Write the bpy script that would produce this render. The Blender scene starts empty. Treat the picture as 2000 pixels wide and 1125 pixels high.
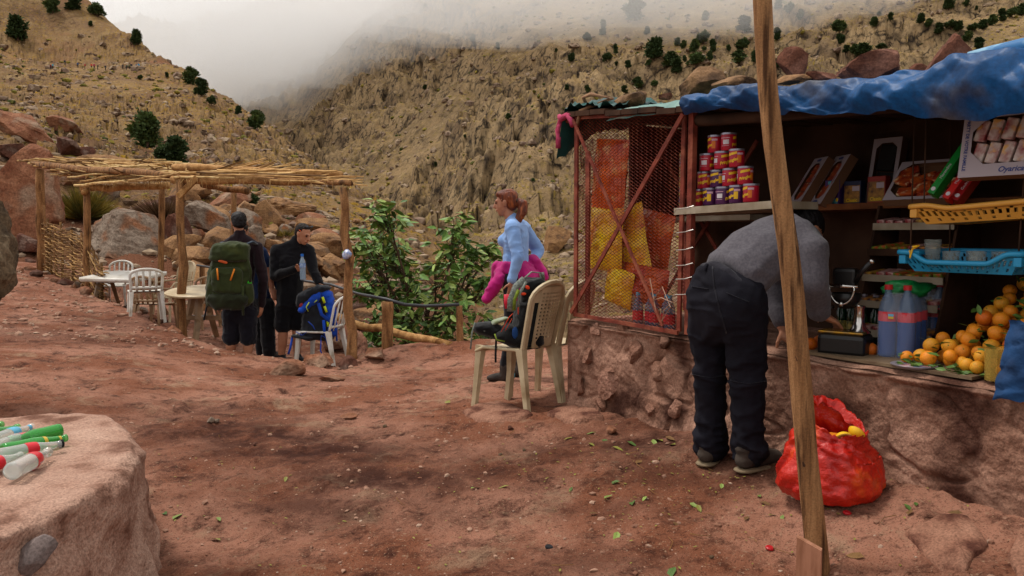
import bpy, bmesh, math, random
import numpy as np
from mathutils import Vector, Matrix, Euler, Quaternion

# ---------------------------------------------------------------- camera, sky, sun, exposure
SC = bpy.context.scene
COL = SC.collection
PI = math.pi
FPX = 28 / 36 * 2000          # focal length in photograph pixels
CZ = 1.09                     # eye height above the ground at the counter
PITCH = math.atan(102.5 / FPX)
cam_d = bpy.data.cameras.new('camera'); cam_d.lens = 28; cam_d.sensor_width = 36
cam_d.clip_start = 0.05; cam_d.clip_end = 6000
cam = bpy.data.objects.new('camera', cam_d); COL.objects.link(cam)
cam.location = (0, 0, CZ); cam.rotation_euler = (PI / 2 - PITCH, 0, 0)
SC.camera = cam

SUN_EL, SUN_AZ = math.radians(66), math.radians(-66)   # azimuth from +Y towards +X
W = bpy.data.worlds.new('World'); SC.world = W; W.use_nodes = True
nt = W.node_tree; nt.nodes.clear()
def wn(t, **k):
    n = nt.nodes.new(t)
    for a, b in k.items(): setattr(n, a, b)
    return n
w_out = wn('ShaderNodeOutputWorld'); w_bg = wn('ShaderNodeBackground')
w_sky = wn('ShaderNodeTexSky', sky_type='NISHITA', sun_disc=False, sun_elevation=SUN_EL, sun_rotation=SUN_AZ, dust_density=3.0, air_density=1.0)
w_hsv = wn('ShaderNodeHueSaturation'); w_hsv.inputs['Saturation'].default_value = 0.12
w_tc = wn('ShaderNodeTexCoord'); w_nz = wn('ShaderNodeTexNoise'); w_nz.inputs['Scale'].default_value = 2.2; w_nz.inputs['Detail'].default_value = 5
w_rmp = wn('ShaderNodeValToRGB')
w_rmp.color_ramp.elements[0].position = .3; w_rmp.color_ramp.elements[0].color = (6.8, 6.7, 6.6, 1)
w_rmp.color_ramp.elements[1].position = .72; w_rmp.color_ramp.elements[1].color = (11.7, 11.4, 11.0, 1)
w_mix = wn('ShaderNodeMix', data_type='RGBA'); w_mix.inputs[0].default_value = .72
L = nt.links.new
L(w_tc.outputs['Generated'], w_nz.inputs['Vector']); L(w_nz.outputs['Fac'], w_rmp.inputs['Fac'])
L(w_sky.outputs['Color'], w_hsv.inputs['Color'])
L(w_hsv.outputs['Color'], w_mix.inputs[6]); L(w_rmp.outputs['Color'], w_mix.inputs[7])
L(w_mix.outputs[2], w_bg.inputs['Color']); w_bg.inputs['Strength'].default_value = 0.082
L(w_bg.outputs['Background'], w_out.inputs['Surface'])

sun_d = bpy.data.lights.new('sun', 'SUN'); sun_d.energy = 1.5; sun_d.angle = math.radians(10); sun_d.color = (1, .95, .88)
sun = bpy.data.objects.new('sun', sun_d); COL.objects.link(sun)
sv = Vector((math.sin(SUN_AZ) * math.cos(SUN_EL), math.cos(SUN_AZ) * math.cos(SUN_EL), math.sin(SUN_EL)))
sun.rotation_euler = sv.to_track_quat('Z', 'Y').to_euler(); sun.location = sv * 50

SC.view_settings.view_transform = 'Standard'; SC.view_settings.look = 'None'
SC.view_settings.exposure = 0.72; SC.view_settings.gamma = 1.0; SC.view_settings.use_curve_mapping = False
SC.render.engine = 'CYCLES'
SC.cycles.use_denoising = True
SC.cycles.max_bounces = 8; SC.cycles.diffuse_bounces = 3; SC.cycles.transparent_max_bounces = 16
SC.cycles.volume_bounces = 5

# ---------------------------------------------------------------- helpers
def ray(px, py):
    x = (px - 1000) / FPX; yu = (562.5 - py) / FPX
    return Vector((x, math.cos(PITCH) + yu * math.sin(PITCH), -math.sin(PITCH) + yu * math.cos(PITCH)))
def P(px, py, Y):
    d = ray(px, py); return Vector((0, 0, CZ)) + d * (Y / d.y)
def col(h):
    h = h.lstrip('#'); c = [int(h[i:i + 2], 16) / 255 for i in (0, 2, 4)]
    return tuple(x / 12.92 if x <= .04045 else ((x + .055) / 1.055) ** 2.4 for x in c) + (1,)

# --- numpy noise
def _h(ix, iy, iz, seed):
    h = (ix * 374761393 + iy * 668265263 + iz * 2147483647 + seed * 1274126177) & 0xFFFFFFFF
    h = ((h ^ (h >> 13)) * 1274126177) & 0xFFFFFFFF
    h = ((h ^ (h >> 15)) * 2246822519) & 0xFFFFFFFF
    return ((h ^ (h >> 16)) & 0xFFFF) / 32767.5 - 1.0
def vnoise(x, y, z=0.0, seed=0):
    x = np.asarray(x, float); y = np.asarray(y, float) + 0 * x; z = np.asarray(z, float) + 0 * x
    ix = np.floor(x).astype(np.int64); iy = np.floor(y).astype(np.int64); iz = np.floor(z).astype(np.int64)
    fx, fy, fz = x - ix, y - iy, z - iz
    fx = fx * fx * fx * (fx * (fx * 6 - 15) + 10); fy = fy * fy * fy * (fy * (fy * 6 - 15) + 10); fz = fz * fz * (3 - 2 * fz)
    two = not np.all(z == 0)
    def pl(k):
        a = _h(ix, iy, iz + k, seed); b = _h(ix + 1, iy, iz + k, seed); c = _h(ix, iy + 1, iz + k, seed); d = _h(ix + 1, iy + 1, iz + k, seed)
        return (a + (b - a) * fx) * (1 - fy) + (c + (d - c) * fx) * fy
    a = pl(0)
    return a + (pl(1) - a) * fz if two else a
def fbm(x, y, z=0.0, o=4, seed=0, gain=.5, lac=2.03):
    s = 0; a = 1; t = 0
    for i in range(o):
        s = s + a * vnoise(x, y, z, seed + i * 17); t += a; a *= gain
        x = x * lac + 3.1; y = y * lac + 1.7; z = z * lac
    return s / t
def cells(x, y, seed=0):
    """(cell value -1..1, distance to nearest point, distance to second) of a jittered grid"""
    x = np.asarray(x, float); y = np.asarray(y, float)
    ix = np.floor(x).astype(np.int64); iy = np.floor(y).astype(np.int64)
    d1 = np.full(x.shape, 9.0); d2 = np.full(x.shape, 9.0); v = np.zeros(x.shape)
    for a in (-1, 0, 1):
        for b in (-1, 0, 1):
            jx, jy = ix + a, iy + b
            px = jx + .5 + .45 * _h(jx, jy, 0, seed); py = jy + .5 + .45 * _h(jx, jy, 1, seed)
            d = np.hypot(px - x, py - y); c = _h(jx, jy, 2, seed)
            m = d < d1
            d2 = np.where(m, d1, np.minimum(d2, d)); v = np.where(m, c, v); d1 = np.where(m, d, d1)
    return v, d1, d2
def sstep(a, b, x):
    t = np.clip((x - a) / (b - a), 0, 1); return t * t * (3 - 2 * t)

class RBF:
    def __init__(s, pts, val, smooth=1e-4):
        s.p = np.array(pts, float); n = len(s.p)
        K = s.k(s.p, s.p) + np.eye(n) * -smooth
        Q = np.c_[np.ones(n), s.p]; A = np.zeros((n + 3, n + 3)); A[:n, :n] = K; A[:n, n:] = Q; A[n:, :n] = Q.T
        s.w = np.linalg.solve(A, np.r_[np.array(val, float), 0, 0, 0])
    def k(s, a, b):
        return np.sqrt(((a[:, None, :] - b[None, :, :]) ** 2).sum(-1) + 1e-4)
    def __call__(s, x, y):
        x = np.asarray(x, float); y = np.asarray(y, float); q = np.c_[x.ravel(), y.ravel()]; out = np.empty(len(q))
        for i in range(0, len(q), 20000):
            c = q[i:i + 20000]; out[i:i + 20000] = s.k(c, s.p) @ s.w[:-3] + np.c_[np.ones(len(c)), c] @ s.w[-3:]
        return out.reshape(x.shape)

# --- materials
MATS = {}
def mat(name, c1, c2=None, scale=6.0, detail=4, rough=.75, bump=0.0, bscale=None, metal=0.0, spec=.3, alpha=1.0, trans=0.0, coat=0.0,
        c3=None, s3=1.0, t3=(.45, .6), world=False, stretch=(1, 1, 1), lo=.35, hi=.65, sss=0.0, rand=0.0, ior=1.45, sheen=0.0, bdist=.01, grit=0.0, gscale=140.0):
    if name in MATS: return MATS[name]
    m = bpy.data.materials.new(name); m.use_nodes = True; t = m.node_tree; N = t.nodes; K = t.links.new
    b = N['Principled BSDF']
    c1 = col(c1) if isinstance(c1, str) else tuple(c1) + (1,) * (4 - len(c1))
    out = None
    b.inputs['Base Color'].default_value = c1; b.inputs['Roughness'].default_value = rough; b.inputs['Metallic'].default_value = metal
    b.inputs['Specular IOR Level'].default_value = spec; b.inputs['Alpha'].default_value = alpha
    b.inputs['Transmission Weight'].default_value = trans; b.inputs['Coat Weight'].default_value = coat; b.inputs['IOR'].default_value = ior
    b.inputs['Sheen Weight'].default_value = sheen
    if sss: b.inputs['Subsurface Weight'].default_value = sss; b.inputs['Subsurface Radius'].default_value = (.02, .008, .004)
    if world:
        g = N.new('ShaderNodeNewGeometry'); v = g.outputs['Position']
    else:
        g = N.new('ShaderNodeTexCoord'); v = g.outputs['Object']
    mp = N.new('ShaderNodeMapping'); mp.inputs['Scale'].default_value = stretch; K(v, mp.inputs['Vector']); v = mp.outputs['Vector']
    def noise(sc, de):
        n = N.new('ShaderNodeTexNoise'); n.inputs['Scale'].default_value = sc; n.inputs['Detail'].default_value = de; K(v, n.inputs['Vector']); return n.outputs['Fac']
    def ramp(f, a, b2):
        r = N.new('ShaderNodeMapRange'); r.inputs['From Min'].default_value = a; r.inputs['From Max'].default_value = b2; K(f, r.inputs['Value']); return r.outputs['Result']
    def mixc(f, a, b2):
        x = N.new('ShaderNodeMix'); x.data_type = 'RGBA'; K(f, x.inputs[0])
        for i, q in ((6, a), (7, b2)):
            if isinstance(q, tuple): x.inputs[i].default_value = q
            else: K(q, x.inputs[i])
        return x.outputs[2]
    if c2 is not None:
        c2 = col(c2) if isinstance(c2, str) else tuple(c2) + (1,) * (4 - len(c2))
        out = mixc(ramp(noise(scale, detail), lo, hi), c1, c2)
    if c3 is not None:
        c3 = col(c3) if isinstance(c3, str) else tuple(c3) + (1,) * (4 - len(c3))
        out = mixc(ramp(noise(s3, 3), *t3), out if out is not None else c1, c3)
    if grit:
        hg = N.new('ShaderNodeHueSaturation'); ng = N.new('ShaderNodeTexNoise'); ng.inputs['Scale'].default_value = gscale; ng.inputs['Detail'].default_value = 3; ng.inputs['Roughness'].default_value = .7
        gg = N.new('ShaderNodeTexCoord') if not world else N.new('ShaderNodeNewGeometry'); K(gg.outputs['Object' if not world else 'Position'], ng.inputs['Vector'])
        rg = N.new('ShaderNodeMapRange'); rg.inputs[1].default_value = .30; rg.inputs[2].default_value = .66; rg.inputs[3].default_value = 1 - grit; rg.inputs[4].default_value = 1 + grit * .6; K(ng.outputs['Fac'], rg.inputs[0]); K(rg.outputs[0], hg.inputs['Value'])
        if out is None: hg.inputs['Color'].default_value = c1
        else: K(out, hg.inputs['Color'])
        out = hg.outputs['Color']
    if rand:
        oi = N.new('ShaderNodeObjectInfo'); hs = N.new('ShaderNodeHueSaturation'); r = N.new('ShaderNodeMapRange')
        r.inputs['To Min'].default_value = 1 - rand; r.inputs['To Max'].default_value = 1 + rand
        K(oi.outputs['Random'], r.inputs['Value']); K(r.outputs['Result'], hs.inputs['Value'])
        if out is None: hs.inputs['Color'].default_value = c1
        else: K(out, hs.inputs['Color'])
        out = hs.outputs['Color']
    if out is not None: K(out, b.inputs['Base Color'])
    if bump:
        bp = N.new('ShaderNodeBump'); bp.inputs['Strength'].default_value = bump; bp.inputs['Distance'].default_value = bdist
        K(noise(bscale or scale * 4, 6), bp.inputs['Height']); K(bp.outputs['Normal'], b.inputs['Normal'])
    MATS[name] = m
    return m

# --- mesh building
WM = {}
class MB:
    def __init__(s): s.v = []; s.f = []; s.mi = []; s.n = 0
    def add(s, v, f, mi=0, M=None):
        v = np.asarray(v, float).reshape(-1, 3)
        if M is not None:
            A = np.array(M); v = v @ A[:3, :3].T + A[:3, 3]
        s.v.append(v); b = s.n
        for q in f: s.f.append(tuple(i + b for i in q)); s.mi.append(mi)
        s.n += len(v); return s
    def box(s, size, loc=(0, 0, 0), rot=(0, 0, 0), mi=0, bev=0.0, taper=1.0):
        x, y, z = [a / 2 for a in size]
        M = Matrix.Translation(loc) @ Euler(rot).to_matrix().to_4x4()
        if bev <= 0:
            v = [(-x, -y, -z), (x, -y, -z), (x, y, -z), (-x, y, -z), (-x * taper, -y * taper, z), (x * taper, -y * taper, z), (x * taper, y * taper, z), (-x * taper, y * taper, z)]
            return s.add(v, [(0, 3, 2, 1), (4, 5, 6, 7), (0, 1, 5, 4), (1, 2, 6, 5), (2, 3, 7, 6), (3, 0, 4, 7)], mi, M)
        bm = bmesh.new(); bmesh.ops.create_cube(bm, size=1)
        for q in bm.verts: q.co = Vector((q.co.x * 2 * x, q.co.y * 2 * y, q.co.z * 2 * z))
        bmesh.ops.bevel(bm, geom=bm.edges[:], offset=min(bev, min(x, y, z) * .9), segments=2, affect='EDGES', profile=.5)
        return s.bm(bm, mi, M)
    def bm(s, bm, mi=0, M=None):
        bm.verts.index_update(); v = [tuple(q.co) for q in bm.verts]; f = [tuple(q.index for q in p.verts) for p in bm.faces]; bm.free()
        return s.add(v, f, mi, M)
    def tube(s, pts, r, seg=8, mi=0, M=None, jit=0.0, seed=0, flat=1.0, cap=True, up=None):
        pts = [Vector(p) for p in pts]; n = len(pts)
        r = [r] * n if isinstance(r, (int, float)) else list(r)
        rnd = random.Random(seed); v = []; f = []
        t0 = (pts[1] - pts[0]).normalized(); nrm = Vector(up) if up else (Vector((0, 0, 1)) if abs(t0.z) < .9 else Vector((0, 1, 0)))
        for i, p in enumerate(pts):
            t = (pts[min(i + 1, n - 1)] - pts[max(i - 1, 0)]).normalized()
            nrm = (nrm - t * nrm.dot(t))
            nrm = nrm.normalized() if nrm.length > 1e-6 else t.orthogonal().normalized()
            bn = t.cross(nrm)
            for k in range(seg):
                a = 2 * PI * k / seg; rr = r[i] * (1 + (rnd.random() - .5) * jit)
                v.append(p + (nrm * math.cos(a) * flat + bn * math.sin(a)) * rr)
        for i in range(n - 1):
            for k in range(seg):
                k2 = (k + 1) % seg; f.append((i * seg + k, i * seg + k2, (i + 1) * seg + k2, (i + 1) * seg + k))
        if cap: f.append(tuple(range(seg))[::-1]); f.append(tuple((n - 1) * seg + k for k in range(seg)))
        return s.add([tuple(q) for q in v], f, mi, M)
    def lathe(s, prof, seg=16, mi=0, M=None, a0=0, a1=2 * PI):
        full = abs(a1 - a0 - 2 * PI) < 1e-6; c = seg if full else seg + 1
        v = []; f = []
        for r, z in prof:
            for k in range(c):
                a = a0 + (a1 - a0) * k / seg; v.append((r * math.cos(a), r * math.sin(a), z))
        for i in range(len(prof) - 1):
            for k in range(seg):
                k2 = (k + 1) % c; f.append((i * c + k, i * c + k2, (i + 1) * c + k2, (i + 1) * c + k))
        return s.add(v, f, mi, M)
    def ell(s, c, r, rot=(0, 0, 0), sub=2, mi=0):
        bm = bmesh.new(); bmesh.ops.create_icosphere(bm, subdivisions=sub, radius=1)
        M = Matrix.Translation(c) @ Euler(rot).to_matrix().to_4x4() @ Matrix.Diagonal((*( [r] * 3 if isinstance(r, (int, float)) else r), 1))
        return s.bm(bm, mi, M)
    def prism(s, poly, h, mi=0, M=None):
        n = len(poly); v = [(x, y, 0) for x, y in poly] + [(x, y, h) for x, y in poly]
        f = [tuple(range(n))[::-1], tuple(range(n, 2 * n))] + [(i, (i + 1) % n, n + (i + 1) % n, n + i) for i in range(n)]
        return s.add(v, f, mi, M)
    def grid(s, fn, nu, nv, mi=0, M=None, skip=None, close=False):
        v = [fn(i / nu, j / nv) for j in range(nv + 1) for i in range(nu + 1)]
        f = [(j * (nu + 1) + i, j * (nu + 1) + i + 1, (j + 1) * (nu + 1) + i + 1, (j + 1) * (nu + 1) + i) for j in range(nv) for i in range(nu) if not (skip and skip(i, j))]
        return s.add(v, f, mi, M)
    def gridnp(s, fn, nu, nv, mi=0, M=None):
        U, V = np.meshgrid(np.linspace(0, 1, nu + 1), np.linspace(0, 1, nv + 1)); x, y, z = fn(U, V)
        v = np.stack([x + 0 * U, y + 0 * U, z + 0 * U], -1).reshape(-1, 3)
        return s.add(v, [(j * (nu + 1) + i, j * (nu + 1) + i + 1, (j + 1) * (nu + 1) + i + 1, (j + 1) * (nu + 1) + i) for j in range(nv) for i in range(nu)], mi, M)
    def hull(s, ells, sub=2, mi=0):
        """convex hull of a few ellipsoids (centre, radius or radii, optional rotation)"""
        bm = bmesh.new()
        for e in ells:
            c, r = e[0], e[1]; rot = e[2] if len(e) > 2 else (0, 0, 0)
            M = Matrix.Translation(c) @ Euler(rot).to_matrix().to_4x4() @ Matrix.Diagonal((*([r] * 3 if isinstance(r, (int, float)) else r), 1))
            bmesh.ops.create_icosphere(bm, subdivisions=sub, radius=1, matrix=M)
        ret = bmesh.ops.convex_hull(bm, input=bm.verts[:])
        kill = list({q for q in ret['geom_interior'] if isinstance(q, bmesh.types.BMVert)} | {q for q in ret['geom_unused'] if isinstance(q, bmesh.types.BMVert)})
        bmesh.ops.delete(bm, geom=kill, context='VERTS')
        return s.bm(bm, mi)
    def mesh(s, name, mats, smooth=False, inv=None):
        me = bpy.data.meshes.new(name)
        v = np.concatenate(s.v) if s.v else np.zeros((0, 3))
        if inv is not None:
            A = np.array(inv); v = v @ A[:3, :3].T + A[:3, 3]
        me.from_pydata(v.tolist(), [], s.f)
        for m in (mats if isinstance(mats, (list, tuple)) else [mats]): me.materials.append(m)
        if len(me.materials) > 1: me.polygons.foreach_set('material_index', s.mi)
        if smooth: me.polygons.foreach_set('use_smooth', [True] * len(me.polygons))
        me.update(); return me
    def build(s, name, mats, parent=None, smooth=False, world=False):
        inv = WM[parent.name].inverted() if (world and parent is not None) else None
        o = bpy.data.objects.new(name, s.mesh(name, mats, smooth, inv)); COL.objects.link(o)
        if parent is not None: o.parent = parent; WM[o.name] = WM[parent.name]
        else: WM[o.name] = Matrix.Identity(4)
        return o
def tag(o, label=None, cat=None, group=None, kind=None):
    if label: o['label'] = label
    if cat: o['category'] = cat
    if group: o['group'] = group
    if kind: o['kind'] = kind
    return o
def thing(name, label, cat, loc=(0, 0, 0), rotz=0.0, group=None, rot=None):
    o = bpy.data.objects.new(name, None); COL.objects.link(o); o.empty_display_size = .1
    o.location = loc; o.rotation_euler = rot if rot else (0, 0, rotz)
    WM[o.name] = Matrix.Translation(loc) @ Euler(o.rotation_euler).to_matrix().to_4x4()
    return tag(o, label, cat, group)
def inst(name, me, parent=None, M=None):
    """an object that shares a mesh"""
    o = bpy.data.objects.new(name, me); COL.objects.link(o)
    if parent is not None: o.parent = parent; WM[o.name] = WM[parent.name]
    if M is not None: o.matrix_local = M
    return o
def copy_tree(o, parent=None):
    c = o.copy(); COL.objects.link(c)
    if parent is not None: c.parent = parent
    WM[c.name] = WM.get(o.name, Matrix.Identity(4))
    for ch in list(o.children): copy_tree(ch, c)
    return c
def dup(o, loc, rotz=0.0, label=None, scale=1.0, rot=None):
    c = copy_tree(o); c.location = loc; c.rotation_euler = rot if rot else (0, 0, rotz); c.scale = (scale,) * 3 if isinstance(scale, (int, float)) else scale
    if label: c['label'] = label
    WM[c.name] = Matrix.LocRotScale(Vector(loc), Euler(c.rotation_euler), Vector(c.scale)); return c
def np_mesh(name, verts, quads, mats, smooth=True, attrs=None):
    me = bpy.data.meshes.new(name); n = len(verts); k = quads.shape[1]
    me.vertices.add(n); me.vertices.foreach_set('co', verts.astype(np.float32).ravel())
    me.loops.add(quads.size); me.loops.foreach_set('vertex_index', quads.astype(np.int32).ravel())
    me.polygons.add(len(quads)); me.polygons.foreach_set('loop_start', np.arange(0, quads.size, k, dtype=np.int32))
    me.polygons.foreach_set('use_smooth', [smooth] * len(quads))
    for m in (mats if isinstance(mats, (list, tuple)) else [mats]): me.materials.append(m)
    for a, val in (attrs or {}).items():
        at = me.attributes.new(a, 'FLOAT', 'POINT'); at.data.foreach_set('value', val.astype(np.float32))
    me.update(); me.validate(); return me
def remesh(mb, voxel, smooth_it=4, fac=.5, dec=None):
    """one continuous skin over overlapping shapes"""
    me = mb.mesh('tmp', []); o = bpy.data.objects.new('tmp', me); COL.objects.link(o)
    r = o.modifiers.new('r', 'REMESH'); r.mode = 'VOXEL'; r.voxel_size = voxel
    if smooth_it: q = o.modifiers.new('s', 'SMOOTH'); q.iterations = smooth_it; q.factor = fac
    if dec: d = o.modifiers.new('d', 'DECIMATE'); d.ratio = dec
    ev = o.evaluated_get(bpy.context.evaluated_depsgraph_get()); m2 = bpy.data.meshes.new_from_object(ev)
    v = np.empty(len(m2.vertices) * 3); m2.vertices.foreach_get('co', v); f = [tuple(p.vertices) for p in m2.polygons]
    bpy.data.objects.remove(o); bpy.data.meshes.remove(me); bpy.data.meshes.remove(m2)
    return v.reshape(-1, 3), f
def vnormals(v, f):
    n = np.zeros_like(v)
    fa = np.array([q[:3] for q in f]); a = np.cross(v[fa[:, 1]] - v[fa[:, 0]], v[fa[:, 2]] - v[fa[:, 0]])
    for q in range(3): np.add.at(n, fa[:, q], a)
    if len(f[0]) > 3: np.add.at(n, np.array([q[-1] for q in f]), a)
    return n / np.maximum(np.linalg.norm(n, axis=1, keepdims=True), 1e-12)
FONT_CACHE = {}
def text_geo(s, size, align='CENTER', shear=0.0, bold=0.0):
    k = (s, size, align, shear, bold)
    if k not in FONT_CACHE:
        c = bpy.data.curves.new('t', 'FONT'); c.body = s; c.size = size; c.align_x = align; c.align_y = 'CENTER'; c.shear = shear; c.resolution_u = 3; c.offset = bold
        o = bpy.data.objects.new('t', c); COL.objects.link(o)
        me = bpy.data.meshes.new_from_object(o.evaluated_get(bpy.context.evaluated_depsgraph_get()))
        FONT_CACHE[k] = ([tuple(q.co) for q in me.vertices], [tuple(p.vertices) for p in me.polygons])
        bpy.data.objects.remove(o); bpy.data.curves.remove(c); bpy.data.meshes.remove(me)
    return FONT_CACHE[k]
def rock_geo(seed, size=(1, 1, 1), cuts=9, sub=3, rough=.10, flat=0.0):
    rnd = np.random.RandomState(seed)
    bm = bmesh.new(); bmesh.ops.create_icosphere(bm, subdivisions=sub, radius=1)
    v = np.array([q.co[:] for q in bm.verts]); f = [tuple(q.index for q in p.verts) for p in bm.faces]; bm.free()
    for i in range(cuts):
        n = rnd.normal(size=3); n /= np.linalg.norm(n); d = rnd.uniform(.42, .8)
        e = np.maximum(0, v @ n - d); v = v - e[:, None] * n * .92
    k = rnd.uniform(0, 50)
    v = v * (1 + rough * fbm(v[:, 0] * 1.6 + k, v[:, 1] * 1.6, v[:, 2] * 1.6 + k, 4, seed))[:, None]
    if sub >= 4: v = v * (1 + rough * .30 * (1 - 2.2 * np.abs(fbm(v[:, 0] * 3.1 + k, v[:, 1] * 3.1, v[:, 2] * 4.5, 3, seed + 9))) + rough * .12 * fbm(v[:, 0] * 9, v[:, 1] * 9, v[:, 2] * 9, 3, seed + 5))[:, None]
    v = v * np.array(size)
    return v, f

# ---------------------------------------------------------------- setting: ground, slopes, mountain, cloud
g_pts = [(1990,1005,2.67),(1750,945,3.06),(1400,855,3.9),(1130,790,4.95),(1475,925,3.5),(1395,905,3.7),(1600,1125,2.62),(1000,1125,2.75),(300,1125,3.0),(0,1125,3.0),
 (1000,745,6.9),(1050,800,5.1),(950,795,5.2),(890,690,9.0),(800,695,9.0),(720,722,8.6),(560,702,8.65),(450,688,8.75),(340,645,9.9),(250,600,11.5),(175,572,13),
 (75,530,15.5),(0,520,16.5),(0,640,9),(0,760,5.6),(300,900,4.2),(600,900,4.2),(600,800,5.6),(900,900,4.1),(500,740,7.2),(200,700,7)]
_p = [P(*q) for q in g_pts]
_xyz = [(q.x, q.y, q.z) for q in _p] + [(-1.5, 1, -.12), (1.5, 1, .05), (0, -1, -.1), (-4, 3, .1), (-8, 8, .3), (4.5, 2.5, .25), (6, 6, .1), (5, 10, 0), (-12, 14, .6), (0, 12, -.3), (4, 14, -.2), (-4, 14, -.1)]
G_RBF = RBF([q[:2] for q in _xyz], [q[2] for q in _xyz], 1e-3)
LIP = [(-6.9, 13), (-5.54, 11.5), (-4.2, 9.95), (-3.09, 8.85), (-2.45, 8.72), (-1.99, 8.68), (-1.70, 8.8)]
TERR = LIP + [(-1.98, 10.5), (-2.7, 12), (-3.96, 14), (-6.2, 15.5), (-8.4, 16.2)]
FLOOR = -.47
def poly_sd(x, y, poly):
    """signed distance to a polygon, negative inside"""
    d = np.full(x.shape, 1e9); ins = np.zeros(x.shape, bool); n = len(poly)
    for i in range(n):
        (ax, ay), (bx, by) = poly[i], poly[(i + 1) % n]
        ex, ey = bx - ax, by - ay; t = np.clip(((x - ax) * ex + (y - ay) * ey) / (ex * ex + ey * ey), 0, 1)
        d = np.minimum(d, np.hypot(x - ax - t * ex, y - ay - t * ey))
        c = ((ay > y) != (by > y)) & (x < (bx - ax) * (y - ay) / (by - ay + 1e-12) + ax); ins ^= c
    return np.where(ins, -d, d)
E_X = [-40, -9.5, -8.4, -6.2, -3.96, -2.7, -1.98, -1.7, -1.45, -.93, -.62, -.25, .61, 2.5, 5, 9]
E_Y = [40, 19, 17.2, 16.4, 14.6, 12.4, 10.6, 9.1, 9.45, 9.75, 9.7, 9.8, 9.6, 9.0, 8.5, 8.5]
def ground_base(x, y):
    x = np.asarray(x, float); y = np.asarray(y, float)
    z = G_RBF(x, y)
    sd = poly_sd(x, y, TERR) + .10 * fbm(x * 1.3, y * 1.3, 0, 3, 5)
    m = 1 - sstep(-.16, .10, sd)
    z = z * (1 - m) + (FLOOR + .22 * np.clip((-2.4 - x) / 4.3, 0, 1.2) + .03 * fbm(x, y, 0, 3, 9)) * m
    ed = y - np.interp(x, E_X, E_Y) + .25 * fbm(x * .9, y * .9, 0, 3, 12)
    z = z + .10 * np.exp(-((ed + .45) / .45) ** 2) * sstep(-2.2, -1.2, x) * (1 - sstep(0.3, 1.2, x))   # the mound along the edge
    z = z - np.where(ed > 0, np.minimum(.95 * ed, 3.2 + .12 * ed) * np.minimum(1, ed * 2.2), 0)
    return z
def ground_full(x, y):
    z = ground_base(x, y)
    d = .028 * fbm(x * 1.1, y * 1.1, 0, 3, 21) + .018 * fbm(x * 3.3, y * 3.3, 0, 3, 22)
    r = fbm(x * 9, y * 9, 0, 4, 23); d = d + .013 * r + .010 * (1 - np.abs(fbm(x * 6, y * 6, 0, 3, 25)) * 2)
    d = d + .0045 * np.maximum(0, fbm(x * 30, y * 30, 0, 2, 24) - .1) * 2
    # embedded stones that stand a little proud
    cv, c1, c2 = cells(x * 1.6 + .3 * fbm(x * 2, y * 2, 0, 2, 31), y * 1.6, 41)
    st = sstep(.36, .22, c1) * (cv > .78)
    d = d + .03 * st
    cv, c1, c2 = cells(x * 7, y * 7, 43); d = d + .011 * sstep(.34, .12, c1) * (cv > .72)
    return z + d
def gz(x, y): return float(ground_full(np.array([x]), np.array([y]))[0])
def gp(px, py, tries=60):
    """where the view ray of a pixel meets the ground"""
    d = ray(px, py); t = np.geomspace(1.5, 20, 500); X = d.x * t; Y = d.y * t; Z = CZ + d.z * t
    g = ground_full(X, Y); i = int(np.argmax(Z <= g)) if (Z <= g).any() else 499
    return Vector((X[i], Y[i], g[i]))
def sheet(name, mats, px0, px1, nc, y0, y1, nr, fn, label_attrs=None, power=None):
    q = np.linspace((px0 - 1000) / FPX, (px1 - 1000) / FPX, nc); lr = np.linspace(math.log(y0), math.log(y1), nr)
    if power is not None: lr = power(np.linspace(0, 1, nr))
    Q, R_ = np.meshgrid(q, lr); Y = np.exp(R_); X = Q * Y
    res = fn(Q, R_, X, Y); V, attrs = res
    i = np.arange(nr * nc).reshape(nr, nc); F = np.stack([i[:-1, :-1], i[:-1, 1:], i[1:, 1:], i[1:, :-1]], -1).reshape(-1, 4)
    me = np_mesh(name, V.reshape(-1, 3), F, mats, True, {k: a.ravel() for k, a in attrs.items()})
    o = bpy.data.objects.new(name, me); COL.objects.link(o); WM[o.name] = Matrix.Identity(4)
    tag(o, kind='structure'); return o

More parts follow.
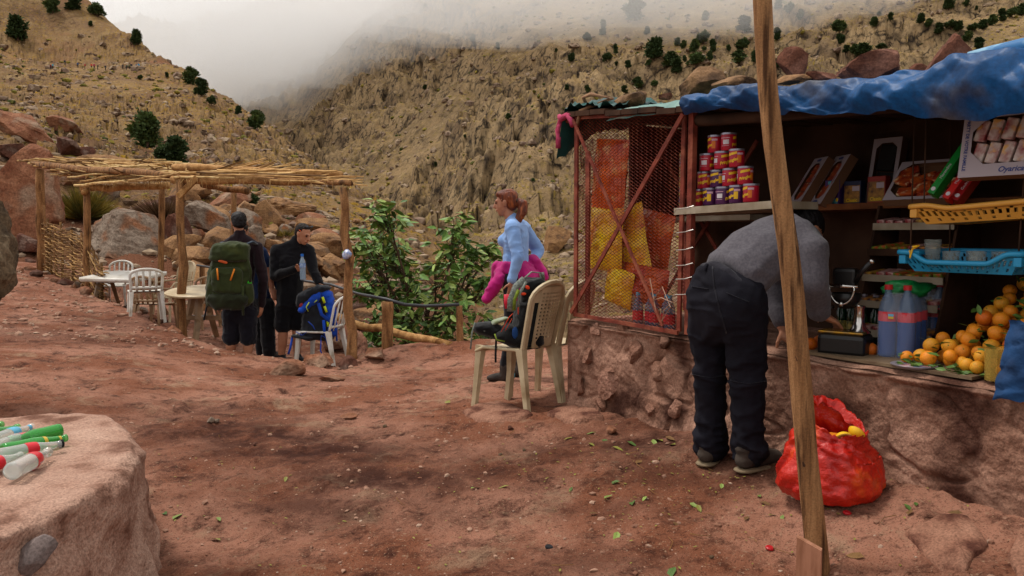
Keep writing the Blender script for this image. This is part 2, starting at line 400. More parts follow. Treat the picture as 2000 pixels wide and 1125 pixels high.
def earth_mat(name, light, mid, dark, stone, s=1.0, bump=.6):
    m = bpy.data.materials.new(name); m.use_nodes = True; t = m.node_tree; N = t.nodes; K = t.links.new; b = N['Principled BSDF']
    g = N.new('ShaderNodeNewGeometry'); pos = g.outputs['Position']
    def noise(sc, de=6, ro=.6):
        n = N.new('ShaderNodeTexNoise'); n.inputs['Scale'].default_value = sc; n.inputs['Detail'].default_value = de; n.inputs['Roughness'].default_value = ro; K(pos, n.inputs['Vector']); return n.outputs['Fac']
    def rng(f, a, c, lo=0, hi=1):
        r = N.new('ShaderNodeMapRange'); r.inputs[1].default_value = a; r.inputs[2].default_value = c; r.inputs[3].default_value = lo; r.inputs[4].default_value = hi; K(f, r.inputs[0]); return r.outputs[0]
    def mix(f, a, c):
        x = N.new('ShaderNodeMix'); x.data_type = 'RGBA'
        if isinstance(f, float): x.inputs[0].default_value = f
        else: K(f, x.inputs[0])
        for i, q in ((6, a), (7, c)):
            if isinstance(q, tuple): x.inputs[i].default_value = q
            else: K(q, x.inputs[i])
        return x.outputs[2]
    def mth(op, a, c):
        x = N.new('ShaderNodeMath'); x.operation = op
        for i, q in enumerate((a, c)):
            if isinstance(q, (int, float)): x.inputs[i].default_value = q
            else: K(q, x.inputs[i])
        return x.outputs[0]
    c = mix(rng(noise(1.1 * s), .42, .58), col(mid), col(light))
    c = mix(rng(noise(5.5 * s, 8, .75), .50, .66), c, col(dark))
    c = mix(rng(noise(2.3 * s, 6, .7), .56, .70), c, col(stone))
    c = mix(rng(noise(38 * s, 4, .7), .56, .74), c, col(dark))
    c = mix(rng(noise(60 * s, 3, .6), .62, .72), c, col(stone))
    c = mix(rng(noise(150 * s, 3, .7), .54, .70), c, col(dark))
    c = mix(rng(noise(110 * s, 2, .6), .64, .72), c, col(stone))
    at = N.new('ShaderNodeAttribute'); at.attribute_name = 'damp'
    c = mix(mth('MULTIPLY', at.outputs['Fac'], rng(noise(4.0 * s, 7, .75), .26, .56)), c, col(dark))
    K(c, b.inputs['Base Color']); b.inputs['Roughness'].default_value = .95; b.inputs['Specular IOR Level'].default_value = .12
    b1 = N.new('ShaderNodeBump'); b1.inputs['Strength'].default_value = bump; b1.inputs['Distance'].default_value = .035
    hh = mth('ADD', noise(22 * s, 8, .7), mth('MULTIPLY', noise(90 * s, 4, .7), .35)); K(hh, b1.inputs['Height']); K(b1.outputs['Normal'], b.inputs['Normal'])
    return m
M_EARTH = earth_mat('red_earth', '#9a6c58', '#794a35', '#361b12', '#997b63')

DAMP = []
for px, py, rx, ry, a in [(470, 840, .95, .42, 1.0), (600, 870, 1.0, .40, 1.0), (760, 920, .8, .32, 1.0), (640, 960, .7, .25, .8), (430, 800, .8, .4, .7), (120, 670, 1.2, .8, .6), (240, 640, 1.0, .6, .6), (1130, 900, .7, .28, .8), (1280, 905, .7, .30, .9), (1420, 960, .6, .25, .8), (1500, 930, .5, .3, 1.0), (1700, 985, .35, .22, 1.0), (1100, 1090, .5, .2, .6), (900, 1110, .5, .2, .5), (640, 700, .7, .4, .5), (380, 1060, .4, .2, .7), (1180, 1000, .4, .15, .5), (1330, 880, .6, .25, .8)]:
    q = P(px, py, 3); t_ = 1.16 / max(.05, -(q.z - CZ) / 3); DAMP.append(((px - 1000) / FPX * t_, t_, rx, ry, a))
def f_ground(Q, R_, X, Y):
    Z = ground_full(X, Y); dmp = np.zeros_like(X)
    for x, y, rx, ry, a in DAMP:
        u, v = (X - x), (Y - y); u2 = u * .97 - v * .24; v2 = u * .24 + v * .97
        dmp = np.maximum(dmp, a * np.exp(-((u2 / rx) ** 2 + (v2 / ry) ** 2)))
    return np.stack([X, Y, Z], -1), {'damp': dmp}
ground = sheet('ground', M_EARTH, -900, 3000, 960, 1.0, 21, 430, f_ground)

# --- left hillside
h_pts = [(-600,520,17),(-300,535,17),(0,545,17),(100,570,17),(200,610,16.5),(350,620,17),(450,620,17),(550,640,17),(640,690,15),(700,760,14),(800,830,13.5),(950,830,13.5),
 (0,340,30),(100,430,22),(60,270,42),(-300,230,40),(-600,200,40),(250,480,20),(200,400,30),(260,350,45),(430,480,22),(450,350,60),(350,345,70),(600,420,45),(540,470,28),(620,530,22),(680,580,19),(650,450,35),
 (700,500,28),(760,560,22),(800,510,35),(285,300,110),(345,330,100),(500,260,195),
 (190,10,360),(265,75,330),(330,120,300),(400,160,270),(450,200,240),(500,240,210),(560,290,175),(640,335,140),(700,372,115),(760,408,90),(800,432,75),
 (190,200,480),(330,260,400),(400,280,370),(500,330,290),(640,420,190),(760,480,125),(800,500,105),(850,500,90),
 (100,132,310),(270,135,300),(100,60,335),(0,0,340),(0,140,250),(-300,-100,400),(-300,60,250),(-600,-150,400),(100,200,180),(200,220,160),(400,250,160),(130,-60,400),(60,-100,420),(-300,100,520),(0,50,520),
 (850,560,35),(900,640,22),(850,530,50)]
H_RBF = RBF([((p[0] - 1000) / FPX, math.log(p[2])) for p in h_pts], [(460 - p[1]) / FPX for p in h_pts], 1e-4)
def crag(X, Y, Z, step, cell, seed, cl, sharp=.3):
    """ledges and broken columns: a slope cut into steps whose edges jump from block to block"""
    v1, a1, b1 = cells(X / cell + .6 * fbm(X / cell / 2, Y / cell / 2, 0, 2, seed), Y / cell * .8, seed)
    v2, a2, b2 = cells(X / cell * 2.7, Y / cell * 2.2, seed + 3)
    q = (Z + .22 * X) / step + .34 * v1 + .13 * v2 + .9 * fbm(X / step / 7, Y / step / 7, Z / step / 9, 3, seed + 5)
    fl = np.floor(q); fr = q - fl; s = sstep(.5 - sharp / 2, .5 + sharp / 2, fr)
    gap = sstep(.0, .10, b1 - a1)
    return (fl + s - q) * step * cl - (1 - gap) * cell * .07 * cl
def hill_dist(X, Y, Z, Q):
    far = sstep(18, 60, Y)
    cl = np.clip(.55 + 1.3 * fbm(X / 35, Y / 35, 0, 3, 61), .12, 1.0)
    d = crag(X, Y, Z, 2.6, 2.6, 71, cl * far, .35) + crag(X, Y, Z, .8, .9, 77, cl * (.35 + .65 * far) * .9, .45)
    d = d + far * (1.6 * fbm(X / 14, Y / 14, 0, 4, 81)) + .35 * fbm(X / 3, Y / 3, 0, 4, 83) + .16 * fbm(X / .9, Y / .9, 0, 3, 84)
    return d
def hill_z(X, Y):
    X = np.asarray(X, float); Y = np.asarray(Y, float); Q = X / Y
    return CZ + H_RBF(Q, np.log(Y)) * Y
def hill_full(X, Y):
    Z = hill_z(X, Y)
    tr = np.exp(-((Z - TRAIL_Z) / 1.6) ** 2) * sstep(200, 260, Y)
    return Z + hill_dist(X, Y, Z, X / Y) * (1 - .85 * tr) + (TRAIL_Z - Z) * tr * .55
TRAIL_Z = P(180, 133, 305).z
def f_hill(Q, R_, X, Y):
    Z = hill_full(X, Y); return np.stack([X, Y, Z], -1), {'damp': np.maximum(sstep(44, 15, Y + 14 * fbm(X / 9, Y / 9, 0, 3, 5)), .85 * np.exp(-((Z - TRAIL_Z) / 1.1) ** 2) * sstep(200, 260, Y))}

def slope_mat(name, rock, rock2, soil, grass, dark, red=None):
    m = bpy.data.materials.new(name); m.use_nodes = True; t = m.node_tree; N = t.nodes; K = t.links.new; b = N['Principled BSDF']
    g = N.new('ShaderNodeNewGeometry'); pos = g.outputs['Position']
    def noise(sc, de=6, ro=.6, st=None):
        n = N.new('ShaderNodeTexNoise'); n.inputs['Scale'].default_value = sc; n.inputs['Detail'].default_value = de; n.inputs['Roughness'].default_value = ro
        if st:
            mp = N.new('ShaderNodeMapping'); mp.inputs['Scale'].default_value = st; K(pos, mp.inputs['Vector']); K(mp.outputs[0], n.inputs['Vector'])
        else: K(pos, n.inputs['Vector'])
        return n.outputs['Fac']
    def rng(f, a, c, lo=0, hi=1):
        r = N.new('ShaderNodeMapRange'); r.inputs[1].default_value = a; r.inputs[2].default_value = c; r.inputs[3].default_value = lo; r.inputs[4].default_value = hi; K(f, r.inputs[0]); return r.outputs[0]
    def mix(f, a, c):
        x = N.new('ShaderNodeMix'); x.data_type = 'RGBA'; K(f, x.inputs[0])
        for i, q in ((6, a), (7, c)):
            if isinstance(q, tuple): x.inputs[i].default_value = q
            else: K(q, x.inputs[i])
        return x.outputs[2]
    def mul(a, c):
        x = N.new('ShaderNodeMath'); x.operation = 'MULTIPLY'; K(a, x.inputs[0]); K(c, x.inputs[1]); return x.outputs[0]
    sx = N.new('ShaderNodeSeparateXYZ'); K(g.outputs['Normal'], sx.inputs[0]); up = sx.outputs['Z']
    def crack(sc, st, w0, w1):
        mp = N.new('ShaderNodeMapping'); mp.inputs['Scale'].default_value = st; wv = N.new('ShaderNodeTexNoise'); wv.inputs['Scale'].default_value = sc * .8; wv.inputs['Detail'].default_value = 3; K(pos, wv.inputs['Vector'])
        ad = N.new('ShaderNodeVectorMath'); ad.operation = 'MULTIPLY_ADD'; K(wv.outputs['Color'], ad.inputs[0]); ad.inputs[1].default_value = (1.6 / sc,) * 3; K(pos, ad.inputs[2]); K(ad.outputs[0], mp.inputs['Vector'])
        v = N.new('ShaderNodeTexVoronoi'); v.feature = 'DISTANCE_TO_EDGE'; v.inputs['Scale'].default_value = sc; K(mp.outputs[0], v.inputs['Vector']); return rng(v.outputs['Distance'], w0, w1, 1, 0)
    rk = mix(rng(noise(.05), .38, .62), col(rock), col(rock2))
    rk = mix(rng(noise(.22, 6, .7), .50, .68), rk, col(soil))
    rk = mix(mul(crack(.11, (1, 1, .55), .01, .10), rng(noise(.2, 4), .35, .6)), rk, col(dark))
    rk = mix(mul(crack(.36, (1, 1, .6), .015, .11), rng(noise(.35, 4), .38, .58)), rk, col(dark))
    rk = mix(rng(noise(1.5, 6, .8), .54, .66), rk, col(dark))
    so = mix(rng(noise(.035, 5), .42, .58), col(soil), col(rock2))
    so = mix(rng(noise(.16, 6, .75), .53, .62), so, col(rock))
    so = mix(mul(rng(noise(1.1, 5, .75), .50, .62), rng(noise(.05, 4), .36, .54)), so, col(grass))
    so = mix(rng(noise(.8, 6, .85), .56, .64), so, col(dark))
    so = mix(rng(noise(2.6, 4, .8), .55, .66), so, col(dark))
    c = mix(rng(up, .52, .88), rk, so)
    if red: c = mix(rng(noise(.03, 5, .7), .56, .70, 0, .6), c, col(red))
    if red:
        at = N.new('ShaderNodeAttribute'); at.attribute_name = 'damp'; c = mix(at.outputs['Fac'], c, col(red))
    K(c, b.inputs['Base Color']); b.inputs['Roughness'].default_value = .95; b.inputs['Specular IOR Level'].default_value = .1
    bp = N.new('ShaderNodeBump'); bp.inputs['Strength'].default_value = .8; bp.inputs['Distance'].default_value = .8
    K(noise(.9, 8, .75), bp.inputs['Height']); K(bp.outputs['Normal'], b.inputs['Normal'])
    return m
M_HILL = slope_mat('dry_hillside', '#927956', '#725740', '#876b49', '#937114', '#2d231b', '#7c523d')
hillside = sheet('hillside', M_HILL, -500, 960, 900, 13, 520, 520, f_hill)

# --- mountain across the gorge
m_pts = [(640,150,480),(700,85,460),(790,40,440),(880,0,420),(560,190,520),(500,170,570),(440,120,620),(300,60,700),(600,260,400),(700,300,320),(780,395,250),(740,385,270),(650,330,330),(560,300,420),
 (880,300,230),(1000,200,260),(1000,100,320),(1000,0,400),(1000,-100,470),(1300,100,290),(1300,0,345),(1200,250,190),(1050,300,170),(1100,400,110),(900,350,210),(850,432,150),(800,428,180),
 (1000,460,90),(1080,500,55),(1100,560,30),(900,500,70),(850,475,95),(950,570,40),(880,640,25),(800,760,16),(1000,700,16),(1150,640,18),(1600,0,320),(1600,150,230),(1600,300,130),(2000,0,280),(2000,100,210),(2000,300,100),
 (1600,450,60),(2000,450,50),(2500,0,220),(2500,450,40),(1600,-150,430),(2000,-150,380),(880,-60,520),(700,20,620),(600,90,640),(2500,-200,350),(1300,-120,430),(1600,640,18),(2200,640,18),(700,500,200),(600,450,260)]
M_RBF = RBF([((p[0] - 1000) / FPX, math.log(p[2])) for p in m_pts], [(460 - p[1]) / FPX for p in m_pts], 1e-4)
def mtn_z(X, Y): return CZ + M_RBF(X / Y, np.log(Y)) * Y
def mtn_full(X, Y):
    X = np.asarray(X, float); Y = np.asarray(Y, float); Z = mtn_z(X, Y); Q = X / Y
    far = sstep(30, 120, Y)
    el = (Z - CZ) / Y; hi = sstep(.20, .27, el) * sstep(-.08, .02, Q)            # the high, smoother slope with bushes
    cl = np.clip(.85 + 1.7 * fbm(X / 55, Y / 55, 0, 3, 91) - .75 * hi, .06, 1.0)
    d = crag(X, Y, Z, 15.0, 17.0, 101, cl * far, .46) + crag(X, Y, Z, 6.0, 6.0, 107, cl * far * .8, .5) + crag(X, Y, Z, 2.2, 2.6, 113, cl * .6, .5)
    rg = 1 - 2 * np.abs(fbm((X + .5 * Y) / 75, (Y - .5 * X) / 130, 0, 3, 131)); d = d + sstep(90, 200, Y) * 9.0 * (rg - .45) * (1 - .6 * hi)
    d = d + far * 4.0 * fbm(X / 40, Y / 40, 0, 4, 121) * (1 - .5 * hi) + far * 1.0 * fbm(X / 7, Y / 7, 0, 4, 123) + .45 * fbm(X / 2, Y / 2, 0, 3, 127)
    return Z + d
def f_mtn(Q, R_, X, Y): return np.stack([X, Y, mtn_full(X, Y)], -1), {'damp': X * 0}
M_MTN = slope_mat('cliff_rock', '#9d8563', '#715d47', '#907654', '#8a7325', '#29221c')
def mtn_rows(u):
    # rows dense where the cliffs stand
    a = np.interp(u, [0, .12, .30, .9, 1.0], [math.log(15), math.log(60), math.log(150), math.log(470), math.log(720)]); return a
mountain = sheet('mountain', M_MTN, 150, 3100, 1150, 15, 720, 560, f_mtn, power=mtn_rows)
# a lower sheet that carries the land on to the horizon on every side
def f_base(a, r):
    ang = a * 2 * PI; rad = 3 + 2500 * r ** 3; x, y = math.sin(ang) * rad, math.cos(ang) * rad
    return (x, y, -6.5 + rad * .02 if y > 0 and rad > 6 else -.6 + min(rad, 40) * .004 - (2.5 if y > 0 else 0))
b = MB(); b.grid(f_base, 72, 24); o = b.build('terrain', M_HILL); tag(o, kind='structure')

# --- cloud lying on the ridge
def volume_mat(name, dens, color=(1, 1, 1, 1), an=.3):
    m = bpy.data.materials.new(name); m.use_nodes = True; t = m.node_tree; t.nodes.remove(t.nodes['Principled BSDF'])
    v = t.nodes.new('ShaderNodeVolumePrincipled'); v.inputs['Density'].default_value = dens; v.inputs['Color'].default_value = color; v.inputs['Anisotropy'].default_value = an
    t.links.new(v.outputs[0], t.nodes['Material Output'].inputs['Volume']); return m
def cloud(px, py, Y, rx, ry, rz, dens, seed):
    c = P(px, py, Y); bm = bmesh.new(); bmesh.ops.create_icosphere(bm, subdivisions=5, radius=1)
    v = np.array([q.co[:] for q in bm.verts]); f = [tuple(q.index for q in p.verts) for p in bm.faces]; bm.free()
    v = v * (1 + .34 * fbm(v[:, 0] * 1.5 + seed, v[:, 1] * 1.5, v[:, 2] * 1.5 + seed, 4, seed))[:, None] * np.array((rx, ry, rz))
    b = MB(); b.add(v + np.array(c[:]), f); o = b.build('cloud', volume_mat('cloud_vapour', dens), smooth=True); tag(o, kind='stuff'); return o
cloud(560, 60, 520, 170, 130, 62, .0075, 3)
cloud(480, 150, 560, 130, 100, 45, .0045, 9)
cloud(840, -40, 400, 150, 90, 50, .0070, 14)
cloud(1230, -34, 292, 118, 52, 24, .0105, 23)
cloud(680, 150, 470, 100, 80, 40, .0050, 31)

# ---------------------------------------------------------------- rocks
M_RR = mat('rock_red', '#8c6047', '#6d422f', scale=2.2, rough=.92, bump=.9, bscale=7, bdist=.05, c3='#8e7561', s3=1.3, t3=(.5, .68), spec=.15, grit=0.45, gscale=22)
M_RG = mat('rock_grey', '#837466', '#604d3f', scale=2.4, rough=.92, bump=.9, bscale=7, bdist=.05, c3='#805337', s3=1.6, t3=(.52, .66), spec=.15, grit=0.45, gscale=22)
M_RT = mat('rock_tan', '#926f4c', '#75543a', scale=2.0, rough=.92, bump=.9, bscale=7, bdist=.05, c3='#5e4a39', s3=2.2, t3=(.55, .7), spec=.15, grit=0.45, gscale=22)
M_RD = mat('rock_dark', '#613e31', '#452d24', scale=2.4, rough=.92, bump=.9, bscale=7, bdist=.05, c3='#7b6458', s3=2.0, t3=(.55, .7), spec=.15, grit=0.45, gscale=22)
M_RK = mat('rock_speckled', '#6a5844', '#463a2e', scale=7, rough=.95, bump=.9, bscale=20, c3='#7a6a55', s3=5.0, t3=(.55, .7), spec=.1, grit=0.5, gscale=60)  # dark brown rock with paler speckles
def boulder(px, py, w, h, Y, m, label, seed, depth=None, rot=(0, 0, 0), cuts=10, name='boulder', group=None, rough=.10, sub=3, cat='boulder'):
    k = Y / FPX; c = P(px, py, Y); sx, sz = w * k / 2 * 1.16, h * k / 2 * 1.16; sy = (depth or .85 * max(w, h)) * k / 2
    v, f = rock_geo(seed, (sx, sy, sz), cuts, sub, rough)
    b = MB(); b.add(v, f, 0, Euler(rot).to_matrix().to_4x4()); o = b.build(name, m, smooth=False); o.location = c
    WM[o.name] = Matrix.Translation(c); return tag(o, label, cat, group)
D = math.radians
def land(X, Y): return np.maximum(np.maximum(hill_full(X, Y), mtn_full(X, Y)), np.where(Y < 21, ground_full(X, np.minimum(Y, 21)), -99))
def march(px, py, fn, y0, y1, n=900):
    d = ray(px, py); t = np.geomspace(y0, y1, n); X, Y, Z = d.x * t, d.y * t, CZ + d.z * t
    g = fn(X, Y); m = Z <= g
    i = int(np.argmax(m)) if m.any() else n - 1
    return Vector((X[i], Y[i], g[i]))
BL = [
 (40, 248, 150, 62, 42, M_RR, 'huge flat topped reddish slab leaning high on the slope above the boulder pile', 3, None, (0, D(30), 0)),
 (22, 300, 70, 40, 38, M_RD, 'dark jagged rock wedged under the huge leaning slab', 5),
 (76, 306, 54, 34, 36, M_RR, 'smooth rounded pink boulder just above the far corner of the cane roof', 8),
 (130, 288, 58, 46, 37, M_RD, 'rounded brown boulder with a shaded underside beside the smooth pink one', 11),
 (128, 247, 74, 36, 44, M_RR, 'broken reddish block at the top of the boulder pile', 14),
 (168, 300, 36, 34, 38, M_RD, 'small upright brown rock at the right end of the boulder pile', 17),
 (205, 318, 90, 34, 40, M_RT, 'long low tan boulder behind the cane roof of the shelter', 19),
 (262, 322, 60, 22, 48, M_RD, 'flat dark rock below the big juniper on the slope', 21),
 (62, 398, 176, 176, 25, M_RR, 'enormous smooth pinkish boulder behind the wattle fence', 25, 150, (0, D(18), 0)),
 (48, 432, 66, 50, 20, M_RG, 'pale grey boulder sitting on a dark red rock by the path', 28),
 (52, 480, 74, 44, 19.5, M_RD, 'dark red rock beneath the pale grey boulder', 31),
 (132, 352, 84, 44, 30, M_RR, 'reddish boulder half hidden by the cane roof', 33),
 (212, 378, 62, 46, 23, M_RG, 'purplish grey angular rock beside the dry yellow bush', 36),
 (256, 452, 190, 84, 19, M_RG, 'large flat grey and rust slab sloping down behind the plastic tables', 39, 190, (D(22), D(26), 0)),
 (318, 405, 110, 50, 24, M_RD, 'brown boulder draped with dry brush behind the shelter posts', 42),
 (345, 460, 46, 90, 22, M_RD, 'upright brown rock edge right of the sloping grey slab', 44),
 (412, 434, 104, 66, 19, M_RG, 'big dark grey and tan boulder behind the man with the green backpack', 47, 90, (0, D(14), 0)),
 (384, 462, 48, 40, 17.5, M_RR, 'reddish rock below the big grey and tan boulder', 49),
 (478, 418, 62, 50, 21, M_RT, 'light tan block between the two standing men', 52),
 (528, 420, 56, 46, 21.5, M_RT, 'square tan block just left of the man with the bottle', 54),
 (492, 466, 44, 44, 17, M_RG, 'upright grey rock between the two men at shoulder height', 57),
 (560, 405, 110, 40, 27, M_RT, 'wide tan ledge above the head of the man with the bottle', 60),
 (634, 480, 90, 50, 20, M_RT, 'tan boulder right of the man with the bottle', 63),
 (606, 440, 70, 38, 26, M_RT, 'flat tan rock behind the sunglasses of the man with the bottle', 66),
 (648, 524, 96, 52, 17, M_RT, 'broad tan boulder behind the blue backpack', 69),
 (600, 505, 36, 36, 16.5, M_RG, 'small grey rock beside the man with the bottle', 72),
 (690, 600, 74, 70, 13, M_RD, 'dark brown boulder below the railing by the corner post', 75),
 (640, 620, 90, 60, 13.2, M_RT, 'tan boulder behind the white chair legs', 78),
 (720, 640, 50, 56, 12.6, M_RD, 'shadowed rock under the lower railing pole', 81),
 (660, 668, 60, 46, 11.6, M_RR, 'pinkish rock at the foot of the corner post', 84),
 (1052, 522, 46, 30, 30, M_RT, 'lone tan rock on the valley side behind the pink jacket', 87),
 (1085, 470, 60, 60, 52, M_RT, 'tan rock face just left of the wire cage', 88),
 (622, 716, 76, 34, 8.55, M_RR, 'flat pink stone on the terrace edge below the white chair', 90),
 (676, 724, 52, 42, 8.5, M_RD, 'square reddish stone beside the foot of the corner post', 93),
 (556, 745, 96, 46, 7.6, M_RR, 'smooth pale mound of rock half buried in the path', 96),
 (650, 760, 52, 18, 7.2, M_RR, 'thin stone half buried in front of the square reddish stone', 97),
 (735, 716, 62, 30, 8.8, M_RR, 'low pink stone right of the corner post', 99),
 (543, 692, 40, 24, 8.9, M_RR, 'small pinkish stone on the edge in front of the shoes', 101),
 (340, 640, 34, 26, 9.9, M_RR, 'small brown stone at the foot of the middle shelter post', 103),
 (395, 628, 30, 22, 10.2, M_RD, 'little dark stone under the round table', 104),
]
for i, q in enumerate(BL):
    px, py, w, h, Y, m, lab, sd = q[:8]
    
    if Y < 11:      # stones half buried along the terrace edge
        o_ = boulder(px, py, w, h, Y, m, lab, sd, None, (0, 0, sd), cuts=10, rough=.16, sub=4); g_ = gz(o_.location.x, o_.location.y); o_.location.z = g_ + .12 * h * Y / FPX; continue
    ft = march(px, py + h * .42, land, 6.5, 120, 1400); Y = ft.y + .25 * w * ft.y / FPX
    boulder(px, py, w, h, Y, m, lab, sd, q[8] if len(q) > 8 else None, q[9] if len(q) > 9 else (0, 0, sd), cuts=14 if w > 90 else 11, rough=.20 if w > 90 else .15, sub=5 if w > 90 else 4)
# stones lining the path by the wattle fence
rs = random.Random(4); ORD = 'first second third fourth fifth sixth seventh eighth ninth tenth eleventh twelfth thirteenth fourteenth fifteenth sixteenth seventeenth eighteenth'.split()
PST = [(58, 528, 22), (75, 540, 26), (92, 536, 20), (108, 552, 24), (128, 556, 30), (148, 562, 26), (166, 574, 30), (184, 574, 22), (206, 584, 24), (228, 590, 26), (252, 602, 22), (276, 612, 26), (298, 624, 20), (316, 632, 24), (96, 520, 16), (40, 532, 20), (60, 512, 22), (70, 496, 24)]
STO = sorted(range(len(PST)), key=lambda i: PST[i][1])
for i, (px, py, w) in enumerate(PST):
    h = gp(px, py); k = h.y / FPX; v, f = rock_geo(200 + i, (w * k * .62, w * k * .5, w * k * .40), 9, 2, .12)
    b = MB(); b.add(v, f, 0, Matrix.Rotation(i, 4, 'Z')); o = b.build('path_stone', [M_RR, M_RD, M_RG][i % 3]); o.location = h + Vector((0, 0, w * k * .1))
    tag(o, '%s stone on the path edge by the wattle fence, %s from far end' % (['reddish', 'dark brown', 'greyish'][i % 3], ORD[STO.index(i)]), 'stone', 'stones along the path edge')
# loose boulders on the slope behind the terrace
rv = random.Random(11); rock_me = []
for i in range(9):
    v, f = rock_geo(400 + i, (1, .85, .66), 10, 2, .12); b = MB(); b.add(v, f); rock_me.append([b.mesh('boulder', m) for m in (M_RT, M_RR, M_RG)])
cnt = 0
while cnt < 130:
    px = rv.uniform(330, 740); py = rv.uniform(370, 640)
    if py < 345 + (px - 330) * .2 or (px < 480 and py > 560): continue
    h = march(px, py, hill_full, 13, 110)
    if h.y > 80 or h.y < 13.8: continue
    s = rv.choice([.15, .2, .28, .4, .55, .8]) * (.5 + h.y / 45)
    ci = 0 if rv.random() < .66 else rv.randrange(3); o = inst('slope_boulder', rock_me[rv.randrange(9)][ci], None, None)
    o.location = h + Vector((0, 0, s * .15)); o.rotation_euler = (rv.uniform(-.4, .4), rv.uniform(-.4, .4), rv.uniform(0, 6)); o.scale = (s * rv.uniform(.8, 1.5), s, s * rv.uniform(.6, 1))
    tag(o, '%s %s boulder lying loose on the dry slope behind the terrace' % ('small' if s < .35 else ('medium' if s < .8 else 'large'), ('tan', 'reddish', 'grey')[ci]), 'boulder', 'loose boulders on the dry slope'); cnt += 1
def rubble(name, fn, n, region, ylim, smin, smax, m, seed, kmul=1.0):
    r = np.random.RandomState(seed); V = []; F = []; nv = 0
    base = []
    for i in range(6):
        bm = bmesh.new(); bmesh.ops.create_icosphere(bm, subdivisions=1, radius=1); v = np.array([q.co[:] for q in bm.verts]); f = np.array([[q.index for q in p.verts] for p in bm.faces]); bm.free()
        base.append((v * (1 + .35 * r.uniform(-1, 1, (len(v), 1))) * np.array((1, .8, .6)), f))
    q = r.uniform(region[0], region[1], n); y = np.exp(r.uniform(math.log(ylim[0]), math.log(ylim[1]), n)); X = (q - 1000) / FPX * y; Z = fn(X, y)
    for i in range(n):
        v, f = base[i % 6]; s = (smin * (smax / smin) ** (r.rand() ** 2.2)) * (y[i] / ylim[1]) ** kmul
        a = r.uniform(0, 6.28); c, d = math.cos(a), math.sin(a)
        w = v * s * r.uniform(.7, 1.4, 3); w = np.c_[w[:, 0] * c - w[:, 1] * d, w[:, 0] * d + w[:, 1] * c, w[:, 2]] + (X[i], y[i], Z[i] + s * .1)
        V.append(w); F.append(f + nv); nv += len(v)
    me = np_mesh(name, np.concatenate(V), np.concatenate(F), m, False); o = bpy.data.objects.new(name, me); COL.objects.link(o); return tag(o, kind='stuff')
M_SC = mat('scree', '#9d8972', '#725d50', scale=.5, rough=.95, world=True, c3='#534133', s3=.9, t3=(.52, .6), spec=.1)
rubble('scree', hill_full, 13000, (-150, 830), (14, 330), .12, 2.2, M_SC, 1, .75)
rubble('scree', mtn_full, 16000, (500, 2100), (24, 460), .25, 3.0, M_SC, 2, .8)
M_TF = mat('tuft', '#8c7a34', '#5d5a2a', scale=.3, rough=.95, world=True, c3='#3f4424', s3=.5, t3=(.5, .6), spec=.1)
rubble('scrub', hill_full, 5200, (-150, 830), (24, 330), .16, 1.5, M_TF, 3, .75)
rubble('scrub', mtn_full, 5200, (700, 2100), (30, 420), .25, 1.6, M_TF, 4, .8)
M_PB = mat('pebble', '#a5836f', '#7a5443', scale=9, rough=.95, world=True, c3='#a8917e', s3=14, t3=(.55, .65), spec=.1)
rubble('pebbles', ground_full, 3000, (-100, 2050), (1.9, 9.5), .004, .021, M_PB, 5, .25)
rubble('gravel', ground_full, 1500, (-100, 700), (8.3, 16.5), .010, .06, M_PB, 6, .2)
# dark tall rock at the edge of the picture
v1_, f1_ = rock_geo(610, (.32, .34, .52), 12, 5, .22); v2_, f2_ = rock_geo(617, (.42, .44, .50), 12, 5, .2); b = MB(); c_ = P(-92, 500, 5.0); b.add(v1_, f1_, 0, Matrix.Rotation(-.14, 4, 'Y')); b.add(v2_ + np.array((-.42, .05, gz(c_.x - .42, 5.0) + .30 - c_.z)), f2_)
o = b.build('boulder', M_RK); o.location = c_; tag(o, 'tall dark speckled rock face at the extreme edge beside the path', 'boulder')

# ---------------------------------------------------------------- junipers and bushes
M_BARK = mat('bark', '#5a4434', '#3a2c22', scale=14, rough=.95, bump=.6)
M_JUN = [mat('juniper_leaf', '#465530', '#2c3a20', scale=1.6, rough=.8, spec=.15, c3='#4a5526', s3=2.5, t3=(.5, .62), rand=.16), mat('juniper_leaf_dark', '#3a4a2a', '#263419', scale=1.6, rough=.8, spec=.15, c3='#3a4526', s3=2.5, t3=(.5, .62), rand=.16)]
def crown_mesh(name, seed, n, m, shape, leaf=.10):
    """foliage tufts through the crown's volume; height 1, base at 0"""
    r = np.random.RandomState(seed); lobes = []
    for i in range(16):
        t = r.uniform(.12, .9); a = r.uniform(0, 6.28); w = shape(t) * .62; lobes.append((math.cos(a) * w * r.uniform(.3, 1), math.sin(a) * w * r.uniform(.3, 1), t, r.uniform(.10, .19)))
    V = []; F = []
    for i in range(n):
        lx, ly, lz, lr = lobes[r.randint(16)]; d = r.normal(size=3); d /= np.linalg.norm(d); c = np.array((lx, ly, lz)) + d * lr * r.uniform(.45, 1.15)
        if c[2] < .03: c[2] = .03 + r.rand() * .05
        u = d + r.normal(size=3) * .5 + (0, 0, .5); u /= np.linalg.norm(u); w = np.cross(u, r.normal(size=3)); w /= np.linalg.norm(w); s = leaf * r.uniform(.5, 1.2)
        k = len(V); V += [c - w * s * .42, c + w * s * .42, c + u * s + w * s * .16, c + u * s * 1.1 - w * s * .16]; F.append((k, k + 1, k + 2, k + 3))
    b = MB(); b.add(V, F); return b.mesh(name, m)
SH = [lambda t: .42 * math.sin(PI * min(1, t * .8 + .2)) ** .7, lambda t: .48 * (1 - t) ** .6 * min(1, .35 + t * 4), lambda t: .55 * math.sin(PI * (t * .75 + .2))]
JUN = []
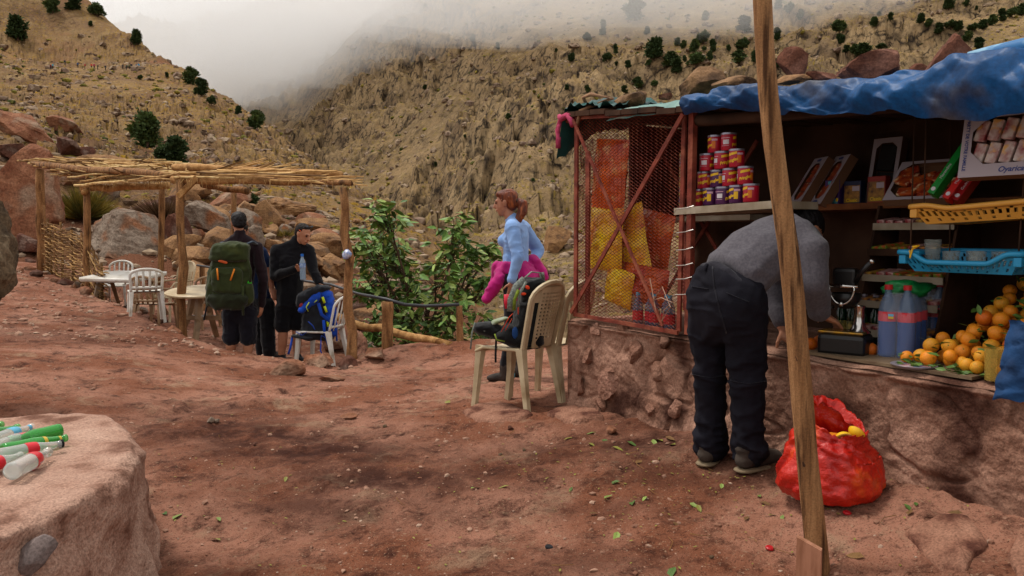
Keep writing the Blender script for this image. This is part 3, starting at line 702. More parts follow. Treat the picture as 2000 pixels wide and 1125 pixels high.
for i in range(4):
    JUN.append((crown_mesh('crown', 50 + i, 1900, M_JUN[i % 2], SH[i % 3]), MB().tube([(0, 0, -.08), (.01, 0, .1), (.02, .01, .35)], [.045, .035, .02], 7).mesh('trunk', M_BARK)))
def juniper(px, py, hpx, fn, y0, y1, label, i, group, wide=1.0, name='juniper_tree'):
    p = march(px, py + hpx * .5, fn, y0, y1); H = hpx * p.y / FPX
    t = thing(name, label, 'tree', p - Vector((0, 0, H * .03)), i * 1.7, group); t.scale = (H * wide * 1.22, H * wide * 1.22, H * 1.03)
    inst('crown', JUN[i % 4][0], t); inst('trunk', JUN[i % 4][1], t); return t
G1 = 'junipers on the left slope'
for i, (px, py, h, w, lab) in enumerate([(288, 258, 64, 1, 'tall rounded dark green juniper in the middle of the near slope'), (345, 302, 62, 1, 'broad juniper just above the cane roof and below the tall rounded one'), (325, 312, 36, 1.1, 'small bushy juniper touching the broad one above the cane roof'),
   (35, 60, 44, .95, 'dark juniper standing near the top edge of the slope above the hikers'), (103, 12, 30, 1, 'juniper high on the slope cut by clear sky behind'), (145, 4, 30, 1.2, 'pale hazy juniper on the skyline at the top of the slope'), (190, 20, 26, 1.1, 'rounded juniper on the skyline where the slope leaves the picture'),
   (267, 74, 26, .95, 'single round juniper on the skyline half way down the ridge'), (373, 149, 30, 1.1, 'upper juniper of the close pair on the ridge'), (394, 170, 30, 1.1, 'lower juniper of the close pair on the ridge'), (414, 203, 18, 1, 'little juniper just below the close pair'), (466, 216, 16, 1, 'little juniper beside a brown rock near the ridge'),
   (501, 236, 34, 1.1, 'dense dark juniper on the ridge against the far cliff'), (579, 281, 15, 1.1, 'small juniper low on the ridge at the cliff foot'), (490, 392, 24, 1.4, 'low green bush on the slope behind the shelter'), (177, 46, 9, 1.1, 'tiny bush on the upper slope below the skyline'), (610, 303, 12, 1.6, 'tiny spreading bush near the gorge mouth'),
   (326, 148, 9, 1.2, 'tiny bush right of the hikers'), (274, 152, 10, 1, 'tiny upright bush below the line of hikers'), (785, 405, 12, 1.5, 'small green bush at the bottom of the ridge by the gorge')]):
    juniper(px, py, h, hill_full, 30, 460, lab, i, G1, w)
G2 = 'junipers on the mountain across the gorge'
LM = [(1240, 21, 40, 1.1), (1178, 55, 28, .6), (1147, 73, 16, 1), (1264, 61, 14, 1), (1378, 32, 17, .9), (1454, 50, 30, 1.2), (1542, 19, 20, 1), (1520, 10, 18, 1), (1563, 36, 18, .8), (1518, 69, 22, .9), (1373, 75, 26, 1), (1323, 82, 14, 1), (1335, 88, 14, 1), (1392, 90, 22, .9), (1449, 89, 26, 1), (1278, 97, 38, 1.1), (1356, 94, 22, 1), (1202, 96, 17, .8), (1185, 112, 18, 1.1), (1116, 114, 15, 1.1), (1309, 117, 26, 1.4), (1321, 131, 26, 1.2), (1359, 122, 28, 1.2), (1386, 115, 18, .8), (1442, 112, 22, 1.4), (1473, 115, 22, .8), (1268, 128, 14, 1.2), (1226, 139, 14, 1.1), (1245, 162, 20, 1.2), (1219, 178, 13, 1.3), (1278, 165, 13, 1.2), (1107, 170, 10, 1.2), (1147, 178, 13, 1), (1204, 127, 8, 1.3), (1375, 104, 10, 1), (1337, 114, 11, .9), (1423, 96, 11, 1), (1518, 126, 18, 1.1), (1639, 57, 26, 1.1), (1641, 78, 19, 1.1), (1708, 47, 19, 1), (1739, 44, 15, 1), (1717, 28, 8, 1), (1853, 9, 20, 1.2), (1888, 7, 13, 1), (1907, 19, 8, 1), (1857, 52, 12, 1), (1687, 97, 22, 1.6), (1670, 102, 16, 1.4), (1653, 114, 13, 1.4), (1722, 96, 11, 1.8), (1798, 71, 17, 1.1), (1813, 73, 15, 1.1), (1834, 71, 19, 1.2), (1856, 66, 17, 1.4), (1872, 62, 17, 1.2), (1890, 74, 18, 1.2), (1912, 85, 20, 1.4), (1900, 54, 15, 1.4), (1919, 48, 17, 1.3), (1938, 40, 19, 1.2), (1957, 30, 22, 1), (1976, 25, 20, 1.1), (1995, 20, 21, 1.1), (924, 82, 12, 1.1), (972, 92, 12, 1), (981, 59, 7, 1), (830, 174, 9, 1.2), (992, 235, 10, 1.3), (851, 323, 9, 1), (1040, 352, 9, 1), (908, 277, 6, 1), (1086, 114, 7, 1), (831, 18, 11, 1.1), (787, 42, 12, 1.7)]
SPECIAL = {0: 'ghostly clump of juniper half lost in the cloud on the mountain', 1: 'narrow upright juniper on the mountain below the cloud', 5: 'large round juniper on the mountain just left of the leaning pole', 15: 'wide dark clump of juniper heading the cluster on the mountain', 20: 'spreading juniper in the middle of the mountain cluster', 22: 'large round juniper at the foot of the mountain cluster', 38: 'upper round juniper of a pair on the mountain right of the pole', 47: 'wide flat juniper right above the roof stones', 28: 'lone juniper on the mountain above the left end of the stall roof', 73: 'tiny juniper on the misty skyline of the far ridge'}
for i, (px, py, h, w) in enumerate(LM):
    juniper(px, py, h, mtn_full, 60, 640, SPECIAL.get(i, 'dark green juniper dotted over the mountain across the gorge'), i, G2, w)

# dry bush by the shelter: a mound of fine blades
def blade_bush(name, label, px, py, hpx, Y, m, n, seed, wide=1.0):
    r = np.random.RandomState(seed); p = march(px, py + hpx * .5, land, 8, 90); Y = p.y; H = hpx * Y / FPX; V = []; F = []
    for i in range(n):
        a = r.uniform(0, 6.28); el = r.uniform(.15, 1.45); u = np.array((math.cos(a) * math.cos(el) * wide, math.sin(a) * math.cos(el) * wide, math.sin(el))); l = H * r.uniform(.55, 1.05)
        s = np.array((math.cos(a) * .12 * H * r.rand(), math.sin(a) * .12 * H * r.rand(), 0)); w = np.cross(u, r.normal(size=3)); w = w / np.linalg.norm(w) * H * .014; k = len(V)
        V += [s + u * l * .25 - w, s + u * l * .25 + w, s + u * l]; F.append((k, k + 1, k + 2))
    t = thing(name, label, 'bush', p); b = MB(); b.add(V, F); b.build('foliage', m, t); MB().tube([(0, 0, -.1), (0, 0, H * .2)], [.03, .02], 6).build('stem', M_BARK, t); return t
M_DRY = mat('dry_blades', '#8a7430', '#5f5524', scale=3, rough=.9, c3='#4a4a22', s3=4, t3=(.5, .6), spec=.1)
M_BRN = mat('brown_twigs', '#6b4f36', '#4a3828', scale=3, rough=.9, spec=.1)
blade_bush('dry_bush', 'rounded yellow green dry bush behind the left shelter post', 165, 398, 70, 21.5, M_DRY, 2600, 3, 1.1)
blade_bush('dry_brush', 'brown brush hanging over the rock behind the shelter', 320, 408, 60, 22.5, M_BRN, 1500, 4, 1.8)
blade_bush('grass_clump', 'yellow green grass clump growing between tan rocks behind the bottle man', 558, 452, 22, 20, M_DRY, 260, 6, 1.5)
blade_bush('grass_clump', 'bright grass clump on the ledge above the two men', 592, 405, 18, 24, M_DRY, 260, 7, 1.6)
blade_bush('grass_clump', 'small grass clump right of the man holding the bottle', 636, 486, 16, 18, M_DRY, 220, 8, 1.6)

# ---------------------------------------------------------------- leafy walnut tree below the path edge
M_LF = [mat('leaf_green', '#65853a', '#49692a', scale=20, rough=.5, spec=.35, rand=.25), mat('leaf_light', '#919f52', '#738a40', scale=20, rough=.5, spec=.35, rand=.2), mat('leaf_dark', '#47632d', '#344d21', scale=20, rough=.5, spec=.3, rand=.2)]
def leaf_geo(l=1.0, w=.42, bend=.18):
    V = [(0, 0, 0), (l * .3, -w * .46, .03), (l * .3, w * .46, .03), (l * .3, 0, -.02), (l * .68, -w * .40, -.03 - bend * .3), (l * .68, w * .40, -.03 - bend * .3), (l * .68, 0, -.06 - bend * .3), (l, 0, -bend)]
    return V, [(0, 1, 3), (0, 3, 2), (1, 4, 6, 3), (3, 6, 5, 2), (4, 7, 6), (6, 7, 5)]
WB = [(752, 428, 40), (738, 468, 52), (712, 486, 30), (768, 500, 52), (740, 545, 55), (716, 560, 30), (800, 560, 45), (900, 440, 26), (890, 480, 48), (932, 500, 40), (965, 490, 18), (850, 540, 50), (905, 560, 55), (955, 560, 30), (760, 612, 60), (830, 610, 60), (890, 625, 55), (945, 640, 35), (800, 660, 55), (870, 668, 50), (735, 660, 30)]
wt = thing('walnut_tree', 'leafy green walnut tree rising from below the path edge behind the railing', 'tree', P(820, 900, 12.2))
rw = np.random.RandomState(7); fork = P(815, 705, 12.0); cents = []
tb = MB(); tb.tube([P(822, 900, 12.2), P(812, 800, 12.1), fork], [.09, .075, .06], 8)
tb.build('trunk', M_BARK, wt, world=True)
br = MB()
leafs = []
for i, (px, py, r) in enumerate(WB):
    c = P(px, py, 11.6 + rw.uniform(-.7, .7)); k = 11.6 / FPX
    mid = fork.lerp(c, .55) + Vector((rw.uniform(-.15, .15), rw.uniform(-.15, .15), rw.uniform(-.1, .15)))
    br.tube([fork, mid, c + Vector((0, 0, r * k * .5))], [.035, .02, .008], 6)
    for j in range(int(r * .54)):
        d = Vector(rw.normal(size=3)); d.normalize(); e = c + Vector((d.x, d.y * 1.0, d.z)) * r * k * rw.uniform(.35, 1.05)
        br.tube([mid.lerp(c, rw.uniform(.5, 1.0)), e], [.006, .003], 4, cap=False)
        for q in range(rw.randint(4, 7)):
            a = rw.uniform(0, 6.28); u = Vector((math.cos(a), math.sin(a) * .8, rw.uniform(-.75, .35))).normalized(); leafs.append((e + u * .03, u, rw.uniform(.12, .20), 2 if rw.rand() < .25 else (1 if rw.rand() < .45 else 0)))
br.build('branches', M_BARK, wt, world=True)
def leaf_mat(p, u, s, roll):
    x = Vector(u); y = Vector((0, 0, 1)).cross(x); y = y.normalized() if y.length > 1e-3 else Vector((0, 1, 0)); z = x.cross(y)
    R3 = Matrix((x, y, z)).transposed().to_4x4(); return Matrix.Translation(p) @ R3 @ Matrix.Rotation(roll, 4, 'X') @ Matrix.Scale(s, 4)
rw.shuffle(leafs) if False else None
order = sorted(range(len(leafs)), key=lambda i: leafs[i][0].y)
LV, LFc = leaf_geo(); lme = [MB().add(LV, LFc).mesh('leaf', m) for m in M_LF]; inv = WM[wt.name].inverted()
big = [MB(), MB(), MB()]
step = max(1, len(order) // 280)
for n_, i in enumerate(order):
    p, u, s, mi = leafs[i]; M = leaf_mat(p, u, s, rw.uniform(-.9, .9))
    if n_ < 280: inst('leaf', lme[mi], wt, inv @ M)
    else: big[mi].add(LV, LFc, 0, M)
for mi in range(3): o = big[mi].build('foliage', M_LF[mi], wt, world=True); o['kind'] = 'stuff'
# leafy sprigs low on the slope by the terrace
for i, (px, py, r, Y, lab) in enumerate([(700, 690, 22, 10.5, 'small leafy sprig at the foot of the railing'), (600, 300, 1, 100, '')][:1]):
    t = thing('leafy_plant', lab, 'plant', P(px, py, Y)); b = MB()
    for j in range(60):
        d = Vector(rw.normal(size=3)).normalized(); b.add(LV, LFc, 0, leaf_mat(d * r * Y / FPX * rw.rand(), Vector((d.x, d.y, .2)).normalized(), .09, 0))
    o = b.build('foliage', M_LF[0], t)

# ---------------------------------------------------------------- cane shelter, wattle fence, railing
M_LOG = mat('pole_wood', '#9a7048', '#6e4a2c', scale=7, rough=.85, bump=.5, bscale=22, stretch=(3, 3, .5), c3='#4f3520', s3=5, t3=(.54, .68), spec=.2, grit=0.4, gscale=60)
M_LOGL = mat('pole_wood_light', '#b98e5c', '#8f6538', scale=8, rough=.85, bump=.5, bscale=22, c3='#6b4726', s3=6, t3=(.56, .7), spec=.2, grit=0.4, gscale=60)
M_CANE = [mat('cane', '#b48f5c', '#8a6538', scale=9, rough=.8, spec=.2, rand=.22), mat('cane_dark', '#7a5832', '#543a20', scale=9, rough=.85, spec=.2, rand=.25), mat('cane_pale', '#ccb07c', '#a8834e', scale=9, rough=.8, spec=.2, rand=.15)]
def log_pts(a, b, n=7, wob=.02, seed=0):
    r = random.Random(seed); a, b = Vector(a), Vector(b); out = []
    for i in range(n):
        t = i / (n - 1); q = a.lerp(b, t)
        if 0 < i < n - 1: q += Vector((r.uniform(-wob, wob), r.uniform(-wob, wob), r.uniform(-wob, wob)))
        out.append(q)
    return out
def log(name, a, b, r0, r1, parent, m=M_LOG, seed=0, wob=.02, n=7):
    rr = random.Random(seed + 5); pts = log_pts(a, b, n, wob, seed)
    mb = MB(); mb.tube(pts, [(r0 + (r1 - r0) * i / (n - 1)) * rr.uniform(.92, 1.08) for i in range(n)], 10, jit=.10, seed=seed); return mb.build(name, m, parent, smooth=True, world=True)
sh = thing('cane_shelter', 'rough timber shelter with a sagging roof of dry canes over the terrace', 'shelter', P(360, 640, 10.6))
def gd(p): return Vector((p.x, p.y, gz(p.x, p.y) - .1))
F1t, F2t, F3t = P(671, 366, 8.9), P(353, 352, 10.4), P(78, 330, 15.5)
B3t, B2t, B1t = P(169, 368, 13.4), P(316, 364, 13.6), P(457, 372, 12.6)
log('post', gd(P(692, 712, 8.85)), F1t, .060, .045, sh, M_LOG, 3, .035, 9)
log('post', gd(P(357, 640, 10.4)), F2t, .062, .05, sh, M_LOG, 4, .02)
log('post', gd(P(80, 528, 15.5)), F3t, .085, .075, sh, M_LOG, 5, .02)
log('post', gd(P(172, 600, 13.4)), B3t, .060, .055, sh, M_LOG, 6, .02)
log('post', gd(P(315, 600, 13.6)), B2t, .055, .05, sh, M_LOG, 7, .015)
log('post', gd(P(457, 560, 12.6)), B1t, .05, .045, sh, M_LOG, 8, .015)
log('beam', P(340, 327, 11.2), P(666, 341, 9.7), .052, .045, sh, M_LOGL, 11, .02)
log('beam', P(338, 351, 10.5), P(602, 354, 9.5), .055, .045, sh, M_LOGL, 12, .015)
log('beam', P(596, 354, 9.4), P(686, 358, 8.85), .035, .030, sh, M_LOG, 13, .01)
log('beam', P(66, 321, 15.6), P(352, 347, 10.6), .06, .05, sh, M_LOG, 14, .03)
log('beam', P(160, 368, 13.5), P(330, 362, 13.4), .06, .055, sh, M_LOGL, 15, .02)
log('beam', P(395, 360, 12.6), P(484, 374, 12.2), .055, .05, sh, M_LOG, 16, .015)
log('beam', P(163, 377, 13.3), P(200, 352, 13.9), .045, .04, sh, M_LOGL, 17, .01)
mb = MB(); a, bb = P(350, 384, 10.25), P(384, 346, 10.2); d = (bb - a)
mb.box((d.length, .05, .075), (a + bb) / 2, (0, -math.atan2(d.z, d.x), 0), bev=.006); mb.build('brace', M_LOGL, sh, world=True)
CM = []
for i in range(9):
    r = random.Random(i); n = 6; pts = [(t / (n - 1), r.uniform(-.006, .006), r.uniform(-.012, .012)) for t in range(n)]; mb = MB()
    mb.tube(pts, [r.uniform(.9, 1.1) * .5 for _ in range(n)], 5); v = np.concatenate(mb.v)
    # slender: keep the length axis, unit radius is set by the scale of y and z
    CM.append((pts, i))
def cane(a, b, rad, m, parent, seed):
    r = random.Random(seed); a, b = Vector(a), Vector(b); n = 6; L_ = (b - a).length; pts = []
    for i in range(n): t = i / (n - 1); pts.append(a.lerp(b, t) + Vector((0, r.uniform(-1, 1), r.uniform(-1, 1))) * L_ * .008)
    mb = MB(); mb.tube(pts, [rad * q for q in (1, 1.05, 1, .95, .85, .6)], 5); return mb.build('cane', m, parent, world=True)
rc = random.Random(21)
def roof(NL, NR, FL, FR, rows, per, rad, seed, over=.10):
    r = random.Random(seed)
    for i in range(rows):
        v = (i + r.uniform(-.3, .3)) / (rows - 1); v = min(1, max(0, v))
        A = NL.lerp(FL, v); B = NR.lerp(FR, v)
        for j in range(per):
            t0 = j / per - r.uniform(0, .22); t1 = (j + 1) / per + r.uniform(0, .22)
            t0 = max(-.03 - over * r.random(), t0); t1 = min(1.02 + over * r.random(), t1)
            lift = Vector((r.uniform(-.05, .05), r.uniform(-.08, .08), .02 + r.uniform(-.02, .07) + .035 * (j % 2)))
            cane(A.lerp(B, t0) + lift, A.lerp(B, t1) + lift + Vector((0, 0, r.uniform(-.03, .05))), rad * r.uniform(.7, 1.3), M_CANE[0 if r.random() < .5 else (2 if r.random() < .6 else 1)], sh, seed * 1000 + i * 10 + j)
roof(P(172, 366, 13.3), P(352, 353, 10.35), P(62, 319, 15.8), P(400, 333, 12.6), 30, 3, .016, 1)
roof(P(346, 352, 10.3), P(690, 359, 8.85), P(372, 336, 12.6), P(575, 348, 11.4), 17, 3, .013, 2, .10)
for i in range(46):      # ragged canes with their ends in the air
    t = rc.random(); a = P(rc.uniform(390, 500), rc.uniform(335, 345), rc.uniform(10.3, 11.6)); b_ = a + Vector((rc.uniform(.25, .75), rc.uniform(-.3, .2), rc.uniform(.02, .20)))
    cane(a, b_, rc.uniform(.007, .014), M_CANE[rc.choice((0, 0, 1, 2))], sh, 5000 + i)
for i in range(90):     # broken pieces lying any way on the left part
    u, v_ = rc.random(), rc.random(); a = P(172, 366, 13.3).lerp(P(352, 353, 10.35), u).lerp(P(62, 319, 15.8).lerp(P(400, 333, 12.6), u), v_) + Vector((0, 0, rc.uniform(.06, .12))); b_ = a + Vector((rc.uniform(-.45, .45), rc.uniform(-.45, .45), rc.uniform(-.02, .07)))
    cane(a, b_, rc.uniform(.006, .014), M_CANE[rc.choice((0, 1, 1, 2))], sh, 5400 + i)
for i in range(14):
    a = P(rc.uniform(600, 660), rc.uniform(346, 356), rc.uniform(9.0, 9.5)); cane(a, a + Vector((rc.uniform(.2, .42), rc.uniform(-.1, .1), rc.uniform(-.05, .05))), rc.uniform(.006, .011), M_CANE[rc.choice((0, 1, 2))], sh, 5200 + i)
hang = MB()
for i in range(70):
    u = rc.random(); a = P(172, 366, 13.2).lerp(P(352, 356, 10.3), u) if rc.random() < .5 else P(346, 357, 10.2).lerp(P(690, 362, 8.85), u)
    hang.tube([a + Vector((0, 0, .05)), a + Vector((rc.uniform(-.04, .04), rc.uniform(-.04, .04), -rc.uniform(.0, .09)))], [.006, .002], 4)
o = hang.build('straw_ends', M_CANE[0], sh, world=True); o['kind'] = 'stuff'
# rag tied to the corner post
def rag(name, label, c, r, m, seed, cat='rag'):
    v, f = rock_geo(seed, (r, r, r * 1.25), 0, 3, .55); b = MB(); b.add(v, f); o = b.build(name, m, smooth=True); o.location = c; return tag(o, label, cat)
rag('plastic_bag', 'white and blue plastic bag knotted round the corner post', P(678, 497, 8.82), .046, mat('bag_plastic', '#b8b8c4', '#5f74a8', scale=34, rough=.35, spec=.5), 77, 'bag')
# wattle fence
wf = thing('wattle_fence', 'low fence of woven twigs between upright stakes beside the path', 'fence', P(128, 555, 14.2))
FA, FB = P(70, 0, 15.4), P(184, 0, 12.9)
def fpt(t, z): 
    x = FA.x + (FB.x - FA.x) * t; y = FA.y + (FB.y - FA.y) * t; return Vector((x, y, gz(x, y) + z))
STK = [(.0, 1.30), (.06, 1.05), (.12, .98), (.20, .95), (.32, 1.05), (.52, .92), (.68, .93), (.86, .90), (.98, .86)]
for i, (t, h) in enumerate(STK): log('stake', fpt(t, -.15), fpt(t + rc.uniform(-.01, .01), h), .028, .02, wf, M_CANE[1] if i % 3 else M_LOG, 30 + i, .012, 5)
for i in range(40):
    z0 = .03 + i * .0215; h0 = z0
    for j in range(2):
        ta = (-.03 if j == 0 else .42) + rc.uniform(-.06, .06); tb = (.58 if j == 0 else 1.02) + rc.uniform(-.05, .06); pts = []
        for k in range(14):
            t = ta + (tb - ta) * k / 13; q = fpt(min(1.05, t), z0 * (1.14 - .22 * min(1, max(0, t))) + rc.uniform(-.006, .006))
            side = math.sin((t * 7.5 + i * .5) * PI * 2 / 2) * .045; q += Vector((-.72, -.69, 0)) * side; pts.append(q)
        mb = MB(); mb.tube(pts, [rc.uniform(.008, .0125)] * 14, 5, jit=.2, seed=i); mb.build('rod', M_CANE[rc.choice((0, 1, 1, 1, 0))], wf, world=True)
# railing
rl = thing('railing', 'rustic railing of short posts with a black hose and a long crooked pole', 'railing', P(757, 705, 9.2))
log('post', gd(P(757, 712, 9.2)), P(757, 589, 9.2), .068, .066, rl, M_LOG, 61, .004)
log('post', gd(P(899, 690, 9.35)), P(897, 597, 9.35), .042, .040, rl, M_LOG, 62, .004)
log('post', gd(P(648, 640, 11.2)), P(647, 560, 11.2), .05, .045, rl, M_LOG, 63, .004)
log('post', gd(P(395, 560, 14.5)), P(395, 520, 14.5), .05, .045, rl, M_LOG, 64, .004)
log('pole', P(590, 606, 11.4), P(880, 674, 9.2), .06, .045, rl, M_LOGL, 65, .03, 11)
M_HOSE = mat('black_hose', '#26262a', rough=.38, spec=.5)
mb = MB(); hp = [P(385, 518, 14.5), P(470, 532, 13.5), P(560, 544, 12.2), P(647, 556, 11.2), P(700, 574, 10.2), P(757, 585, 9.18), P(790, 595, 9.2), P(830, 598, 9.25), P(897, 595, 9.33)]
mb.tube(hp, .02, 8); mb.build('hose', M_HOSE, rl, smooth=True, world=True)

# ---------------------------------------------------------------- plastic tables and chairs
M_PW = mat('plastic_white', '#d8d5ce', '#bdb6a8', scale=5, rough=.42, spec=.4, c3='#8c7b66', s3=7, t3=(.60, .78))
M_PC = mat('plastic_cream', '#c7b594', '#a38e6c', scale=5, rough=.45, spec=.4, c3='#8a7152', s3=6, t3=(.58, .75))
M_PT = mat('plastic_tan', '#a08262', '#7c6248', scale=5, rough=.5, spec=.35, c3='#6a5540', s3=6, t3=(.58, .75))
def back_pt(u, z, H, w0=.19, w1=.205):
    """u -1..1 across, z height above the seat 0..H; leans back and is slightly dished"""
    w = w0 + (w1 - w0) * z / H; return (u * w, -.20 - .24 * z - .035 * (1 - u * u) + .0, .43 + z)
def chair(label, loc, rotz, m, style='perf', H=.42, arms=False, group='plastic garden chairs'):
    t = thing('plastic_chair', label, 'chair', loc, rotz, group); th = .008
    def seat_fn(u, v): 
        x = (u - .5) * .42 * (1 - .10 * (1 - v)); y = -.20 + .41 * v; return (x, y, .43 - .018 * math.sin(PI * u) * math.sin(PI * v) - .03 * max(0, v - .85) / .15)
    b = MB(); b.grid(seat_fn, 10, 10); b.grid(lambda u, v: tuple(np.array(seat_fn(u, v)) - (0, 0, .012)), 10, 10)
    rim = [seat_fn(0, v / 6) for v in range(7)] + [seat_fn(u / 6, 1) for u in range(1, 7)] + [seat_fn(1, 1 - v / 6) for v in range(1, 7)]
    b.tube([(x, y, z - .012) for x, y, z in rim], .013, 6); b.build('seat', m, t, smooth=True)
    for sx in (-1, 1):
        for sy in (-1, 1):
            lb = MB(); top = Vector((sx * .185, .185 if sy > 0 else -.185, .425)); bot = Vector((sx * .215, .225 if sy > 0 else -.265, 0))
            pts = [top.lerp(bot, k / 5) for k in range(6)]; lb.tube(pts, [.042, .036, .032, .029, .027, .026], 4, flat=.7, up=(1, 1, 0)); lb.build('leg', m, t)
    bk = MB(); N_ = 14
    def arch(s):   # outline of the back, s 0..1 from one foot of it over the top to the other
        if s < .3: return back_pt(-1, H * (s / .3) * .72 , H)
        if s > .7: return back_pt(1, H * ((1 - s) / .3) * .72, H)
        a = PI - PI * (s - .3) / .4; return back_pt(math.cos(a), H * (.72 + .28 * math.sin(a)), H)
    pts = [arch(i / 28) for i in range(29)]; bk.tube(pts, .020, 6, flat=.8)
    if style == 'perf':
        def pf(u, v): return back_pt((u - .5) * 1.24, v * H * .93, H)
        sk = lambda i, j: (i % 2 == 1 and j % 2 == 1 and 5 <= j <= 29 and 1 <= i <= 11)
        bk.grid(pf, 13, 33, skip=sk); bk.grid(lambda u, v: tuple(np.array(pf(u, v)) + (0, -.008, 0)), 13, 33, skip=sk)
        def cap(u, v): return back_pt((u - .5) * 2 * .97, H * (.70 + .28 * math.sqrt(max(0, 1 - (2 * u - 1) ** 2)) * v + .02 * v), H)
        bk.grid(cap, 16, 4)
        for sx in (-1, 1): bk.grid(lambda u, v: back_pt(sx * (1 - .20 * u), H * .76 * v, H), 2, 8)
    else:
        for k in range(4):
            u = -.62 + .413 * k; bk.tube([back_pt(u * (1 - .0), 0.0, H), back_pt(u, H * .4, H), back_pt(u * .96, H * (.72 + .26 * math.sqrt(1 - u * u)), H)], .017, 5, flat=.45)
        bk.tube([back_pt(-.95, .05, H), back_pt(0, .05, H), back_pt(.95, .05, H)], .018, 6)
    bk.build('backrest', m, t, smooth=(style != 'perf'))
    if arms:
        for sx in (-1, 1):
            ab = MB(); ab.tube([back_pt(sx, .22, H), (sx * .25, -.05, .64), (sx * .25, .15, .62), (sx * .235, .20, .55), (sx * .205, .19, .42)], .019, 6, flat=.8); ab.build('armrest', m, t, smooth=True)
    return t
def gl(px, py_any, Y):
    q = P(px, 500, Y); return Vector((q.x, q.y, gz(q.x, q.y) - .005))
chair('white arch backed chair facing the camera behind the square table', gl(226, 0, 14.5), PI + .15, M_PW, 'slat', .40, True)
chair('cream high backed chair with a perforated back behind the middle shelter post', gl(334, 0, 13.0), PI - .5, M_PC, 'perf', .52, True)
chair('tan slatted chair seen from behind at the square table', gl(300, 0, 11.7), -.15, M_PT, 'slat', .40, True)
chair('white chair whose low curved back just shows above the terrace edge', gl(282, 0, 10.9), .5, M_PW, 'slat', .30, False)
chair('brown slatted chair behind the round table', gl(384, 0, 12.4), PI - .2, M_PT, 'slat', .36, True)
CH_F = chair('white slatted chair carrying the blue backpack', gl(624, 0, 9.55), D(78), M_PW, 'slat', .40, False)
CH_G = chair('dirty cream chair with a perforated back holding the black backpack', gl(1008, 0, 5.25), D(52), M_PC, 'perf', .44, False); CH_G.scale = (.88, .90, .96)
chair('second cream chair tucked between the black backpack chair and the stall wall', gl(1070, 0, 5.55), D(56), M_PC, 'perf', .44, False).scale = (.92, .92, .96)
def rect_table(label, loc, rotz):
    t = thing('plastic_table', label, 'table', loc, rotz, 'plastic tables'); b = MB()
    poly = [(-.62, -.30), (-.52, -.40), (.52, -.40), (.62, -.30), (.62, .30), (.52, .40), (-.52, .40), (-.62, .30)]; b.prism(poly, .03, 0, Matrix.Translation((0, 0, .69)))
    b.box((1.1, .7, .03), (0, 0, .675)); b.build('tabletop', M_PW, t)
    for sx in (-1, 1):
        for sy in (-1, 1):
            lb = MB(); lb.tube([(sx * .40, sy * .10, .68), (sx * .50, sy * .33, 0)], [.055, .04], 4, flat=.5); lb.build('leg', M_PT, t)
    return t
rect_table('cream square cornered plastic table under the left part of the cane roof', gl(248, 0, 13.1), -.35).rotation_euler = (D(7), 0, -.35)
def round_table(label, loc):
    t = thing('plastic_table', label, 'table', loc, .0, 'plastic tables'); b = MB(); b.lathe([(0, .70), (.46, .70), (.475, .715), (.475, .73), (.46, .738), (0, .735)], 32); b.build('tabletop', M_PC, t, smooth=False)
    for k in range(4):
        a = k * PI / 2; lb = MB(); lb.tube([(math.cos(a) * .12, math.sin(a) * .12, .70), (math.cos(a) * .22, math.sin(a) * .22, .36), (math.cos(a) * .40, math.sin(a) * .40, 0)], [.05, .045, .04], 4, flat=.5); lb.build('leg', M_PT, t)
    lb = MB(); lb.box((.5, .05, .06), (0, 0, .36)); lb.box((.05, .496, .058), (0, 0, .36)); lb.build('crossbar', M_PT, t); return t
round_table('round cream plastic table beside the man with the green backpack', gl(398, 0, 10.75)).rotation_euler = (D(6), 0, 0)

# ---------------------------------------------------------------- the stall
SA = Vector((.386, 5.0, 0)); SU = Vector((.5, -.866025, 0)); SN = Vector((.866025, .5, 0)); SROT = -PI / 3
def Wl(s, t, z): return SA + SU * s + SN * t + Vector((0, 0, z))
def PSl(px, py, t):
    """(s, z) where a view ray meets the plane at depth t inside the stall front"""
    d = ray(px, py); a = SA + SN * t; k = a.dot(SN) / d.dot(SN); w = Vector((0, 0, CZ)) + d * k; return (w - a).dot(SU), w.z
def PSw(px, py, t): s, z = PSl(px, py, t); return Wl(s, t, z)
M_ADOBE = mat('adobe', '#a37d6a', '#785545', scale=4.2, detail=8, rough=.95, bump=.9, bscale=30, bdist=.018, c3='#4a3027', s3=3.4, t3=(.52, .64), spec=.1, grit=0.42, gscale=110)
M_MUDSHADE = mat('mud_inner_shade', '#4f392d', '#33241c', scale=3, rough=.95, bump=.5, bscale=14, spec=.08)  # inner wall mud, its colour darkened to stand in for the stall's shade
M_ADOBE2 = mat('adobe_stone', '#97705f', '#7a5646', scale=6, detail=8, rough=.95, bump=1.0, bscale=26, bdist=.03, spec=.1, grit=0.42, gscale=110)
M_DARKW = mat('dark_wood', '#4a3224', '#2e1f17', scale=6, rough=.85, bump=.4, bscale=20, spec=.15)
M_SHELF = mat('shelf_white', '#a59886', '#85755f', scale=8, rough=.8, bump=.3, bscale=30, spec=.2)
M_SHELFW = mat('shelf_wood', '#7c4a2a', '#55301b', scale=8, rough=.8, bump=.3, bscale=30, spec=.2)
M_RUST = mat('rusty_iron', '#80382a', '#5a271d', scale=16, rough=.75, bump=.4, bscale=60, c3='#8a4a36', s3=9, t3=(.5, .65), spec=.25)
M_WIRE = mat('steel_wire', '#a8a29c', rough=.4, metal=.8)
stall = thing('market_stall', 'low mud walled refreshment stall with open dark front and tarpaulin roof', 'stall', SA, SROT)
TOPZ = .572
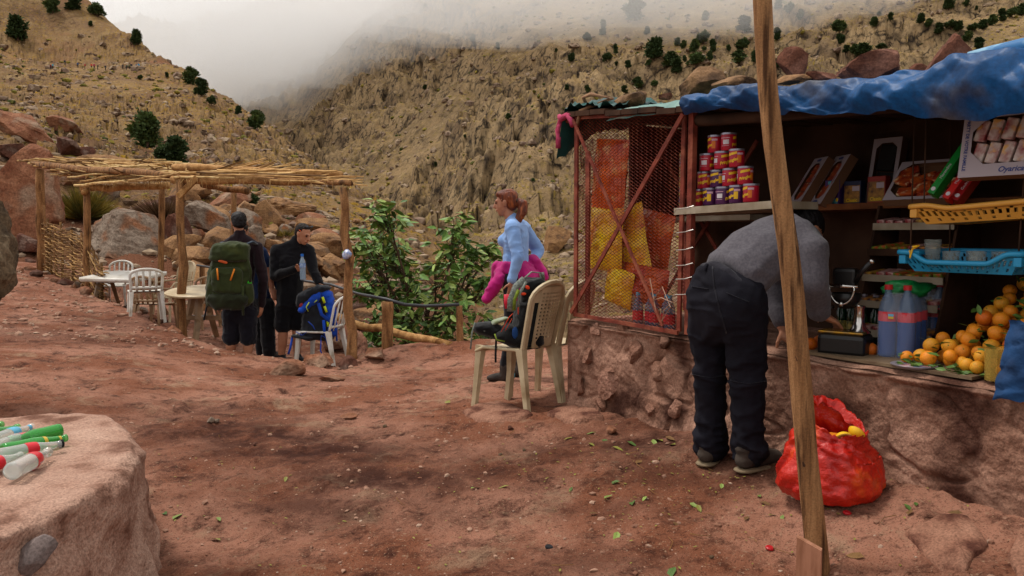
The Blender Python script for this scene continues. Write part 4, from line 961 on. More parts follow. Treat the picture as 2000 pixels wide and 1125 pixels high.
def wall_np(u, v):
    s = -.03 + 3.75 * u; z = -.30 + (TOPZ + .30 - .02) * v
    d = .026 * fbm(s * 2.2, z * 2.6, 3.0, 4, 501)
    cv, c1, c2 = cells(s * 3.6 + .5 * fbm(s * 5, z * 5, 0, 2, 502), z * 4.6, 503); e = np.minimum(1, (c2 - c1) * 5)
    low = sstep(.40, .08, z + .16 * fbm(s * 2, z * .5, 0, 2, 507)); left = sstep(1.45, .85, s)
    k = np.maximum(low * .40, left * .75) * (.35 + .65 * sstep(-.25, .25, fbm(s * 2.6, z * 2.6, 0, 3, 511)))
    d = d + k * (.045 * e * (.5 + .5 * cv) - .026) + .014 * fbm(s * 11, z * 11, 0, 3, 509)
    d = d - .012 * sstep(.06, .0, np.abs(fbm(s * 2.1, z * 3.4, 0, 3, 513))) * sstep(.5, .2, np.abs(fbm(s, z, 0, 2, 515)))     # cracks in the plaster
    foot = np.where(s > 1.9, .10 * np.exp(-np.maximum(0, z + .02) / .07), .05 * np.exp(-np.maximum(0, z + .02) / .05))
    return s, -d - foot - .02 * sstep(TOPZ - .06, TOPZ - .025, z) + .03 * sstep(TOPZ - .035, TOPZ - .02, z), z
b = MB(); b.gridnp(wall_np, 640, 150)
b.gridnp(lambda u, v: (-.03 + 0 * u, -.02 + 1.0 * u, -.3 + (TOPZ + .28) * v), 8, 20)
b.gridnp(lambda u, v: (-.03 + 3.75 * u, -.008 + 1.0 * v, TOPZ - .02 + .012 * np.sin(np.minimum(1, v * 30) * PI / 2) + .004 * vnoise(u * 33, v * 9, 0, 3)), 120, 30)
b.build('base_wall', M_ADOBE, stall, smooth=True)
rw2 = random.Random(3)
for i, (px, py, w, h, m, rz) in enumerate([(1190, 752, 56, 66, M_ADOBE2, .5), (1195, 722, 26, 8, M_ADOBE2, 0), (1165, 645, 40, 26, M_ADOBE2, .2), (1175, 790, 40, 22, M_ADOBE2, .8), (1240, 690, 36, 44, M_ADOBE2, .1), (1285, 730, 34, 50, M_ADOBE, .2), (1270, 800, 30, 30, M_ADOBE2, .4), (1150, 700, 26, 36, M_ADOBE2, .2), (1320, 800, 34, 36, M_ADOBE2, .1), (1135, 760, 22, 40, M_ADOBE2, 0), (1215, 640, 40, 20, M_ADOBE, 0), (1300, 665, 40, 30, M_ADOBE, 0), (1205, 835, 46, 20, M_ADOBE2, .3), (1310, 850, 30, 20, M_ADOBE2, .3)]):
    p = PSw(px, py, 0.0); k = p.y / FPX; v, f = rock_geo(700 + i, (w * k * .62, .05, h * k * .60), 12, 3, .08)
    b = MB(); b.add(v, f, 0, Matrix.Translation(p) @ Matrix.Rotation(SROT, 4, 'Z') @ Matrix.Rotation(rz, 4, 'Y')); b.build('stone', m, stall, world=True)
# back and side walls, roof
b = MB(); b.gridnp(lambda u, v: (-.03 + 3.75 * u, .95 + .02 * vnoise(u * 20, v * 8, 0, 2), .5 + 1.35 * v), 60, 24); b.box((3.8, .12, 1.35), (1.85, 1.03, 1.17)); b.build('back_wall', M_MUDSHADE, stall)
b = MB(); b.box((.12, 1.0, 1.35), (3.75, .5, 1.17)); b.build('end_wall', M_MUDSHADE, stall)
def roof_z(s): return 1.80 - .075 * s if s > 1.0 else 1.835 - .11 * s
for i in range(26):
    s = -.05 + i * .15; b = MB(); b.box((.145, 1.12, .03), (s + .07, .50, roof_z(s + .07) + .005 * (i % 3)), (0, .09, 0)); b.build('roof_board', M_DARKW, stall)
b = MB(); b.tube([(1.04, .02, roof_z(1.04) - .05), (2.3, .01, roof_z(2.3) - .045), (3.7, .02, roof_z(3.7) - .05)], .03, 8, jit=.1); b.build('beam', M_DARKW, stall, smooth=True)
b = MB(); b.box((.05, .05, 1.2), (3.3, .02, 1.1)); b.build('post', M_DARKW, stall)
b = MB(); b.box((.06, .05, 1.2), (2.25, .93, 1.1)); b.build('post', M_DARKW, stall)
# shelves
b = MB(); b.box((.66, .30, .035), (1.28, .13, 1.222), (0, -.022, 0)); b.build('shelf', M_SHELF, stall)
b = MB(); b.box((1.9, .32, .03), (2.05, .78, 1.235), (0, 0, 0)); b.build('shelf', M_SHELFW, stall)
b = MB(); b.box((.92, .30, .03), (.55, .62, 1.19)); b.build('shelf', M_SHELF, stall)
b = MB(); b.box((.75, .30, .012), (2.13, .17, TOPZ + .004)); b.build('counter_board', mat('counter_board', '#7d6a52', '#5d4a38', scale=7, rough=.6, bump=.3), stall)
# the caged end: angle iron frame, expanded metal, crossed braces
def bar(name, a, c, w=.028, d=.010, parent=stall, m=M_RUST):
    a, c = Vector(a), Vector(c); L_ = (c - a).length; mb = MB(); q = (c - a).to_track_quat('Z', 'X').to_matrix().to_4x4()
    ang = math.atan2((c - a).z, (c - a).x)
    mb.box((w, d, L_), (0, 0, 0)); M = Matrix.Translation((a + c) / 2) @ Matrix.Rotation(PI / 2 - ang, 4, 'Y')
    v = np.concatenate(mb.v); mb2 = MB(); mb2.add(v, mb.f, 0, M); return mb2.build(name, m, parent)
def angle_post(a, c, w=.035):
    o1 = bar('post', a, c, w, .006); return o1
cz0, cL, cR = .600, 1.822, 1.725
bar('post', (.045, -.012, cz0 - .01), (.045, -.012, cL), .034, .012)
bar('post', (.155, .000, cz0 - .005), (.150, .000, 1.60), .038, .012)
bar('post', (.992, -.012, .59), (1.012, -.012, cR), .026, .012)
bar('post', (1.052, .0, .58), (1.062, .0, cR + .01), .034, .030)
bar('rail', (.045, -.026, cL - .005), (1.06, -.026, cR - .005), .034, .012)
bar('rail', (.045, -.026, cz0), (1.0, -.026, .585), .022, .012)
bar('brace', (1.035, -.042, cR - .02), (.035, -.042, cz0 + .01), .026, .010)
bar('brace', (.07, -.056, cL - .03), (.915, -.056, .615), .018, .010)
bar('post', (.05, .90, .58), (.05, .90, 1.80), .04, .04)
bar('brace', (.10, .60, .62), (.93, .60, 1.62), .022, .010, m=M_RUST)
bar('brace', (.93, .62, .62), (.12, .62, 1.60), .022, .010, m=M_RUST)
def mesh_panel(fa, x0, x1, z0f, z1f, nx, nz, r=.0025):
    mb = MB()
    for i in range(nx):
        for sgn in (0, 1):
            pts = []
            for k in range(nz + 1):
                u = (i + (.5 * (k % 2) if sgn == 0 else 1 - .5 * (k % 2))) / nx; x = x0 + (x1 - x0) * u; z = z0f(x) + (z1f(x) - z0f(x)) * k / nz
                pts.append(fa(x, z))
            mb.tube(pts, r, 3, cap=False)
    return mb
mb = mesh_panel(lambda x, z: (x, -.008 + .006 * math.sin(x * 9) * math.sin(z * 5), z), .06, .99, lambda x: cz0 + .0 - .012 * x, lambda x: cL - .10 * x, 24, 124)
o = mb.build('wire_mesh', M_RUST, stall); o['kind'] = 'stuff'
mb = mesh_panel(lambda x, z: (.05, x, z), .03, .88, lambda x: .60, lambda x: 1.80, 18, 100); o = mb.build('wire_mesh', M_RUST, stall); o['kind'] = 'stuff'
b = MB()
for i in range(5): b.box((.02, .107, .62), (.02, .475 + i * .110, 1.49), (0, 0, .02 * (i % 2)))
b.build('side_panel', M_DARKW, stall)
# wire ties holding the cage stile to the post
for i, z in enumerate((1.22, 1.10, 1.01, .93, .86, .78)):
    mb = MB(); mb.tube([(.965, -.03, z - .01), (1.00, -.045, z + .004), (1.055, -.035, z + .008), (1.085, -.01, z + .02), (1.06, .025, z + .01)], .0025, 4); mb.build('wire_tie', M_WIRE, stall)
mb = MB(); mb.tube([(.80, -.05, .86), (.86, -.06, .70), (.90, -.05, .62), (.94, -.07, .70), (.99, -.06, .745), (.93, -.08, .765), (.84, -.06, .745), (.90, -.05, .82), (.99, -.07, .72), (.91, -.06, .64)], .003, 4); mb.build('loose_wire', mat('pale_wire', '#b08a72', rough=.6), stall)
# horizontal bar sticking out at the corner
mb = MB(); mb.tube([(-.13, -.02, 1.806), (.10, -.02, 1.80)], .014, 8); mb.build('bar', M_RUST, stall)

# --- tarpaulins, stones and rope on the roof
M_BLUE = mat('blue_tarp', '#05487c', '#042f58', scale=5, rough=.46, spec=.28, c3='#48403a', s3=4, t3=(.57, .74), bump=.25, bscale=26, grit=0.3, gscale=60)
M_TEAL = mat('teal_tarp', '#6f8f86', '#4d716c', scale=6, rough=.55, spec=.3, c3='#8f8f80', s3=5, t3=(.55, .7), bump=.2, bscale=30)
M_TEALD = mat('teal_tarp_dark', '#1f4f4c', '#153a38', scale=6, rough=.45, spec=.35, bump=.2, bscale=30)
from mathutils import noise as mnoise
def fold(s, q, seed): return mnoise.fractal(Vector((s * 3.1 + q * 1.2 + seed * 7.31, q * 2.4, seed * 1.7)), 1.0, 2.0, 4) * .75
def tarp_np(u, v):
    s = 1.12 + 2.6 * u; drop = .095 + .10 * sstep(1.4, 2.7, s) + .030 * fbm(s * 2.3, 0 * s, 0, 3, 31)
    zr = np.where(s > 1, 1.80 - .075 * s, 1.835 - .11 * s) + .05 + .05 * sstep(1.3, 2.7, s) + .035 * fbm(s * 1.6, 0 * s + 4, 0, 3, 33)
    w = np.minimum(1, v / .5); w2 = np.clip((v - .5) / .5, 0, 1)
    t = np.where(v < .5, .75 - .80 * w, -.05 - .035 * np.sin(w2 * PI) - .015 * w2); z = np.where(v < .5, zr - .02 * w, zr - .02 - drop * w2)
    tri = lambda x: np.abs(2 * (x - np.floor(x + .5)))       # sharp folded creases
    w1, w3 = fbm(s * 1.7, v * 1.5, 0, 3, 37), fbm(s * 3.3 + 5, v * 2.5, 0, 3, 39)
    q = .016 * w1 + .034 * tri(.85 * s + .55 * v + .30 * w1) + .024 * tri(2.1 * s - 1.3 * v + .28 * w3) + .014 * tri(4.7 * s + 1.9 * v + .45 * w1) + .006 * tri(10.3 * s - 3.7 * v + .5 * w3) + .002 * fbm(s * 14, v * 10, 0, 2, 47)
    return s, t - q * (.4 + .6 * (v > .4)), z + .7 * q
b = MB(); b.gridnp(tarp_np, 320, 80); o = b.build('blue_tarp', M_BLUE, None, smooth=True); o.location = SA; o.rotation_euler = (0, 0, SROT); WM[o.name] = WM[stall.name]
tag(o, 'dusty blue tarpaulin draped over the roof edge above the stall opening', 'tarpaulin')
def teal_fn(u, v):
    s = .40 + .74 * u; t = .55 - .60 * v; return (s, t, roof_z(s) + .028 + .05 * v * u + .018 * fold(s * 2, v * 2, 41) - (.07 * sstep(.86, 1, v) if v > .86 else 0))
b = MB(); b.grid(teal_fn, 40, 24); o = b.build('teal_tarp', M_TEAL, None, smooth=True); o.location = SA; o.rotation_euler = (0, 0, SROT); tag(o, 'faded grey green tarpaulin lying over the caged corner of the roof', 'tarpaulin')
def teal2_fn(u, v):
    s = -.08 + .50 * u; t = .62 - .68 * v; h = .06 + .09 * math.sin(PI * min(1, v * 1.1)) * (1 - u * .6)
    return (s - .03 * (1 - u), t, roof_z(max(0, s)) + h * .9 + .045 * fold(s * 5, v * 4, 43) - (.30 * (1 - u / .18) * (.4 + .6 * v) if u < .18 else 0))
b = MB(); b.grid(teal2_fn, 40, 30); o = b.build('green_tarp', M_TEALD, None, smooth=True); o.location = SA; o.rotation_euler = (0, 0, SROT); tag(o, 'dark green crumpled tarpaulin bunched on the left corner of the roof', 'tarpaulin')
M_ROCKB = mat('roof_rock', '#6f4636', '#4c2e24', scale=7, rough=.9, bump=.6, bscale=30, c3='#80594a', s3=6, t3=(.52, .66), spec=.15, grit=0.42, gscale=110)
M_ROCKT = mat('roof_rock_tan', '#8a6a4c', '#5f4733', scale=7, rough=.9, bump=.6, bscale=30, c3='#463426', s3=6, t3=(.52, .66), spec=.15, grit=0.42, gscale=110)
for i, (px, py, w, h, t, m, rot, lab) in enumerate([
  (1226, 201, 96, 40, .16, M_ROCKT, (0, -.25, 0), 'flat brown stone weighing down the green tarpaulin at the left corner'),
  (1297, 188, 30, 14, .30, M_ROCKB, (0, 0, 0), 'little brown stone on the faded tarpaulin behind the flat one'),
  (1378, 163, 92, 56, .30, M_ROCKT, (0, -.3, 0), 'dark tan wedge shaped stone on the roof left of the leaning pole'),
  (1446, 168, 92, 42, .22, M_ROCKT, (0, .05, 0), 'square edged brown stone touching the left side of the leaning pole on the roof'),
  (1551, 131, 62, 64, .30, M_ROCKB, (0, -.5, 0), 'upright reddish stone on the roof just right of the leaning pole'),
  (1546, 155, 62, 26, .16, M_RT, (0, -.1, 0), 'pale tan stone below the upright reddish one on the roof'),
  (1602, 150, 54, 28, .24, M_ROCKB, (0, .1, 0), 'small grey brown stone between the pale stone and the big red one'),
  (1699, 134, 146, 62, .26, M_ROCKB, (0, 0, 0), 'biggest rounded red stone in the middle of the stall roof'),
  (1790, 142, 44, 30, .30, M_ROCKB, (0, 0, 0), 'small red stone beside the tall pointed one'),
  (1856, 118, 92, 84, .24, M_ROCKB, (0, -.4, 0), 'tall pointed red stone near the blue roll on the roof'),
  (1950, 124, 90, 28, .30, M_ROCKB, (0, -.15, 0), 'long low red stone under the blue roll on the roof')]):
    p = PSw(px, py, t); k = p.y / FPX; v, f = rock_geo(820 + i, (w * k * .56, .6 * max(w, h) * k * .56, h * k * .58), 13, 4, .16)
    b = MB(); b.add(v, f, 0, Matrix.Rotation(SROT * .4, 4, 'Z') @ Euler(rot).to_matrix().to_4x4()); o = b.build('roof_stone', m); o.location = p; WM[o.name] = Matrix.Translation(p); tag(o, lab, 'stone', 'stones holding down the stall roof')
mb = MB(); a, c = PSw(1895, 116, .22), PSw(2060, 80, .20); mb.tube([a, a.lerp(c, .3), a.lerp(c, .7), c], [.030, .034, .036, .036], 12, jit=.06); o = mb.build('tarp_roll', mat('blue_roll', '#3f86b8', '#8fb0c0', scale=12, rough=.5, c3='#2a6496', s3=8, t3=(.5, .6)), smooth=True); tag(o, 'faded blue rolled sheet lying on the stall roof', 'tarpaulin')
M_ROPE = mat('pink_rope', '#c0476a', '#a03a58', scale=40, rough=.9, bump=.5); M_ROPEB = mat('tan_rope', '#a07a5c', '#80604a', scale=40, rough=.9, bump=.5)
t_ = thing('pink_rag', 'pink twisted rag knotted round the bar end at the roof corner', 'rag', Wl(-.03, -.02, 1.80), SROT)
def ragtube(pts, r, seed): 
    mb = MB(); mb.tube([(x, y, z) for x, y, z in pts], r, 8, jit=.35, seed=seed); return mb.build('strand', M_ROPE, t_, smooth=True)
ragtube([(.10, -.02, .03), (.02, -.03, .03), (-.05, -.03, .005), (-.075, -.035, -.05), (-.06, -.035, -.10), (-.075, -.03, -.16)], .017, 1)
ragtube([(-.07, -.02, .03), (-.02, -.045, .015), (.03, -.03, .03), (.07, -.03, .0), (.09, -.03, -.04)], .02, 2)
ragtube([(-.06, -.02, .02), (-.05, -.04, -.03), (-.085, -.03, -.13)], .012, 3)
mb = MB(); mb.tube([Wl(.12, .02, 1.86), Wl(.14, -.03, 1.92), Wl(.20, -.02, 1.93), Wl(.26, .10, 1.91), Wl(.12, -.04, 1.84), Wl(.09, -.04, 1.76)], .012, 8, jit=.2); o = mb.build('rope', M_ROPEB, smooth=True); tag(o, 'tan rope looped over the roof corner beside the flat stone', 'rope')
# the rough pole in front of the stall
M_POLE = mat('bare_pole', '#a0764f', '#7c5636', scale=8, rough=.85, bump=.8, bscale=30, stretch=(5, 5, .35), c3='#4a301c', s3=7, t3=(.54, .66), spec=.2, grit=0.3, gscale=160)
pt = thing('leaning_pole', 'tall rough wooden pole leaning in front of the stall opening', 'pole', Vector((1.03, 2.6, 0)))
pp = [(1478, -190), (1483, -90), (1489, 0), (1493, 90), (1500, 180), (1511, 280), (1524, 380), (1538, 480), (1550, 580), (1559, 680), (1567, 780), (1575, 880), (1585, 980), (1595, 1080), (1606, 1190), (1612, 1250)]
pr = random.Random(2); mb = MB(); mb.tube([P(x, y, 2.62 - .0 * i) for i, (x, y) in enumerate(pp)], [(.0285 + .0100 * i / 15) * pr.uniform(.95, 1.05) for i in range(16)], 14, jit=.12, seed=4); mb.build('shaft', M_POLE, pt, smooth=True, world=True)
for i, (x, y) in enumerate([(1503, 275), (1522, 350), (1513, 300), (1560, 700), (1568, 790), (1577, 905), (1548, 560)]):
    mb = MB(); mb.ell(P(x + pr.uniform(-6, 6), y, 2.60), (.012, .012, .018), sub=1); mb.build('knot', M_DARKW, pt, world=True)
o = MB(); q = gp(1583, 1120); 
o.prism([(-.036, -.012), (.036, -.012), (.036, .012), (-.036, .012)], .26, 0); b = MB(); v = np.concatenate(o.v); v[(v[:, 2] > .2) & (v[:, 0] > 0), 2] -= .03; b.add(v, o.f)
st = b.build('wooden_stake', mat('sawn_wood', '#a8765c', '#85583f', scale=10, rough=.85, bump=.3, stretch=(4, 4, .6))); pz = P(1581, 1060, 2.40); st.location = pz - Vector((0, 0, .245)); st.rotation_euler = (0, 0, -.5); tag(st, 'short sawn wooden stake standing against the foot of the leaning pole', 'stake')

# ---------------------------------------------------------------- goods on the stall
def pm(name, c, rough=.5, spec=.4, **k): return mat('goods_' + name, c, rough=rough, spec=spec, **k)
M_LID = pm('lid', '#8d8a98', .3, metal=.6); M_CRED = pm('can_red', '#a8152c', .35); M_CPUR = pm('can_purple', '#4a1a4a', .35)
M_YEL = pm('yellow', '#e0b01c', .5); M_WHT = pm('white', '#c9bfc4', .5); M_ORG = pm('orange_print', '#d06a1c', .5); M_BLK = pm('black', '#111012', .5); M_GRYP = pm('pale_print', '#c79aa8', .5)
def on_cyl(v, r, a0):
    """wrap flat x, y print round a cylinder that stands on z"""
    out = []
    for x, y, *_ in v: a = a0 + x / r; out.append((r * math.sin(a), -r * math.cos(a), y))
    return out
CR, CH_ = .0375, .087
def can_master(kind):
    t = thing('snack_can', 'x', 'can', (0, 0, 0)); body = M_CRED if kind == 'red' else M_CPUR
    b = MB(); b.lathe([(0, 0), (CR * .96, 0), (CR, .003), (CR, CH_ - .010), (CR * .98, CH_ - .008)], 24); b.build('body', body, t, smooth=True)
    b = MB(); b.lathe([(CR * .99, CH_ - .010), (CR * 1.04, CH_ - .009), (CR * 1.04, CH_), (CR * .98, CH_), (CR * .95, CH_ - .003), (0, CH_ - .003)], 24); b.build('lid', M_LID, t)
    R_ = CR * 1.012
    def patch(x0, x1, y0, y1, m, name, skew=0.0, r=R_):
        b = MB(); n = 8; b.add(on_cyl([(x0 + (x1 - x0) * i / n, y + skew * (x0 + (x1 - x0) * i / n)) for y in (y0, y1) for i in range(n + 1)], r, 0), [(i, i + 1, n + 2 + i, n + 1 + i) for i in range(n)]); return b.build(name, m, t)
    v, f = text_geo('Pringles', .019, bold=.0008); b = MB(); b.add(on_cyl([(x * 1.0, y * 1.1 + .032 + x * .25) for x, y, z in v], R_ * 1.01, 0), f); b.build('lettering', M_YEL, t)
    patch(-.024, .024, .058, .070, M_YEL, 'print_band', .18)
    patch(.026, .046, .020, .056, M_ORG if kind == 'red' else M_YEL, 'print_picture')
    patch(.026, .056, .058, .068, M_GRYP, 'print_panel')
    patch(-.075, -.045, .030, .052, M_WHT, 'print_label'); patch(-.095, -.040, .060, .063, M_GRYP, 'print_line'); patch(-.085, -.045, .022, .024, M_GRYP, 'print_line')
    return t
CANM = {'red': can_master('red'), 'purple': can_master('purple')}; used = set()
CROWS = [(0, [(0, 'red', .6), (1, 'purple', -.55), (2, 'purple', 1.6), (3, 'purple', -.55), (4, 'red', -.6)]), (1, [(.42, 'red', .2), (1.42, 'purple', .0), (2.35, 'red', 1.0), (3.45, 'red', .5)]), (2, [(.72, 'red', 1.7), (1.85, 'red', 1.1), (2.95, 'red', -.1)]), (3, [(1.2, 'red', -.65), (2.2, 'red', 1.75)])]
ordn = ['first', 'second', 'third', 'fourth', 'fifth']; rown = ['bottom', 'second', 'third', 'top']
for ri, row in CROWS:
    for k, (c, kind, a) in enumerate(row):
        s = 1.012 + .0915 * c; z = 1.2415 + .0085 * c * .25 + ri * (CH_ + .001); lab = '%s snack can, %s from the cage end of the %s row of the pyramid' % (kind, ordn[k], rown[ri])
        loc = Wl(s, .085 + .012 * (ri % 2), z); rz = SROT + a + .25
        if kind not in used: o = CANM[kind]; o.location = loc; o.rotation_euler = (0, 0, rz); o['label'] = lab; used.add(kind)
        else: o = dup(CANM[kind], loc, rz, lab)
        o['group'] = 'snack cans stacked on the white shelf'
# boxes and packets ------------------------------------------------------
M_CARD = pm('white_card', '#9c8f94', .6); M_CARDB = pm('brown_card', '#6b4a34', .7); M_BLUEP = pm('blue_print', '#23306e', .5); M_REDP = pm('red_print', '#8f1f2c', .5); M_CHOC = pm('wrapper_brown', '#6a2a18', .4, c2='#a8501c', scale=30, detail=2); M_DRK = pm('dark_inside', '#15100e', .8)
def window_box(label, s, t, z, w, h, d, tilt, yaw, fill, title=None, side=None, frame=.03, cat='box', group='display boxes of sweets'):
    """open fronted display carton lying back: frame, dark tray, wrapped pieces inside, print"""
    o = thing('display_box', label, cat, Wl(s, t, z), 0, group, rot=(0, 0, 0)); M = Matrix.Translation(Wl(s, t, z)) @ Matrix.Rotation(SROT + yaw, 4, 'Z') @ Matrix.Rotation(-tilt, 4, 'X'); o.matrix_world = M; o.location = M.translation; o.rotation_euler = M.to_euler(); WM[o.name] = M
    c = min(w, h) * .18; x0, x1, z0, z1 = -w / 2 + frame, w / 2 - frame, frame * 1.3, h - frame * 1.3
    oct_ = [(x0 + c, z0), (x1 - c, z0), (x1, z0 + c), (x1, z1 - c), (x1 - c, z1), (x0 + c, z1), (x0, z1 - c), (x0, z0 + c)]
    out = [(-w / 2 + frame, 0), (w / 2 - frame, 0), (w / 2, frame), (w / 2, h - frame), (w / 2 - frame, h), (-w / 2 + frame, h), (-w / 2, h - frame), (-w / 2, frame)]
    sq = [(-w / 2 + frame, 0), (w / 2 - frame, 0), (w / 2, 0), (w / 2, h), (w / 2 - frame, h), (-w / 2 + frame, h), (-w / 2, h), (-w / 2, 0)]
    b = MB(); v = [(x, 0, z) for x, z in oct_] + [(x, 0, z) for x, z in out]; f = [(i, (i + 1) % 8, 8 + (i + 1) % 8, 8 + i) for i in range(8)]
    cs = [(-w / 2, 0, 0), (w / 2, 0, 0), (w / 2, 0, h), (-w / 2, 0, h)]; v += cs; f += [(15, 8, 16), (9, 10, 17), (11, 12, 18), (13, 14, 19)]; b.add(v, f); b.build('front_frame', M_CARD, o)
    b = MB(); b.add([(-w / 2, 0.001, 0), (w / 2, 0.001, 0), (w / 2, .001, h), (-w / 2, .001, h), (-w / 2, d, 0), (w / 2, d, 0), (w / 2, d, h), (-w / 2, d, h)], [(0, 1, 5, 4), (1, 2, 6, 5), (2, 3, 7, 6), (3, 0, 4, 7), (4, 5, 6, 7)]); b.build('tray', M_CARDB, o)
    fill(o, x0, x1, z0, z1, d)
    if title:
        for zz, rr in ((frame * .62, 0), (h - frame * .62, PI)):
            v, f = text_geo(title, frame * .75, shear=.25, bold=.0006); b = MB(); b.add(v, f, 0, Matrix.Translation((0, -.0015, zz)) @ Matrix.Rotation(PI / 2, 4, 'X') @ Matrix.Rotation(rr, 4, 'Z')); b.build('lettering', M_BLUEP, o)
    if side:
        v, f = text_geo(side, frame * .46, bold=.0005); b = MB(); b.add(v, f, 0, Matrix.Translation((-w / 2 + frame * .5, -.0015, h / 2)) @ Matrix.Rotation(PI / 2, 4, 'X') @ Matrix.Rotation(-PI / 2, 4, 'Z')); b.build('lettering', M_BLUEP, o)
    return o
M_WRAP = pm('bar_wrapper', '#c9b9b0', .35, c2='#8f3a3a', scale=26, detail=3, c3='#d8a25a', s3=20, t3=(.52, .62)); M_WRAP2 = pm('bar_wrapper_red', '#7a2018', .35, c2='#b0521e', scale=30, detail=3, c3='#d8b48a', s3=24, t3=(.56, .64))
def fill_bars(n, rows, m, ang=.12):
    def f(o, x0, x1, z0, z1, d):
        for r in range(rows):
            for k in range(n):
                b = MB(); w = (x1 - x0) / n; h = (z1 - z0) / rows; b.box((w * .80, d * .5, h * .92), (x0 + w * (k + .5), d * .42, z0 + h * (r + .5)), (0, ang, 0), bev=.004); b.build('wrapped_bar', m, o)
    return f
def oval(o, x, z, w, h, m=M_BLUEP):
    b = MB(); b.add([(x + w * math.cos(a * PI / 8), -.0016, z + h * math.sin(a * PI / 8)) for a in range(16)], [tuple(range(16))]); b.build('print_logo', m, o)
def vtext(o, s, x, z, size, m): v, f = text_geo(s, size, bold=.0005); b = MB(); b.add(v, f, 0, Matrix.Translation((x, -.0017, z)) @ Matrix.Rotation(PI / 2, 4, 'X') @ Matrix.Rotation(PI / 2, 4, 'Z')); b.build('lettering', m, o)
bz = 1.252
for i, (px, lab) in enumerate([(1562, 'white window box of sweets half hidden by the leaning pole'), (1603, 'white window box of sweets leaning beside the purple packet')]):
    s, z = PSl(px - 14, 380, .62); o = window_box(lab, s, .62, bz, .150, .30, .05, .55, -.42, fill_bars(1, 4 if i == 0 else 2, M_WRAP2), frame=.028); oval(o, 0, .018, .026, .008); oval(o, 0, .282, .026, .008); vtext(o, 'Heros', .061, .15, .022, M_REDP); vtext(o, 'Heros', -.061, .15, .022, M_REDP)
def packet(label, px, w, h, d, t, m, group, deco, yaw=.0):
    s, z = PSl(px, 380, t); o = thing('sweet_packet', label, 'packet', Wl(s, t, bz), SROT + yaw, group); b = MB(); b.box((w, d, h), (0, 0, h / 2), bev=.002); b.build('box', m, o); deco(o, w, h, -d / 2 - .0012); return o
def rect(o, x0, x1, z0, z1, y, m, name='print_panel'): b = MB(); b.add([(x0, y, z0), (x1, y, z0), (x1, y, z1), (x0, y, z1)], [(0, 1, 2, 3)]); b.build(name, m, o)
def ptxt(o, s, x, z, y, size, m): v, f = text_geo(s, size, bold=.0008); b = MB(); b.add(v, f, 0, Matrix.Translation((x, y, z)) @ Matrix.Rotation(PI / 2, 4, 'X')); b.build('lettering', m, o)
def deco_lava(o, w, h, y):
    rect(o, -w * .28, w * .20, h * .30, h * .95, y, pm('teal_print', '#4a9aa8')); rect(o, -w * .42, w * .40, .003, h * .22, y, pm('teal_print', '#4a9aa8')); rect(o, -w * .25, w * .15, h * .3, h * .5, y - .0006, M_WHT)
    for sx in (-1, 1): b = MB(); b.ell((sx * w * .36, y, h * .17), (w * .10, .001, h * .09), sub=1); b.build('print_banana', M_YEL, o)
    ptxt(o, 'Lava', 0, h * .56, y - .0012, w * .46, M_REDP)
def deco_sand(o, w, h, y):
    rect(o, -w * .46, w * .46, h * .05, h * .80, y, pm('sand_print', '#a8742e', c2='#4a2a18', scale=34, detail=3)); rect(o, -w * .46, w * .46, h * .05, h * .22, y - .0006, pm('gold_print', '#8f6a24')); ptxt(o, 'Classic', 0, h * .14, y - .0012, w * .24, M_YEL); rect(o, w * .02, w * .44, h * .55, h * .76, y - .0006, pm('sky_print', '#a898a0'))
packet('purple and teal sweet packet lettered in red on the back shelf', 1630, .088, .125, .04, .70, pm('packet_purple', '#3a1a5a'), 'packets on the wooden shelf', deco_lava)
packet('dark blue packet with a sandy picture beside the purple one', 1669, .098, .115, .04, .72, pm('packet_navy', '#141a3a'), 'packets on the wooden shelf', deco_sand)
packet('red and gold packet with a sandy picture on the wooden shelf', 1716, .098, .13, .04, .72, pm('packet_red', '#8a2418'), 'packets on the wooden shelf', deco_sand)
s, _ = PSl(1722, 350, .80); o = window_box('dim tall dark box standing behind the sandy picture packets', s, .78, bz, .15, .34, .06, .22, .1, fill_bars(1, 2, M_DRK), frame=.02)
def fill_tray(o, x0, x1, z0, z1, d):
    r = random.Random(9)
    for k in range(15): b = MB(); b.box((.085, .02, .045), (r.uniform(x0 + .03, x1 - .03), r.uniform(.005, .03), r.uniform(z0 + .02, z1 - .02)), (0, r.uniform(-.5, .5), 0), bev=.006); b.build('wrapped_bar', M_WRAP2, o)
s, _ = PSl(1808, 360, .55); window_box('wide open carton of brown wrapped sweets leaning back on the wooden shelf', s, .50, bz, .33, .25, .04, .75, .12, fill_tray, frame=.014)
s, z = PSl(1955, 342, .10); window_box('white window carton of two rows of pastries at the right end of the stall', s + .02, .12, z, .36, .265, .06, .18, .10, fill_bars(6, 2, M_WRAP, .22), 'Oyarica', 'LE PARTY DE VOTRE FAMILLE', .036)
s, z = PSl(1905, 325, .20); window_box('second white carton mostly hidden behind the pastry carton', s + .09, .24, z + .02, .30, .22, .05, .1, .1, fill_bars(4, 2, M_WRAP), None, 'VOTRE FAMILLE', .03)
